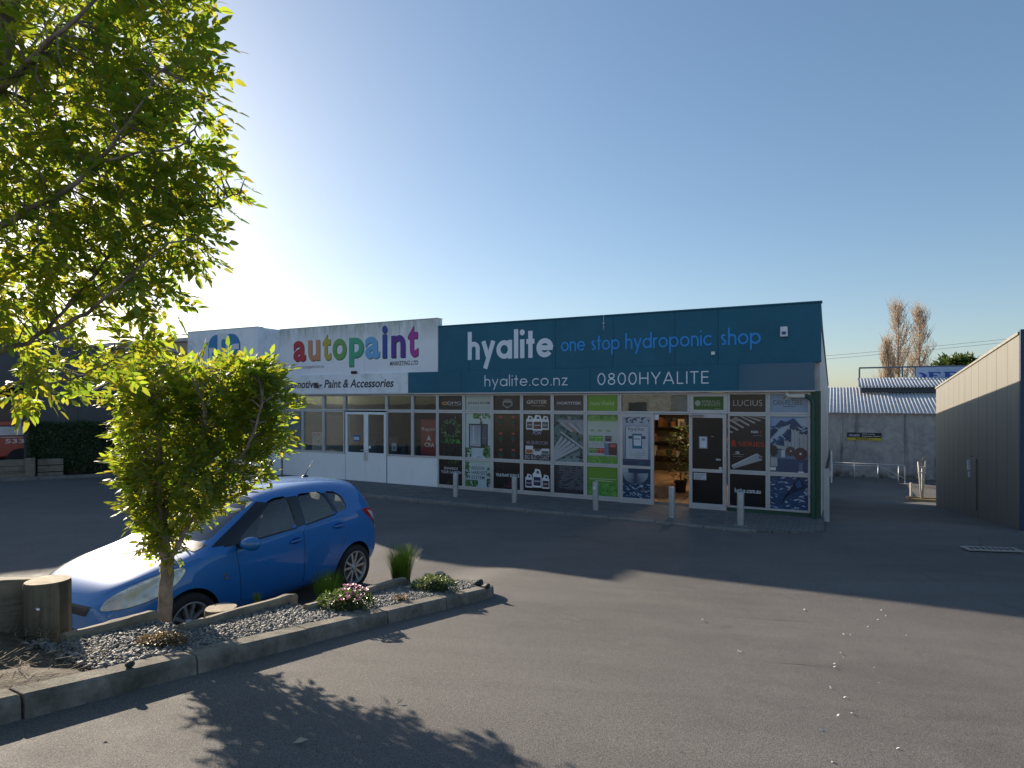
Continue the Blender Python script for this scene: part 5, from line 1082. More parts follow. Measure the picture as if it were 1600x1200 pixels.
for i in range(26):
    x = .2+Lh*i/26*.98; mb.tube([(x, .45, 0), (x+.05, .4, .5), (x-.05, .45, 1.2)], [.03, .025, .012], 5)
mb.build('stems', mat_bark('hedge_stem', (.05, .04, .03), (.09, .07, .05)), hd_)
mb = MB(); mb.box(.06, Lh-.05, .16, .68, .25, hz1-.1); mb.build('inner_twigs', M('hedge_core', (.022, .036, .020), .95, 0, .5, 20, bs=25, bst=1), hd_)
# retaining timbers and lot-edge kerb
rt = thing('timber_retaining_edge', 'low timber sleeper retaining edge with post left of the hedge', 'retaining wall', kA+kn*.32-kd*1.5, ka)
TW = mat_timber('grey_sleeper', (.15, .135, .10), (.24, .215, .165), 0, 22)
for i, z_ in enumerate((.0, .22, .44)):
    mb = MB(); mb.box(0, 2.25, 0, .12, z_+.004, z_+.216); mb.build('sleeper', TW, rt, bevel=.012)
    mb = MB(); mb.box(2.4, 3.1, .02, .13, z_+.004, z_+.2); mb.build('sleeper', TW, rt, bevel=.012)
mb = MB(); mb.box(2.1, 2.36, -.14, -.004, -.1, .70); mb.build('post', TW, rt, bevel=.015)
lk = bpy.data.objects.new('lot_edge_kerb', None); C.objects.link(lk); tag(lk, kind='structure'); lk.location = kA-kd*3; lk.rotation_euler = (0, 0, ka)
k0 = None
for i in range(12):
    if k0 is None: mb = MB(); mb.box(0, .99, 0, .16, -.15, .10); k0 = mb.build('kerb_stone', M('edge_kerb', (.16, .155, .15), .9, 0, .25, 5, bs=40, bst=.4), lk, bevel=.012); o = k0
    else: o = k0.copy(); C.objects.link(o)
    o.location = (i*1.0, .02, random.uniform(-.008, .004))
mb = MB(); mb.add([(-3, .1, .06), (10, .1, .06), (10, 3.2, .10), (-3, 3.2, .10)], [(0, 1, 2, 3)]); o = mb.build('hedge_bed_soil', MATS['bed_soil']); o.location = kA; o.rotation_euler = (0, 0, ka); tag(o, kind='structure')
rr = random.Random(9); stn = MB()
bm = bmesh.new(); bmesh.ops.create_icosphere(bm, subdivisions=2, radius=1)
for v in bm.verts: v.co = Vector((v.co.x*.26, v.co.y*.16, v.co.z*.13))*(1+.18*math.sin(v.co.x*7+v.co.z*5))
stn.add([v.co.copy() for v in bm.verts], [[v.index for v in f.verts] for f in bm.faces]); bm.free()
o = stn.build('rock', CONC, smooth=True); o.location = ray(113, 744)+kn*.3+Vector((0, 0, .14)); tag(o, 'pale flat rock lying at the foot of the hedge', 'rock')
# red and white truck half in frame at the far left
tk = thing('red_truck', 'red and white truck cab half out of frame left of the hedge', 'truck', kA+kn*2.0-kd*1.3, ka)
RED = M('truck_red', (.33, .045, .03), .35, 0, .12, 2., coat=.4)
mb = MB(); mb.box(-1.0, 1.78, 0, 2.2, .62, 1.36); body = mb.build('body', RED, tk, bevel=.05, seg=3)
mb = MB(); mb.prism([(.45, 1.37), (1.72, 1.37), (1.76, 1.68), (.35, 1.68)], -.06, .3, lambda a, b, d: (a, d, b)); mb.build('grille_panel', M('truck_white', (.50, .54, .60), .35, coat=.3), tk, bevel=.03)
mb = MB(); mb.box(.0, 1.75, .31, 2.2, 1.37, 2.75); mb.build('cab', M('truck_dark', (.02, .025, .035), .3), tk, bevel=.08)
mb = MB(); mb.box(.4, 1.6, .2, .30, 1.70, 1.86); mb.build('bonnet_strip', RED, tk, bevel=.02)
pr = Print(-.004, .001); pr.text('533', 1.0, 1.10, 1.52, 1.25, (.6, .6, .6), .02); pr.rect(.6, 1.30, 1.5, 1.33, (.5, .5, .5)); pr.build('lettering', body, PAINTPRINT)
mb = MB(); mb.tube([(1.80, .25, 1.3), (1.72, .28, 2.5), (1.62, .3, 2.8)], .035, 8); mb.build('pillar', MATS['white_frame'], tk, smooth=True)
for x_ in (1.45, -.5):
    mb = MB(); mb.lathe([(.2, 0), (.42, .02), (.45, .08), (.45, .2), (.42, .26), (.2, .28)], 24, Matrix.Translation((x_, .25, .5)) @ Matrix.Rotation(math.radians(90), 4, 'X'), cap=True); mb.build('wheel', M('tyre_rubber', (.018, .018, .02), .85), tk, smooth=True, angle=40)

# ================================================================== ACROSS THE STREET (behind the viewpoint, added for bounced light and reflections)
def bounce_building(x0, x1, v, h, mat, lab, nd):
    z0 = ground_z(*L2W(x0, v)[:2]); t = thing('bounce_warehouse', lab, 'building', L2W(0, v, z0), ROT)
    mb = MB(); mb.box(x0, x1, -12, -.01, -.3, h); mb.build('wall', mat, t)
    mb = MB(); mb.box(x0-.2, x1+.2, -12.2, .25, h+.002, h+.35); mb.build('roof', MATS['roof_sheet'], t)
    w_ = (x1-x0)/nd
    for i in range(nd):
        a = x0+w_*(i+.2); mb = MB(); mb.box(a, a+w_*.38, -.005, .04, 0, 3.4); mb.build('roller_door', M('roller_grey', (.30, .31, .33), .5), t)
        mb = MB(); mb.box(a+w_*.48, a+w_*.7, -.005, .05, 1.1, 2.5); f_ = mb.build('window', M('dark_frame', (.05, .05, .055), .4), t)
        mb = MB(); mb.box(a+w_*.49, a+w_*.69, .051, .058, 1.2, 2.4); mb.build('pane', M('dark_glazing', (.02, .025, .03), .08), f_)
bounce_building(-34, 1, -37, 6.5, M('cream_cladding', (.60, .58, .54), .7), 'long cream warehouse added across the street for bounced light and reflections', 5)
bounce_building(3, 34, -36, 7.2, M('white_cladding', (.66, .66, .66), .7), 'off white warehouse added across the street for bounced light and reflections', 4)
# ================================================================== BLUE HATCHBACK (local: +x forward, +y left, z up)
CS = 1.0
rearW = Vector((-2.20, 8.5, 0)); frontW = Vector((-3.31, 6.348, 0))
hdg = (frontW-rearW).normalized(); cyaw = math.atan2(hdg.y, hdg.x); left = Vector((-hdg.y, hdg.x, 0))
mid = (rearW+frontW)/2 - left*(.73*CS)
car = thing('blue_hatchback', 'blue five door hatchback parked behind the small clipped tree', 'car', mid+Vector((0, 0, .005)), cyaw); car.scale = (CS, CS, CS)
def car_paint():
    m, nt, b, tc = newmat('blue_car_paint'); vec = tc.outputs['Object']
    fl_ = ramp(nt, noise(nt, vec, 900, 2, .5), [(.3, (.003, .115, .38)), (.7, (.008, .185, .54))])
    du = ramp(nt, noise(nt, vec, 3.5, 7, .75), [(.5, 0.), (.8, .22)])
    nt.links.new(mixc(nt, du, fl_, (.16, .17, .18)), b.inputs['Base Color']); b.inputs['Metallic'].default_value = .12
    nt.links.new(ramp(nt, noise(nt, vec, 6, 6, .7), [(.3, .42), (.7, .55)]), b.inputs['Roughness'])
    b.inputs['Coat Weight'].default_value = .9; nt.links.new(ramp(nt, noise(nt, vec, 9, 6, .7), [(.3, .02), (.75, .07)]), b.inputs['Coat Roughness']); return m
PAINT = car_paint(); TRIM = M('black_trim', (.014, .014, .016), .45); UNDER = M('underbody', (.012, .012, .013), .8); CABIN = M('cabin_grey', (.07, .07, .075), .8); GLOSSB = M('gloss_black', (.008, .008, .010), .12, coat=.4)
CHROME = M('bright_metal', (.62, .63, .65), .2, .9, .05); ALLOY = M('alloy_wheel', (.48, .49, .50), .35, .7, .1, 6., dirt=(.25, .24, .23), dscale=8, dlo=.55, dhi=.8)
I = np.interp
def tab(d): xs = sorted(d); return lambda x: float(I(x, xs, [d[k] for k in xs]))
zbot = tab({1.99: .25, 1.8: .20, 0: .19, -1.6: .22, -1.87: .30})
wsill = tab({1.99: .50, 1.94: .64, 1.82: .73, 1.62: .77, 1.2: .785, 0: .79, -1.2: .785, -1.62: .74, -1.80: .64, -1.87: .50})
wmid = tab({1.99: .55, 1.94: .69, 1.82: .77, 1.62: .815, 1.2: .835, .4: .826, -.6: .83, -1.2: .848, -1.62: .80, -1.80: .70, -1.87: .58})
wsho = tab({1.99: .50, 1.94: .63, 1.82: .725, 1.62: .79, 1.2: .825, .4: .838, -.6: .842, -1.2: .856, -1.62: .795, -1.80: .68, -1.87: .55})
zsho = tab({1.99: .55, 1.94: .575, 1.82: .62, 1.62: .66, 1.2: .71, 0: .745, -1.3: .80, -1.87: .76})
zbelt = tab({1.99: .61, 1.94: .655, 1.82: .725, 1.62: .80, 1.38: .862, 1.0: .93, .55: .955, 0: .975, -.85: 1.02, -1.3: 1.055, -1.5: 1.07, -1.62: 1.05, -1.74: .99, -1.82: .91, -1.87: .84})
wbelt = tab({1.99: .44, 1.94: .56, 1.82: .67, 1.62: .735, 1.38: .765, 1.0: .785, .55: .80, 0: .802, -.85: .80, -1.3: .785, -1.5: .76, -1.62: .735, -1.74: .68, -1.82: .60, -1.87: .50})
ztop = tab({1.99: .62, 1.94: .685, 1.82: .775, 1.62: .86, 1.38: .925, 1.1: .978, .98: 1.003, .80: 1.10, .55: 1.262, .25: 1.41, .05: 1.470, -.2: 1.50, -.55: 1.512, -.95: 1.506, -1.3: 1.478, -1.52: 1.435, -1.62: 1.27, -1.74: 1.05, -1.82: .93, -1.87: .85})
wroof = tab({1.99: .28, 1.94: .36, 1.82: .48, 1.62: .55, 1.38: .58, 1.1: .63, .98: .655, .80: .645, .55: .625, .25: .602, 0: .592, -.55: .59, -1.0: .575, -1.3: .56, -1.52: .53, -1.62: .56, -1.74: .56, -1.82: .49, -1.87: .40})
zed = tab({1.99: .005, 1.0: .02, .8: .03, .3: .045, -1.3: .05, -1.55: .04, -1.87: .005})
def section(x):
    zb = zbot(x); wb, zbt, wr, zt = wbelt(x), zbelt(x), wroof(x), ztop(x); ze = max(zt-zed(x), zbt+.003)
    m = .55; zm = zbt*(1-m)+ze*m; wm = wb*(1-m)+wr*m+(.022 if zt-zbt > .15 else .004)
    return [(0, zb), (wsill(x)*.75, zb), (wsill(x), zb+.055), (wmid(x), .46 if x < 1.9 else .42), (wsho(x), zsho(x)), (wb+(.006), zbt-.012), (wb*.985, zbt+.004 if zt-zbt > .1 else zbt), (wm, zm), (wr, ze), (wr*.62, zt-.008*(zt > 1.2)), (0, zt+.004)]
def loft(xs, sec):
    vs = []; fs = []; n = None
    for x in xs:
        s = sec(x); ringp = [(x, y, z) for y, z in s]+[(x, -y, z) for y, z in s[-2:0:-1]]; n = len(ringp); vs += ringp
    for i in range(len(xs)-1):
        for j in range(n): fs.append((i*n+j, (i+1)*n+j, (i+1)*n+(j+1) % n, i*n+(j+1) % n))
    K = n//2
    for base, flip in ((0, False), ((len(xs)-1)*n, True)):
        for j in range(K):
            a, b = j, j+1; c, d = (n-j-1) % n, (n-j) % n
            if j == 0: q = (base, base+1, base+n-1)
            elif j == K-1: q = (base+j, base+K, base+n-j)
            else: q = (base+j, base+j+1, base+n-j-1, base+n-j)
            fs.append(q if not flip else q[::-1])
    return vs, fs
XS = [1.99, 1.955, 1.89, 1.80, 1.66, 1.5, 1.36, 1.215, 1.10, .99, .92, .80, .62, .42, .22, .05, -.15, -.4, -.7, -1.0, -1.25, -1.42, -1.52, -1.58, -1.65, -1.73, -1.79, -1.84, -1.87]
vs, fs = loft(XS, section)
def eval_mesh(o):
    bpy.context.view_layer.update(); me = bpy.data.meshes.new_from_object(o.evaluated_get(bpy.context.evaluated_depsgraph_get())); return me
mb = MB(); mb.add(vs, fs); tmp = mb.build('body_cage', PAINT)
bmx = bmesh.new(); bmx.from_mesh(tmp.data); bmesh.ops.recalc_face_normals(bmx, faces=bmx.faces); bmx.to_mesh(tmp.data); bmx.free()
sm = tmp.modifiers.new('s', 'SUBSURF'); sm.levels = 2; sm.render_levels = 2
outer = eval_mesh(tmp); bpy.data.objects.remove(tmp)
bvh = BVHTree.FromPolygons([v.co.copy() for v in outer.vertices], [tuple(p.vertices) for p in outer.polygons])
solid = link('body', outer, None)
for p in outer.polygons: p.use_smooth = True
# cutters: cabin cavity, wheel arches, window openings
def cutter(mb):
    o = mb.build('cut', PAINT); b_ = bmesh.new(); b_.from_mesh(o.data); bmesh.ops.recalc_face_normals(b_, faces=b_.faces); b_.to_mesh(o.data); b_.free(); return o
def csec(x):
    wb, wr = wbelt(x)-.05, wroof(x)-.045; zt, zbt = ztop(x)-.05, zbelt(x)
    return [(0, .34), (wb, .34), (wb, zbt-.02), ((wb+wr)/2+.012, (zbt+zt)/2), (wr, zt-.045), (0, zt)]
cuts_ = []
mb = MB(); mb.add(*loft([.90, .74, .55, .25, .05, -.4, -.9, -1.25, -1.45, -1.56, -1.64], csec)); cuts_.append(cutter(mb))
for ax in (1.215, -1.215):
    for sg in (1, -1):
        mb = MB(); mb.lathe([(.352, 0), (.352, .5)], 48, Matrix.Translation((ax, sg*.52, .305)) @ Matrix.Rotation(math.radians(-90*sg), 4, 'X'), cap=True); cuts_.append(cutter(mb))
def chaikin(p, n=2, q=.22):
    for _ in range(n):
        o = []
        for i in range(len(p)):
            a, b = Vector(p[i]), Vector(p[(i+1) % len(p)]); o += [a.lerp(b, q), a.lerp(b, 1-q)]
        p = o
    return p
WF = [(.60, .985), (.52, 1.075), (.10, 1.352), (-.02, 1.385), (-.205, 1.392), (-.225, 1.02)]
WR_ = [(-.37, 1.03), (-.355, 1.392), (-.78, 1.374), (-.90, 1.078)]
WQ = [(-.955, 1.088), (-.84, 1.368), (-1.00, 1.345), (-1.11, 1.27), (-1.14, 1.15), (-1.10, 1.105)]
for poly in (WF, WR_, WQ):
    pp = chaikin(poly, 2, .12)
    for sg in (1, -1):
        mb = MB(); mb.prism([(p[0], p[1]) for p in pp], .35*sg, 1.05*sg, lambda a, b, d: (a, d, b)); cuts_.append(cutter(mb))
def quadprism(c, off):
    c = [Vector(p) for p in c]; nn = (c[1]-c[0]).cross(c[-1]-c[0]).normalized(); mb = MB(); k = len(c)
    mb.add([p+nn*off for p in c]+[p-nn*off for p in c], [tuple(range(k)), tuple(range(k, 2*k))[::-1]]+[(i, k+i, k+(i+1) % k, (i+1) % k) for i in range(k)]); return mb
WS = chaikin([(.90, .60, 1.05), (.90, -.60, 1.05), (.17, -.535, 1.415), (.17, .535, 1.415)], 2, .08)
RW = chaikin([(-1.735, .48, 1.075), (-1.735, -.48, 1.075), (-1.59, -.45, 1.31), (-1.59, .45, 1.31)], 2, .1)
cuts_.append(cutter(quadprism(WS, .11))); cuts_.append(cutter(quadprism(RW, .12)))
for c_ in cuts_:
    md = solid.modifiers.new('b', 'BOOLEAN'); md.operation = 'DIFFERENCE'; md.solver = 'EXACT'; md.object = c_
res = eval_mesh(solid)
for c_ in cuts_: bpy.data.objects.remove(c_)
bpy.data.objects.remove(solid)
res.materials.clear(); [res.materials.append(m) for m in (PAINT, UNDER, CABIN)]
for p in res.polygons:
    c = p.center; p.use_smooth = True; p.material_index = 0
    loc, nrm, idx, dist = bvh.find_nearest(c)
    if dist is not None and dist > .012: p.material_index = 2 if (c.z > .33 and -1.65 < c.x < .95 and abs(c.y) < .78) else 1
    for ax in (1.215, -1.215):
        if math.hypot(c.x-ax, c.z-.305) < .355 and abs(c.y) > .5 and dist > .004: p.material_index = 1
    if c.z < .235: p.material_index = 1
res.set_sharp_from_angle(angle=math.radians(38))
body = link('body', res, car); body.name = 'body'
def patch(name, pts, n, off, mat, parent, grid=.035, smooth_pts=0, q=.2, thick=0):
    """a panel following the body surface: convex outline pts, seen along direction n"""
    n = Vector(n).normalized(); pts = [Vector(p) for p in pts]
    if smooth_pts: pts = chaikin(pts, smooth_pts, q)
    a = (Vector((0, 0, 1))-n*n.z).normalized() if abs(n.z) < .9 else Vector((1, 0, 0)); a = (a-n*a.dot(n)).normalized(); b = n.cross(a)
    P2 = [(p.dot(a), p.dot(b)) for p in pts]; d0 = sum(p.dot(n) for p in pts)/len(pts)
    ar = sum(P2[i][0]*P2[(i+1) % len(P2)][1]-P2[(i+1) % len(P2)][0]*P2[i][1] for i in range(len(P2)))
    if ar < 0: P2 = P2[::-1]
    x0, x1 = min(p[0] for p in P2), max(p[0] for p in P2); y0, y1 = min(p[1] for p in P2), max(p[1] for p in P2)
    nx, ny = max(1, int((x1-x0)/grid)+1), max(1, int((y1-y0)/grid)+1)
    bm = bmesh.new(); g = [[bm.verts.new((x0+(x1-x0)*i/nx, y0+(y1-y0)*j/ny, 0)) for i in range(nx+1)] for j in range(ny+1)]
    for j in range(ny):
        for i in range(nx): bm.faces.new((g[j][i], g[j][i+1], g[j+1][i+1], g[j+1][i]))
    for i in range(len(P2)):
        p, q_ = Vector(P2[i]), Vector(P2[(i+1) % len(P2)]); e = q_-p
        if e.length < 1e-6: continue
        bmesh.ops.bisect_plane(bm, geom=bm.verts[:]+bm.edges[:]+bm.faces[:], plane_co=(p.x, p.y, 0), plane_no=(e.y, -e.x, 0), clear_outer=True)
    for v in bm.verts:
        o = a*v.co.x+b*v.co.y+n*(d0+.35); h, nr, i_, d_ = bvh.ray_cast(o, -n, 1.0)
        if h is None: h, nr, i_, d_ = bvh.find_nearest(a*v.co.x+b*v.co.y+n*d0)
        if nr.dot(n) < 0: nr = -nr
        v.co = h+nr*off
    bmesh.ops.recalc_face_normals(bm, faces=bm.faces)
    if bm.faces and sum((f.normal.dot(n) for f in bm.faces)) < 0: bmesh.ops.reverse_faces(bm, faces=bm.faces)
    if thick:
        bmesh.ops.solidify(bm, geom=bm.faces[:], thickness=thick)
    me = bpy.data.meshes.new(name); bm.to_mesh(me); bm.free(); me.materials.append(mat); me.polygons.foreach_set('use_smooth', [True]*len(me.polygons))
    if thick: me.set_sharp_from_angle(angle=math.radians(45))
    return link(name, me, parent)
def grow(poly, d):
    c = sum((Vector(p) for p in poly), Vector((0,)*len(poly[0])))/len(poly); return [Vector(p)+(Vector(p)-c).normalized()*d for p in poly]
side = lambda poly, sg: [(x, .8*sg, z) for x, z in poly]
for sg in (1, -1):
    n = (0, sg, .12)
    fd = [(.66, .945), (.60, .36), (-.285, .335), (-.285, .985)]; rd = [(-.305, .335), (-.305, .985), (-1.08, 1.035), (-1.06, .80), (-.90, .56), (-.80, .40)]
    fdo, rdo = None, None
    fdo = patch('door', side(fd, sg), n, .003, PAINT, car, .05, 1, .04, .004); rdo = patch('door', side(rd, sg), n, .003, PAINT, car, .05, 1, .05, .004)
    patch('door_gap', side(grow(fd, .006), sg), n, .0008, TRIM, car, .05, 1, .04); patch('door_gap', side(grow(rd, .006), sg), n, .0008, TRIM, car, .05, 1, .05)
    for nm, poly, par in (('window', WF, fdo), ('window', WR_, rdo), ('quarter_window', WQ, rdo)):
        patch(nm, side(poly, sg), n, -.006, CARGLASS, car, .05, 2, .12)
    # black pillars and window surrounds
    patch('pillar_trim', side([(-.222, 1.018), (-.203, 1.394), (-.357, 1.394), (-.372, 1.028)], sg), n, .0035, GLOSSB, car, .03)
    patch('pillar_trim', side([(-.905, 1.080), (-.79, 1.372), (-.838, 1.368), (-.952, 1.088)], sg), n, .0035, GLOSSB, car, .03)
    patch('pillar_trim', side([(.60, .978), (.78, .985), (.70, 1.07), (.535, 1.07)], sg), n, .0035, GLOSSB, car, .03)
    patch('pillar_trim', side([(.645, 1.0), (.90, 1.015), (.215, 1.418), (.075, 1.372)], sg), (.1, sg, .2), .004, GLOSSB, car, .03)
    for a, b in (((.60, .985), (-.225, 1.02)), ((-.37, 1.03), (-.90, 1.078))): patch('window_seal', side([(a[0], a[1]-.014), (b[0], b[1]-.014), (b[0], b[1]+.004), (a[0], a[1]+.004)], sg), n, .005, TRIM, car, .05)
    # handles
    for hx, hz, d in ((-.17, .872, fdo), (-.90, .925, rdo)):
        patch('handle_recess', [(hx+.085*math.cos(t), .83*sg, hz+.038*math.sin(t)) for t in np.linspace(0, 6.28, 15)[:-1]], n, .0042, M('blue_recess', (.004, .04, .22), .3), d, .02)
        yb = bvh.ray_cast(Vector((hx, sg*1.5, hz)), Vector((0, -sg, 0)))[0].y
        mb = MB(); mb.tube([(hx-.10, yb+sg*.006, hz-.004), (hx-.085, yb+sg*.024, hz), (hx, yb+sg*.030, hz+.002), (hx+.085, yb+sg*.024, hz), (hx+.10, yb+sg*.006, hz-.002)], [.010, .014, .015, .014, .010], 8); mb.build('handle', PAINT, d, smooth=True)
    # sill strip, lights
    patch('sill_strip', side([(.84, .255), (.84, .285), (-.84, .285), (-.84, .255)], sg), n, .006, PAINT, car, .06)
    HLp = [(1.91, .50*sg, .575), (1.76, .70*sg, .60), (1.56, .775*sg, .645), (1.36, .80*sg, .73), (1.245, .80*sg, .85), (1.27, .775*sg, .885), (1.45, .725*sg, .855), (1.66, .62*sg, .775), (1.82, .50*sg, .675)]
    hn = (.62, .70*sg, .34)
    hl = patch('headlight', grow(HLp, .008), hn, .002, M('headlight_surround', (.03, .03, .033), .4), car, .03, 2)
    patch('reflector', HLp, hn, .004, M('headlight_reflector', (.55, .55, .50), .2, .6, .5, 11.), hl, .02, 2)
    m_, nt_, b_, tc_ = newmat('headlight_lens'); b_.inputs['Base Color'].default_value = (.85, .85, .78, 1); b_.inputs['Roughness'].default_value = .06; b_.inputs['Alpha'].default_value = .30
    patch('lens', HLp, hn, .009, m_, hl, .03, 2)
    TLp = [(-1.40, .80*sg, 1.005), (-1.45, .775*sg, 1.07), (-1.64, .70*sg, 1.04), (-1.78, .62*sg, .92), (-1.84, .60*sg, .72), (-1.75, .71*sg, .73), (-1.64, .79*sg, .87), (-1.50, .825*sg, .955)]
    tn = (-.62, .78*sg, .1); tl = patch('tail_light', TLp, tn, .004, M('tail_red', (.42, .012, .02), .12, 0, .1, coat=.6), car, .02, 2)
    patch('lens', grow(TLp, -.052), tn, .008, M('tail_clear', (.66, .60, .60), .1, .1, .2, 20, coat=.7), tl, .02, 2)
    # mirror
    mc = Vector((.60, .955*sg, 1.005)); bm = bmesh.new(); bmesh.ops.create_icosphere(bm, subdivisions=3, radius=1)
    for v in bm.verts:
        c = v.co.copy(); k_ = 1 if c.x > 0 else .35; v.co = Vector((c.x*.085*k_, c.y*(.125-.02*c.x), c.z*(.075+.012*c.y*sg)))
        v.co = Vector((v.co.x-.02*c.y*sg, v.co.y, v.co.z))+mc
    me = bpy.data.meshes.new('mirror'); bm.to_mesh(me); bm.free(); me.materials.append(PAINT); me.polygons.foreach_set('use_smooth', [True]*len(me.polygons)); mi = link('mirror', me, car)
    mb = MB(); mb.tube([(.62, .78*sg, .965), (.615, .87*sg, .96), (.60, .93*sg, .965)], [.028, .024, .03], 8); mb.build('mirror_arm', TRIM, mi, smooth=True)
    mb = MB(); mb.lathe([(.001, 0), (.095, .002), (.105, .008)], 20, Matrix.Translation((mc.x-.030, mc.y, mc.z)) @ Matrix.Diagonal((1, 1.1, .62, 1)) @ Matrix.Rotation(math.radians(-90), 4, 'Y')); mb.build('mirror_glass', CHROME, mi, smooth=True)
    # fender badge and repeater
    patch('badge', [(.80+.030*math.cos(t), .83*sg, .665+.018*math.sin(t)) for t in np.linspace(0, 6.28, 13)[:-1]], n, .006, CHROME, car, .02)
    patch('badge', [(.77, .83*sg, .700), (.77, .83*sg, .712), (.84, .83*sg, .712), (.84, .83*sg, .700)], n, .005, CHROME, car, .02)
patch('windscreen', WS, (.45, 0, .89), -.006, CARGLASS, car, .06); patch('rear_window', RW, (-.85, 0, .53), -.006, CARGLASS, car, .06)
patch('cowl_panel', [(1.04, .62, 1.0), (1.08, 0.0, 1.0), (1.04, -.62, 1.0), (.905, -.64, 1.05), (.905, .64, 1.05)], (.3, 0, .95), .004, TRIM, car, .05)
patch('grille', [(1.96, .40, .545), (1.95, -.40, .545), (1.90, -.47, .625), (1.90, .47, .625)], (1, 0, .2), .004, TRIM, car, .04)
mb = MB()
for i in range(-12, 13):
    for z_ in (.552, .572, .592, .612):
        y_ = i*.034+(.017 if int(round((z_-.552)/.02)) % 2 else 0); h = bvh.ray_cast(Vector((2.5, y_, z_)), Vector((-1, 0, 0)))[0]
        if h is not None and abs(y_) < .44: mb.tube([(h.x+.008, y_-.013, z_), (h.x+.010, y_, z_+.007), (h.x+.008, y_+.013, z_)], .003, 4)
mb.build('grille_mesh', M('grille_bars', (.10, .10, .11), .4), car)
patch('lower_intake', [(1.985, .50, .30), (1.985, -.50, .30), (1.985, -.56, .41), (1.985, .56, .41)], (1, 0, 0), .004, TRIM, car, .05)
patch('number_plate', [(2.0, .18, .43), (2.0, -.18, .43), (2.0, -.18, .52), (2.0, .18, .52)], (1, 0, 0), .012, MATS['white_plastic'], car, .06)
# bonnet shut lines
for sg in (1, -1):
    pts = [(1.86, .50*sg), (1.66, .645*sg), (1.40, .725*sg), (1.06, .752*sg)]
    for (xa, ya), (xb, yb) in zip(pts[:-1], pts[1:]): patch('shut_line', [(xa, ya-.003, .9), (xa, ya+.003, .9), (xb, yb+.003, .9), (xb, yb-.003, .9)], (0, .15*sg, 1), .0015, TRIM, car, .05)
# wipers, aerial
for y0_, y1_ in ((.45, -.05), (-.12, -.58)):
    mb = MB(); pa = bvh.ray_cast(Vector((.95, y0_, 2)), Vector((0, 0, -1)))[0]; pb = bvh.ray_cast(Vector((.86, y1_, 2)), Vector((0, 0, -1)))[0]
    mb.tube([pa+Vector((.06, 0, .01)), pa.lerp(pb, .5)+Vector((.02, 0, .04)), pb+Vector((0, 0, .025))], .009, 6); mb.build('wiper', TRIM, car)
zr = bvh.ray_cast(Vector((-1.12, 0, 2)), Vector((0, 0, -1)))[0].z
mb = MB(); mb.lathe([(.035, -.01), (.032, .012), (.012, .028), (.001, .03)], 12, Matrix.Translation((-1.12, 0, zr)) @ Matrix.Diagonal((1.6, 1, 1, 1))); mb.tube([(-1.12, 0, zr+.02), (-1.27, 0, zr+.21)], [.006, .003], 6); mb.build('aerial', TRIM, car, smooth=True)
# wheels
def wheel_proto():
    mb = MB(); mb.lathe([(.205, -.085), (.235, -.10), (.282, -.098), (.300, -.080), (.306, -.045), (.307, 0), (.306, .045), (.300, .080), (.282, .098), (.235, .10), (.205, .085)], 56); ty = mb
    rim = MB(); rim.lathe([(.214, .082), (.220, .094), (.206, .096), (.196, .080), (.188, .03), (.188, -.08), (.205, -.084)], 48)
    rim.lathe([(.001, .072), (.030, .072), (.036, .066), (.058, .058), (.062, .03)], 24)
    for k in range(10):
        a = 2*math.pi*k/10+(.05 if k % 2 else -.05); R_ = Matrix.Rotation(a, 4, 'Z'); rim.add([R_ @ Vector(p) for p in ((.045, -.014, .066), (.195, -.017, .078), (.195, .017, .078), (.045, .014, .066), (.045, -.011, .030), (.195, -.014, .035), (.195, .014, .035), (.045, .011, .030))], [(0, 1, 2, 3), (0, 4, 5, 1), (3, 2, 6, 7), (7, 6, 5, 4)])
    disc = MB(); disc.lathe([(.001, .01), (.135, .01), (.135, -.01), (.001, -.01)], 32); back = MB(); back.lathe([(.001, -.06), (.187, -.06)], 32)
    return ty, rim, disc, back
RUB = MATS['tyre_rubber']; protoW = None
for ax in (1.215, -1.215):
    for sg in (1, -1):
        if protoW is None:
            ty, rim, disc, back = wheel_proto(); wt = ty.build('wheel', RUB, car, smooth=True, angle=45); rim.build('rim', ALLOY, wt, smooth=True, angle=35); disc.build('brake_disc', M('disc_steel', (.25, .24, .23), .4, .8), wt); back.build('wheel_well', UNDER, wt); protoW = wt
        else: wt = copy_tree(protoW, car)
        wt.location = (ax, sg*.735, .306); wt.rotation_euler = (math.radians(-90*sg), 0, 0)
# seats, dash, steering wheel
SEAT = M('seat_cloth', (.055, .056, .06), .9)
def seat(x, y, w_):
    mb = MB(); mb.box(x-.22, x+.28, y-w_, y+w_, .46, .60); mb.prism([(x-.20, .56), (x-.08, .56), (x-.26, 1.12), (x-.37, 1.12)], y-w_, y+w_, lambda a, b, d: (a, d, b)); s_ = mb.build('seat', SEAT, car, bevel=.05, seg=3)
    for yy in ((y,) if w_ < .4 else (y-.34, y+.34)):
        h = MB(); h.prism([(x-.28, 1.15), (x-.36, 1.15), (x-.40, 1.33), (x-.32, 1.33)], yy-.12, yy+.12, lambda a, b, d: (a, d, b)); h.build('headrest', SEAT, s_, bevel=.03, seg=3)
seat(.02, .36, .24); seat(.02, -.36, .24); seat(-.86, 0, .60)
mb = MB(); mb.prism([(.88, .60), (.88, .99), (.70, 1.0), (.52, .93), (.50, .72), (.60, .60)], -.70, .70, lambda a, b, d: (a, d, b)); mb.build('dashboard', TRIM, car, bevel=.03)
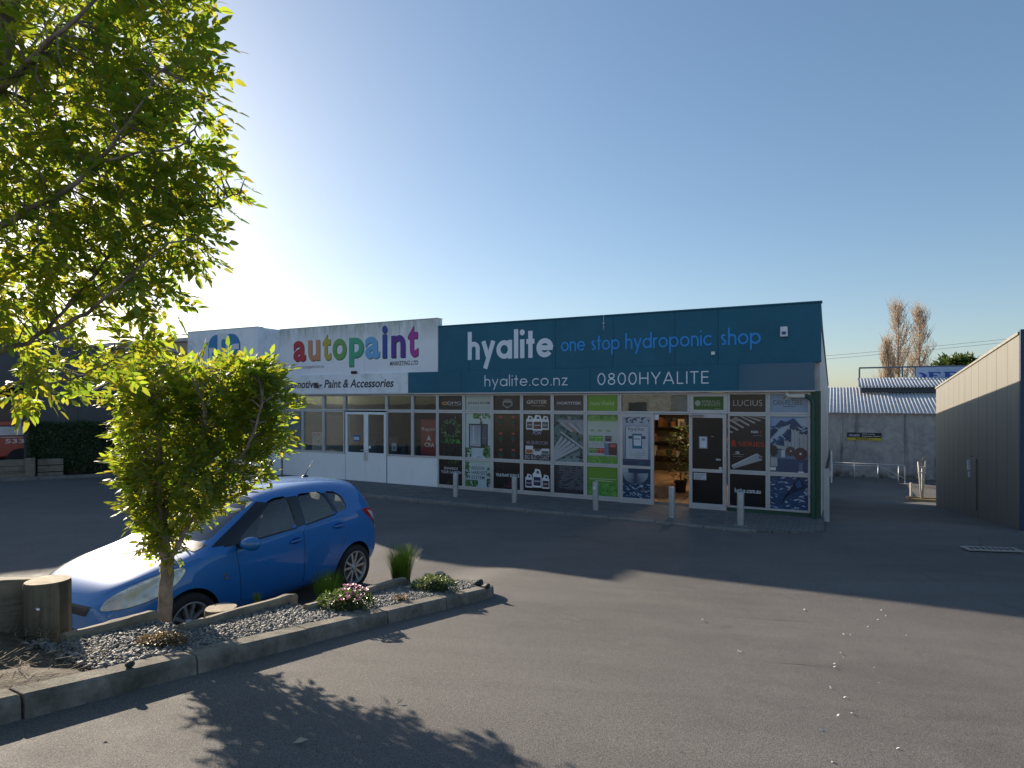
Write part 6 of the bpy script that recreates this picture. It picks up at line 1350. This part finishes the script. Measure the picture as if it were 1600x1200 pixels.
mb = MB(); cw = Vector((.40, -.36, .93)); e1 = Vector((0, 1, 0)); e2 = Vector((-.42, 0, .9)); mb.tube([cw+(e1*math.cos(t)+e2*math.sin(t))*.18 for t in np.linspace(0, 6.283, 25)], .014, 8); mb.tube([cw-e1*.17, cw, cw+e1*.17], .016, 6); mb.tube([cw, cw+Vector((.2, 0, -.12))], .025, 8); mb.build('steering_wheel', TRIM, car, smooth=True)
# ================================================================== ISLAND TIMBERS
SLP = mat_timber('weathered_sleeper', (.17, .14, .10), (.30, .255, .19), 0, 26); LOGM = mat_timber('weathered_log', (.10, .085, .055), (.19, .165, .11), 2, 24); ENDG = M('log_end', (.34, .27, .18), .85, 0, .3, 9., bs=30)
SLabs = ['weathered timber sleeper edging the gravel beside the trunk', 'weathered timber sleeper edging the gravel beside the front wheel', 'weathered timber sleeper edging the gravel by the rear wheel']
def sleeper(a, b, lab, h=.34, th=.065):
    d = b-a; L = math.hypot(d.x, d.y); yaw = math.atan2(d.y, d.x); pitch = -math.atan2(d.z, L); Ls = d.length
    t = MB(); n = 10; r = random.Random(lab)
    vs = []
    for i in range(n+1):
        x = Ls*i/n; e = .05 if i == n else 0
        for y, z in ((0, -h), (0, -.012), (.012, 0), (th-.014, 0), (th, -.014), (th, -h)):
            j = r.uniform(-.004, .004); vs.append((x-(e*.3 if z > -.1 else 0), y+j, z+j-(.0 if i < n else (.012 if z > -.1 else 0))))
    k = 6; fs = [(i*k+j, (i+1)*k+j, (i+1)*k+j+1, i*k+j+1) for i in range(n) for j in range(k-1)]+[tuple(range(k)), tuple(n*k+j for j in range(k))[::-1]]
    t.add(vs, fs); o = t.build('timber_sleeper', SLP); o.location = a; o.rotation_euler = (0, pitch, yaw); tag(o, lab, 'timber edging', 'timber sleepers edging the island'); return o
bedh = lambda h: (lambda X, Y: bed_z(X, Y)+h)
for (p1, p2), lab in zip((((104, 991), (253, 952)), ((288, 976), (467, 925.5)), ((484, 946), (637, 900.5))), SLabs):
    sleeper(ray(*p1, bedh(.035)), ray(*p2, bedh(.075)), lab)
o = sleeper(ray(640, 918, bedh(.02)), ray(704, 897, bedh(.03)), 'short low timber edging at the rounded tip of the island', .25, .08)
def log(center, r_, h, lab, half=False, name='timber_post'):
    t = thing(name, lab, 'post', center); mb = MB(); n = 28; rr_ = random.Random(lab); prof = [1+.035*math.sin(3*a+1)+rr_.uniform(-.015, .015) for a in np.linspace(0, 6.28, n)]
    def ringz(z, s=1): return [(r_*s*prof[i]*math.cos(2*math.pi*i/n), r_*s*prof[i]*math.sin(2*math.pi*i/n), z) for i in range(n)]
    vs = ringz(-.5)+ringz(h*.5)+ringz(h-.012)+ringz(h, .965); fs = [(k*n+i, k*n+(i+1) % n, (k+1)*n+(i+1) % n, (k+1)*n+i) for k in range(3) for i in range(n)]; mb.add(vs, fs); mb.build('shaft', LOGM, t, smooth=True, angle=50)
    mb = MB(); mb.add(ringz(h+.001, .96)+[(0, 0, h+.003)], [(i, (i+1) % n, n) for i in range(n)]); mb.build('end_grain', ENDG, t); return t
pc = ray(72, 988, bed_z)+Vector((-.10, .15, 0)); pz = CAMZ-(906-HY)/FPX*pc.y
bp = log(Vector((pc.x, pc.y, pc.z-.05)), .128, pz-pc.z+.05, 'thick round timber post at the left edge in front of the car nose')
mb = MB(); mb.lathe([(.001, .012), (.011, .010), (.013, 0)], 10, Matrix.Translation((.06, -.167, .20)) @ Matrix.Rotation(math.radians(75), 4, 'X')); mb.build('bolt', CHROME, bp)
# taller sleeper wall running off to the left behind the post
aL = Vector((pc.x-.10, pc.y+.12, pz-.01)); sleeper(aL+Vector((-1.05, -1.95, .30)), aL, 'tall timber sleeper wall running out of frame behind the thick post', .75, .12)
lg = at_u(345, 949, 4.55); log(Vector((lg.x, lg.y, .1)), .138, lg.z-.1, 'round cut log stump beside the front wheel', name='log_stump')
for (px, py, r_), lab in zip(((668, 897, .035), (688, 895, .06)), ('thin timber peg at the rounded tip of the island', 'short squat timber peg beside the green cushion plant')):
    q = ray(px, py, bedh(.09)); log(Vector((q.x, q.y, q.z-.25)), r_, .25, lab, name='timber_peg')

# ================================================================== TREES
BARK = mat_bark('ash_bark', (.10, .085, .065), (.22, .19, .15), 22)
ASH = mat_leaf('ash_leaf', [(.026, .078, .020), (.044, .110, .026), (.064, .130, .028), (.095, .145, .028), (.034, .090, .026)], [(.30, .48, .03), (.42, .58, .04), (.56, .62, .04), (.64, .54, .045), (.36, .50, .04)], .50, .5)
TM = [leaf_template(3, .19, .085, .036, .30, s) for s in range(5)]+[leaf_template(2, .15, .085, .038, .2, 9)]
def limb(mb, pts, r0, r1, n=9, wob=.0, rr_=None):
    P = [Vector(p) for p in pts]; out = []; m = 6
    for i in range(len(P)-1):
        p0, p1, p2, p3 = P[max(0, i-1)], P[i], P[i+1], P[min(len(P)-1, i+2)]
        for k in range(m):
            t = k/m; out.append(.5*((2*p1)+(p2-p0)*t+(2*p0-5*p1+4*p2-p3)*t*t+(3*p1-p0-3*p2+p3)*t**3)+(Vector((rr_.uniform(-wob, wob), rr_.uniform(-wob, wob), rr_.uniform(-wob, wob))) if rr_ else Vector()))
    out.append(P[-1]); N = len(out); mb.tube(out, [r0+(r1-r0)*(i/(N-1))**.8 for i in range(N)], n); return out
def nearest_on(paths, p):
    best = None
    for path in paths:
        for i, q in enumerate(path):
            d = (Vector(q)-p).length
            if best is None or d < best[0]: best = (d, Vector(q))
    return best[1]
# ---- small clipped tree on the island
def small_tree():
    base = at_u(258, 957, 4.25); base.z = .55; r = np.random.default_rng(21); rr_ = random.Random(21)
    t = thing('clipped_ash_tree', 'small clipped leafy tree in front of the blue car', 'tree', base)
    at = lambda px, py, dy=0.0: Vector(((px-CX)/FPX*(base.y+dy), base.y+dy, CAMZ-(py-HY)/FPX*(base.y+dy)))-base
    mb = MB(); rt_ = Vector((0, 0, -.3))
    paths = [limb(mb, [rt_, at(258, 940), at(262, 890), at(256, 850), at(252, 815)], .056, .042, 12, .004, rr_)]
    wood = mb.build('trunk', BARK, t, smooth=True); mb = MB(); top = at(252, 815); fork = at(259, 880)
    for pts, ra in (([top, at(243, 770, .05), at(228, 720, .15), at(215, 640, .3)], .034), ([top, at(262, 780, .1), at(285, 740, .2), at(300, 690, .1), at(330, 610, .0)], .042), ([top, at(248, 780, -.1), at(250, 720, -.25), at(240, 620, -.4)], .03),
                    ([fork, at(280, 850, -.02), at(295, 820, .0), at(330, 770, -.15), at(385, 700, -.2), at(410, 630, -.25)], .028), ([at(285, 740, .2), at(330, 700, .35), at(380, 640, .45), at(420, 600, .5)], .024), ([at(262, 780, .1), at(300, 730, -.2), at(320, 650, -.4), at(300, 590, -.5)], .026)):
        paths.append(limb(mb, pts, ra, .008, 8, .006, rr_))
    mb.build('limbs', BARK, wood, smooth=True)
    cx = at(312, 650); zt_ = at(312, 556).z
    zs = [at(0, y).z for y in (872, 820, 772, 720, 670, 605, 570)]; hw = [x/FPX*base.y for x in (16, 40, 84, 106, 114, 118, 112)]; cxs = [at(x, 650).x for x in (262, 268, 292, 306, 312, 310, 304)]
    n = 3300; z = zs[0]+(zs[-1]-zs[0])*r.random(n)**.62; R_ = np.interp(z, zs, hw); CXX = np.interp(z, zs, cxs); a = r.uniform(0, 2*np.pi, n); q = r.random(n)**.36
    R2 = R_*(1+.10*np.sin(a*3+z*4)+.08*np.sin(a*7-z*6)); pos = np.stack([CXX+R2*q*np.cos(a), R2*.80*q*np.sin(a), z], 1)
    # holes: drop clusters
    for k in range(46):
        c = pos[r.integers(len(pos))]; pos = pos[np.linalg.norm(pos-c, axis=1) > r.uniform(.07, .15)]
    n = len(pos); out = np.stack([(pos[:, 0]-cx.x)/.8, pos[:, 1]/.8, np.full(n, .25)], 1)+r.normal(0, .45, (n, 3))
    tw = MB()
    for i in range(0, n, 6):
        p = Vector(pos[i]); s_ = nearest_on(paths, p)
        if (p-s_).length < .7: tw.tube([s_, s_.lerp(p, .5)+Vector((rr_.uniform(-.04, .04), rr_.uniform(-.04, .04), rr_.uniform(-.02, .06))), p], [.007, .005, .0022], 4, cap=False)
    tg_ = tw.build('twigs', BARK, wood); tg_['kind'] = 'stuff'
    camd = np.linalg.norm(pos+np.array(base)-np.array([0, 0, CAMZ]), axis=1); order = np.argsort(camd); near = np.zeros(n, bool); near[order[:300]] = True
    crown = leaf_cloud('crown', pos[~near], out[~near], ASH, t, TM, r, .55, .95); crown['kind'] = 'stuff'
    leaf_objects(pos[near], out[near], ASH, t, TM, r, 'leaf', .55, .92)
small_tree()
# ---- big tree entering from the left
def big_tree():
    r = np.random.default_rng(33); rr_ = random.Random(33); Yc = 3.75; base = Vector((-3.75, 3.62, 1.12))
    t = thing('ash_tree', 'large leafy tree reaching into the upper left of the view', 'tree', base)
    at = lambda px, py, Y=Yc: Vector(((px-CX)/FPX*Y, Y, CAMZ-(py-HY)/FPX*Y))-base
    mb = MB(); tr = limb(mb, [Vector((0, 0, -.3)), Vector((.03, .0, .8)), Vector((.0, .05, 1.5)), at(-120, 480), at(-60, 250), at(5, 60), at(30, -150), at(60, -420)], .15, .03, 12, .004, rr_); wood = mb.build('trunk', BARK, t, smooth=True)
    mb = MB(); paths = [tr]
    for pts, ra in (([tr[14], at(-40, 575, 3.7), at(0, 549, 3.75), at(55, 530, 3.8), at(105, 480, 3.9), at(150, 450, 4.0), at(210, 415, 4.1)], .026), ([at(70, 520, 3.8), at(125, 495, 3.7), at(170, 460, 3.6), at(205, 430, 3.6), at(260, 380, 3.6)], .016),
                    ([tr[20], at(-40, 380, 3.6), at(40, 330, 3.55), at(95, 302, 3.5), at(150, 255, 3.5), at(207, 182, 3.45), at(250, 110, 3.45)], .028), ([tr[22], at(20, 250, 4.0), at(120, 180, 4.1), at(200, 90, 4.2), at(270, 20, 4.3)], .028), ([at(150, 255, 3.5), at(220, 240, 3.5), at(280, 230, 3.5), at(310, 190, 3.5)], .010),
                    ([at(105, 480, 3.9), at(200, 370, 4.0), at(270, 340, 4.0), at(330, 320, 4.0), at(375, 300, 4.0)], .012), ([tr[26], at(60, 80, 3.4), at(140, 10, 3.3), at(200, -80, 3.3)], .022), ([tr[12], at(-60, 640, 3.7), at(20, 600, 3.75), at(85, 597, 3.8), at(130, 585, 3.8), at(180, 560, 3.85), at(225, 545, 3.9)], .011), ([tr[24], at(-20, 160, 4.4), at(60, 60, 4.8), at(150, -60, 5.0)], .025), ([tr[18], at(-100, 400, 4.2), at(-40, 420, 4.4), at(60, 380, 4.5), at(130, 330, 4.6)], .02)):
        paths.append(limb(mb, pts, ra, .004, 8, .007, rr_))
    mb.build('limbs', BARK, wood, smooth=True)
    lobes = [(40, 60, 3.9, .62, 360), (150, 60, 3.8, .52, 290), (235, 90, 3.8, .36, 170), (285, 150, 3.7, .20, 60), (275, 20, 3.9, .22, 60), (40, 220, 3.8, .62, 400), (160, 210, 3.8, .50, 310), (250, 240, 3.8, .32, 150), (290, 235, 3.8, .14, 26), (30, 370, 3.8, .58, 380), (140, 340, 3.9, .50, 320), (235, 340, 3.9, .36, 190), (290, 370, 3.9, .20, 60), (330, 300, 4.0, .13, 22), (352, 288, 4.0, .07, 8), (300, 320, 4.0, .12, 18), (30, 480, 3.8, .36, 120), (230, 430, 3.8, .24, 80), (110, 420, 4.0, .34, 120), (255, 480, 3.9, .11, 16), (195, 500, 3.8, .11, 14), (225, 525, 3.9, .10, 14), (80, 570, 3.8, .20, 36), (30, 575, 3.8, .24, 50), (190, 552, 3.85, .13, 20), (150, 556, 3.85, .09, 10), (45, 612, 3.8, .08, 5), (-120, 150, 3.8, .8, 330), (-140, 400, 3.9, .7, 230), (60, -150, 3.9, .8, 300), (240, -70, 4.0, .4, 70), (-80, -350, 4.0, .9, 200), (310, -10, 3.9, .10, 12)]
    P_ = []; O_ = []
    for (px, py, Y, R_, n) in lobes:
        n = max(4, int(n*.72))
        c = at(px, py, Y); d = r.normal(size=(n, 3)); d /= np.linalg.norm(d, axis=1)[:, None]; q = r.random(n)**.42
        P_.append(np.array(c)+d*(q*R_)[:, None]*np.array([1, 1.05, .9])); O_.append(d*.7+np.array([.35, 0, -.05])+r.normal(0, .35, (n, 3)))
    pos = np.concatenate(P_); out = np.concatenate(O_)
    for k in range(90):
        c = pos[r.integers(len(pos))]; m_ = np.linalg.norm(pos-c, axis=1) > r.uniform(.05, .13); pos, out = pos[m_], out[m_]
    n = len(pos); tw = MB()
    for i in range(0, n, 5):
        p = Vector(pos[i]); s_ = nearest_on(paths, p)
        tw.tube([s_, s_.lerp(p, .55)+Vector((rr_.uniform(-.05, .05), rr_.uniform(-.05, .05), rr_.uniform(.0, .07))), p], [.006, .0042, .002], 4, cap=False)
    tg_ = tw.build('twigs', BARK, wood); tg_['kind'] = 'stuff'
    W = pos+np.array(base); sx = CX+W[:, 0]/W[:, 1]*FPX; sy = HY-(W[:, 2]-CAMZ)/W[:, 1]*FPX; inn = (sx > 0) & (sy > 0); d = np.where(inn, W[:, 1], 99); order = np.argsort(d); near = np.zeros(n, bool); near[order[:300]] = True
    c_ = leaf_cloud('crown', pos[~near], out[~near], ASH, t, TM, r, .62, 1.05); c_['kind'] = 'stuff'
    leaf_objects(pos[near], out[near], ASH, t, TM, r, 'leaf', .62, 1.0)
big_tree()

# ================================================================== ISLAND PLANTS, LITTER
GRS = mat_leaf('tussock_blade', [(.045, .11, .018), (.07, .15, .025), (.13, .19, .04)], [(.34, .50, .04), (.48, .58, .05)], .5)
def tussock(p, R_, H, n, lab, seed):
    r = np.random.default_rng(seed); t = thing('grass_tussock', lab, 'grass', p, 0, 'grass tussocks on the island'); V = []; F = []
    for i in range(n):
        a = r.uniform(0, 6.28); q = r.random()**.6; b = np.array([math.cos(a)*R_*.45*q, math.sin(a)*R_*.45*q, 0]); d = np.array([math.cos(a), math.sin(a), 0]); L = H*r.uniform(.65, 1.08); ln = q*r.uniform(.4, 1.1)*R_*.7; s = np.array([-d[1], d[0], 0])*r.uniform(.0025, .0045); k = len(V)
        for f in (0, .4, .75, 1): c = b+d*ln*f**1.7+np.array([0, 0, L*(f-.10*q*f*f)]); w_ = 1-.9*f; V += [c-s*w_, c+s*w_]
        F += [(k+2*j, k+2*j+1, k+2*j+3, k+2*j+2) for j in range(3)]
    np_mesh('blades', np.array(V), [np.array(F)], GRS, t)
    mb = MB(); mb.lathe([(R_*.5, -.08), (R_*.45, .0), (R_*.2, .03), (.001, .04)], 14); mb.build('thatch', M('dry_thatch', (.10, .08, .04), .95), t, smooth=True)
g1 = at_u(512, 945, 4.70); tussock(Vector((g1.x, g1.y, g1.z)), .23, .40, 700, 'green grass tussock between sleepers in front of the rear wheel', 1)
g2 = at_u(627, 906, 4.55); tussock(Vector((g2.x, g2.y, g2.z)), .26, .46, 900, 'taller sunlit grass tussock behind the car near the island tip', 2)
g3 = at_u(402, 938, 4.85); tussock(Vector((g3.x, g3.y, g3.z)), .07, .10, 60, 'tiny grass tuft beside the sleeper under the car door', 3)
def cushion(p, R_, H, n, mat, lab, name, seed, size, flowers=0, fmat=None):
    x_, v_ = W2L(p.x, p.y); u_ = max(-x_, KU+.16+R_*.85); p = L2W(-u_, v_); p.z = bed_z(p.x, p.y)-.01
    r = np.random.default_rng(seed); t = thing(name, lab, 'plant', p); a = r.uniform(0, 6.28, n); q = r.random(n)**.5; z = H*np.sqrt(np.clip(1-q**2, 0, 1))*(.85+.3*np.sin(a*5+q*7)*.5)*r.uniform(.75, 1.05, n)
    pos = np.stack([R_*q*np.cos(a)*1.15, R_*q*np.sin(a)*.9, z], 1); D = np.stack([np.cos(a)*q, np.sin(a)*q, .6-.3*q], 1)+r.normal(0, .5, (n, 3))
    leaf_cloud('foliage', pos, D, mat, t, [simple_leaf(size, size*.55), simple_leaf(size*.8, size*.6)], r)
    mb = MB(); mb.lathe([(R_*.75, -.03), (R_*.66, H*.3), (R_*.4, H*.6), (.001, H*.74)], 18); mb.build('stems', M(name+'_core', (.03, .035, .015), .95, bs=30, bst=1), t, smooth=True)
    if flowers:
        fp = []; mb = MB()
        for k in range(flowers):
            aa = r.uniform(-1.6, 1.4); qq = r.uniform(.0, .9); c = Vector((R_*qq*math.cos(aa)*1.1, R_*qq*math.sin(aa)*.9, H*math.sqrt(1-qq**2)*1.05+.02))
            for j in range(9):
                b = 2*math.pi*j/9; e = Vector((math.cos(b)*.022, math.sin(b)*.022, .012+.006*r.random())); s_ = Vector((-math.sin(b), math.cos(b), 0))*.008; mb.add([c, c+e*.6-s_, c+e, c+e*.6+s_], [(0, 1, 2, 3)])
        fo = mb.build('flowers', fmat, t); fo['kind'] = 'stuff'
CUSH = mat_leaf('cushion_leaf', [(.04, .08, .02), (.07, .12, .03), (.11, .16, .05)], [(.16, .22, .05), (.24, .30, .08)], .3); DARKC = mat_leaf('flower_plant_leaf', [(.03, .065, .02), (.055, .10, .03), (.09, .13, .05)], [(.14, .22, .04), (.22, .28, .06)], .3)
DRY = mat_leaf('dry_succulent_leaf', [(.20, .13, .07), (.28, .19, .10), (.16, .14, .07)], [(.3, .2, .1), (.4, .28, .12)], .2)
cushion(ray(563, 953, bed_z), .225, .16, 1100, DARKC, 'low plant with pink flowers on the gravel island', 'flowering_plant', 5, .032, 40, mat_leaf('pink_petal', [(.55, .10, .24), (.68, .22, .36), (.6, .14, .3)], [(.6, .15, .3)], .3))
cushion(ray(699, 924, bed_z), .22, .155, 1300, CUSH, 'round green cushion plant near the island tip', 'cushion_plant', 6, .028)
cushion(ray(252, 1004, bed_z), .135, .065, 900, DRY, 'low brown dry succulent patch on the gravel', 'dry_succulent', 7, .022)
cushion(ray(655, 943, bed_z), .06, .04, 60, DRY, 'little yellowish weed growing by the kerb edge', 'weed', 8, .035)
# dry grass litter on the soil at the left
r = np.random.default_rng(15); V = []; F = []
for i in range(1500):
    u = r.uniform(KU+.22, 4.3); v = r.uniform(-15.2, -12.7); q = L2W(-u, v); a = r.uniform(0, 6.28); L = r.uniform(.04, .16); d = Vector((math.cos(a), math.sin(a), r.uniform(-.05, .25)))*L; s = Vector((-math.sin(a), math.cos(a), 0))*.0018; b = Vector((q.x, q.y, road_ramp(v)+.10+r.uniform(0, .03))); k = len(V)
    V += [b-s, b+s, b+d*.6+s+Vector((0, 0, .01)), b+d*.6-s+Vector((0, 0, .01)), b+d]; F.append((k, k+1, k+2, k+3))
tag(np_mesh('dry_grass_litter', np.array(V), [np.array(F)], M('straw', (.20, .155, .09), .9, 0, .4, 30)), 'dry grass stalks strewn over the soil by the thick post', 'dry grass', kind='stuff')
# small stones near the tip
for (px, py, s_), lab in zip(((747, 911, .055), (761, 915, .035), (202, 1038, .024)), ('larger dark stone on the gravel at the island tip', 'smaller dark stone beside the larger one at the tip', 'single dark pebble resting on the near kerb edge')):
    bm = bmesh.new(); bmesh.ops.create_icosphere(bm, subdivisions=2, radius=s_)
    for v in bm.verts: v.co *= 1+.25*math.sin(v.co.x*60+px)*math.cos(v.co.y*50); v.co.z *= .7
    me = bpy.data.meshes.new('stone'); bm.to_mesh(me); bm.free(); me.materials.append(M('dark_stone', (.03, .03, .035), .7, bs=40)); o = link('stone', me); o.location = ray(px, py+3, bed_z)+Vector((0, 0, s_*.5)); tag(o, lab, 'stone')
# scraps of litter on the asphalt
LIT = M('litter_white', (.70, .69, .66), .8); rl = random.Random(17)
spots = [(1303.6, 1039.5), (1304, 1044.5), (1297.8, 1077), (1320.5, 1092.5), (1331.7, 1117.6), (1309, 1121), (1283.7, 1144), (1403, 1173), (1301, 1195), (1313.5, 1022), (1318.6, 1029.8), (1356, 981), (1371.5, 970), (1377, 955), (1384, 964), (1346, 939), (1421.6, 945), (1416, 995), (1318, 992.6), (1329, 993.6), (1366, 1045.7), (1373.6, 1070), (1257, 954), (1130, 829), (1250, 826), (1155, 1020), (1097.5, 970)]
for k, (px, py) in enumerate(spots):
    s_ = rl.uniform(.006, .014) if k < 22 else .022; n_ = 7; pts = [(s_*rl.uniform(.6, 1.3)*math.cos(6.283*i/n_), s_*rl.uniform(.35, .8)*math.sin(6.283*i/n_)) for i in range(n_)]
    mb = MB(); mb.prism(pts, 0, .004, lambda a, b, d: (a, b, d+.004*math.sin(a*200))); o = mb.build('paper_scrap', LIT); p = ray(px, py); o.location = p+Vector((0, 0, .012)); o.rotation_euler = (0, 0, rl.uniform(0, 6)); tag(o, 'small white scrap of litter lying on the open asphalt', 'litter', 'litter scraps on the asphalt')
def fallen(px, py, lab, s_=1.0, seed=1):
    V, a, b = simple_leaf(.07*s_, .035*s_); V = V+np.array([-.035*s_, 0, 0]); V[:, 2] += np.array([0, .012, .006, .01]); o = np_mesh('fallen_leaf', V, [b], M('fallen_leaf', (.42, .36, .26), .8)); o.location = ray(px, py)+Vector((0, 0, .014)); o.rotation_euler = (0, 0, seed); tag(o, lab, 'leaf', 'fallen leaves')
fallen(470, 1164, 'pale fallen leaf lying inside the tree shadow', 1.0, .3); fallen(625, 1101, 'pale fallen leaf on sunlit asphalt right of the tree shadow', .8, 1); fallen(160, 1152, 'pale fallen leaf on asphalt beside the post shadow', .8, 2); fallen(333, 1070, 'small fallen leaf in the kerb shadow', .6, 2.5)

# potted plants inside the open doorway
POT = M('pot_black', (.015, .015, .016), .6)
def potted(x, y, H, R_, lab, seed):
    r = np.random.default_rng(seed); t = thing('potted_plant', lab, 'plant', L2W(x, y, .137), ROT, 'potted plants in the shop')
    mb = MB(); mb.lathe([(.001, .0), (.13, .0), (.17, .30), (.155, .30), (.14, .26), (.001, .26)], 20); mb.build('pot', POT, t, smooth=True, angle=40)
    mb = MB(); mb.tube([(0, 0, .2), (.02, .0, H*.5), (-.01, .02, H*.85)], [.018, .012, .005], 6); mb.build('stem', BARK, t)
    n = 260; z = .35+(H-.35)*r.random(n); q = r.random(n)**.5; a = r.uniform(0, 6.28, n); w_ = R_*np.sin(np.pi*np.clip((z-.2)/(H-.1), 0, 1))**.6
    leaf_cloud('foliage', np.stack([w_*q*np.cos(a), w_*q*np.sin(a), z], 1), np.stack([np.cos(a), np.sin(a), r.normal(0, .4, n)], 1), CUSH, t, [simple_leaf(.14, .06), simple_leaf(.18, .07)], r)
potted(HX[7]+.20, 1.9, 1.75, .34, 'tall leafy potted plant just inside the open doorway', 1)
potted(HX[7]+.62, 2.7, 1.25, .28, 'shorter potted plant deeper inside the shop doorway', 2)
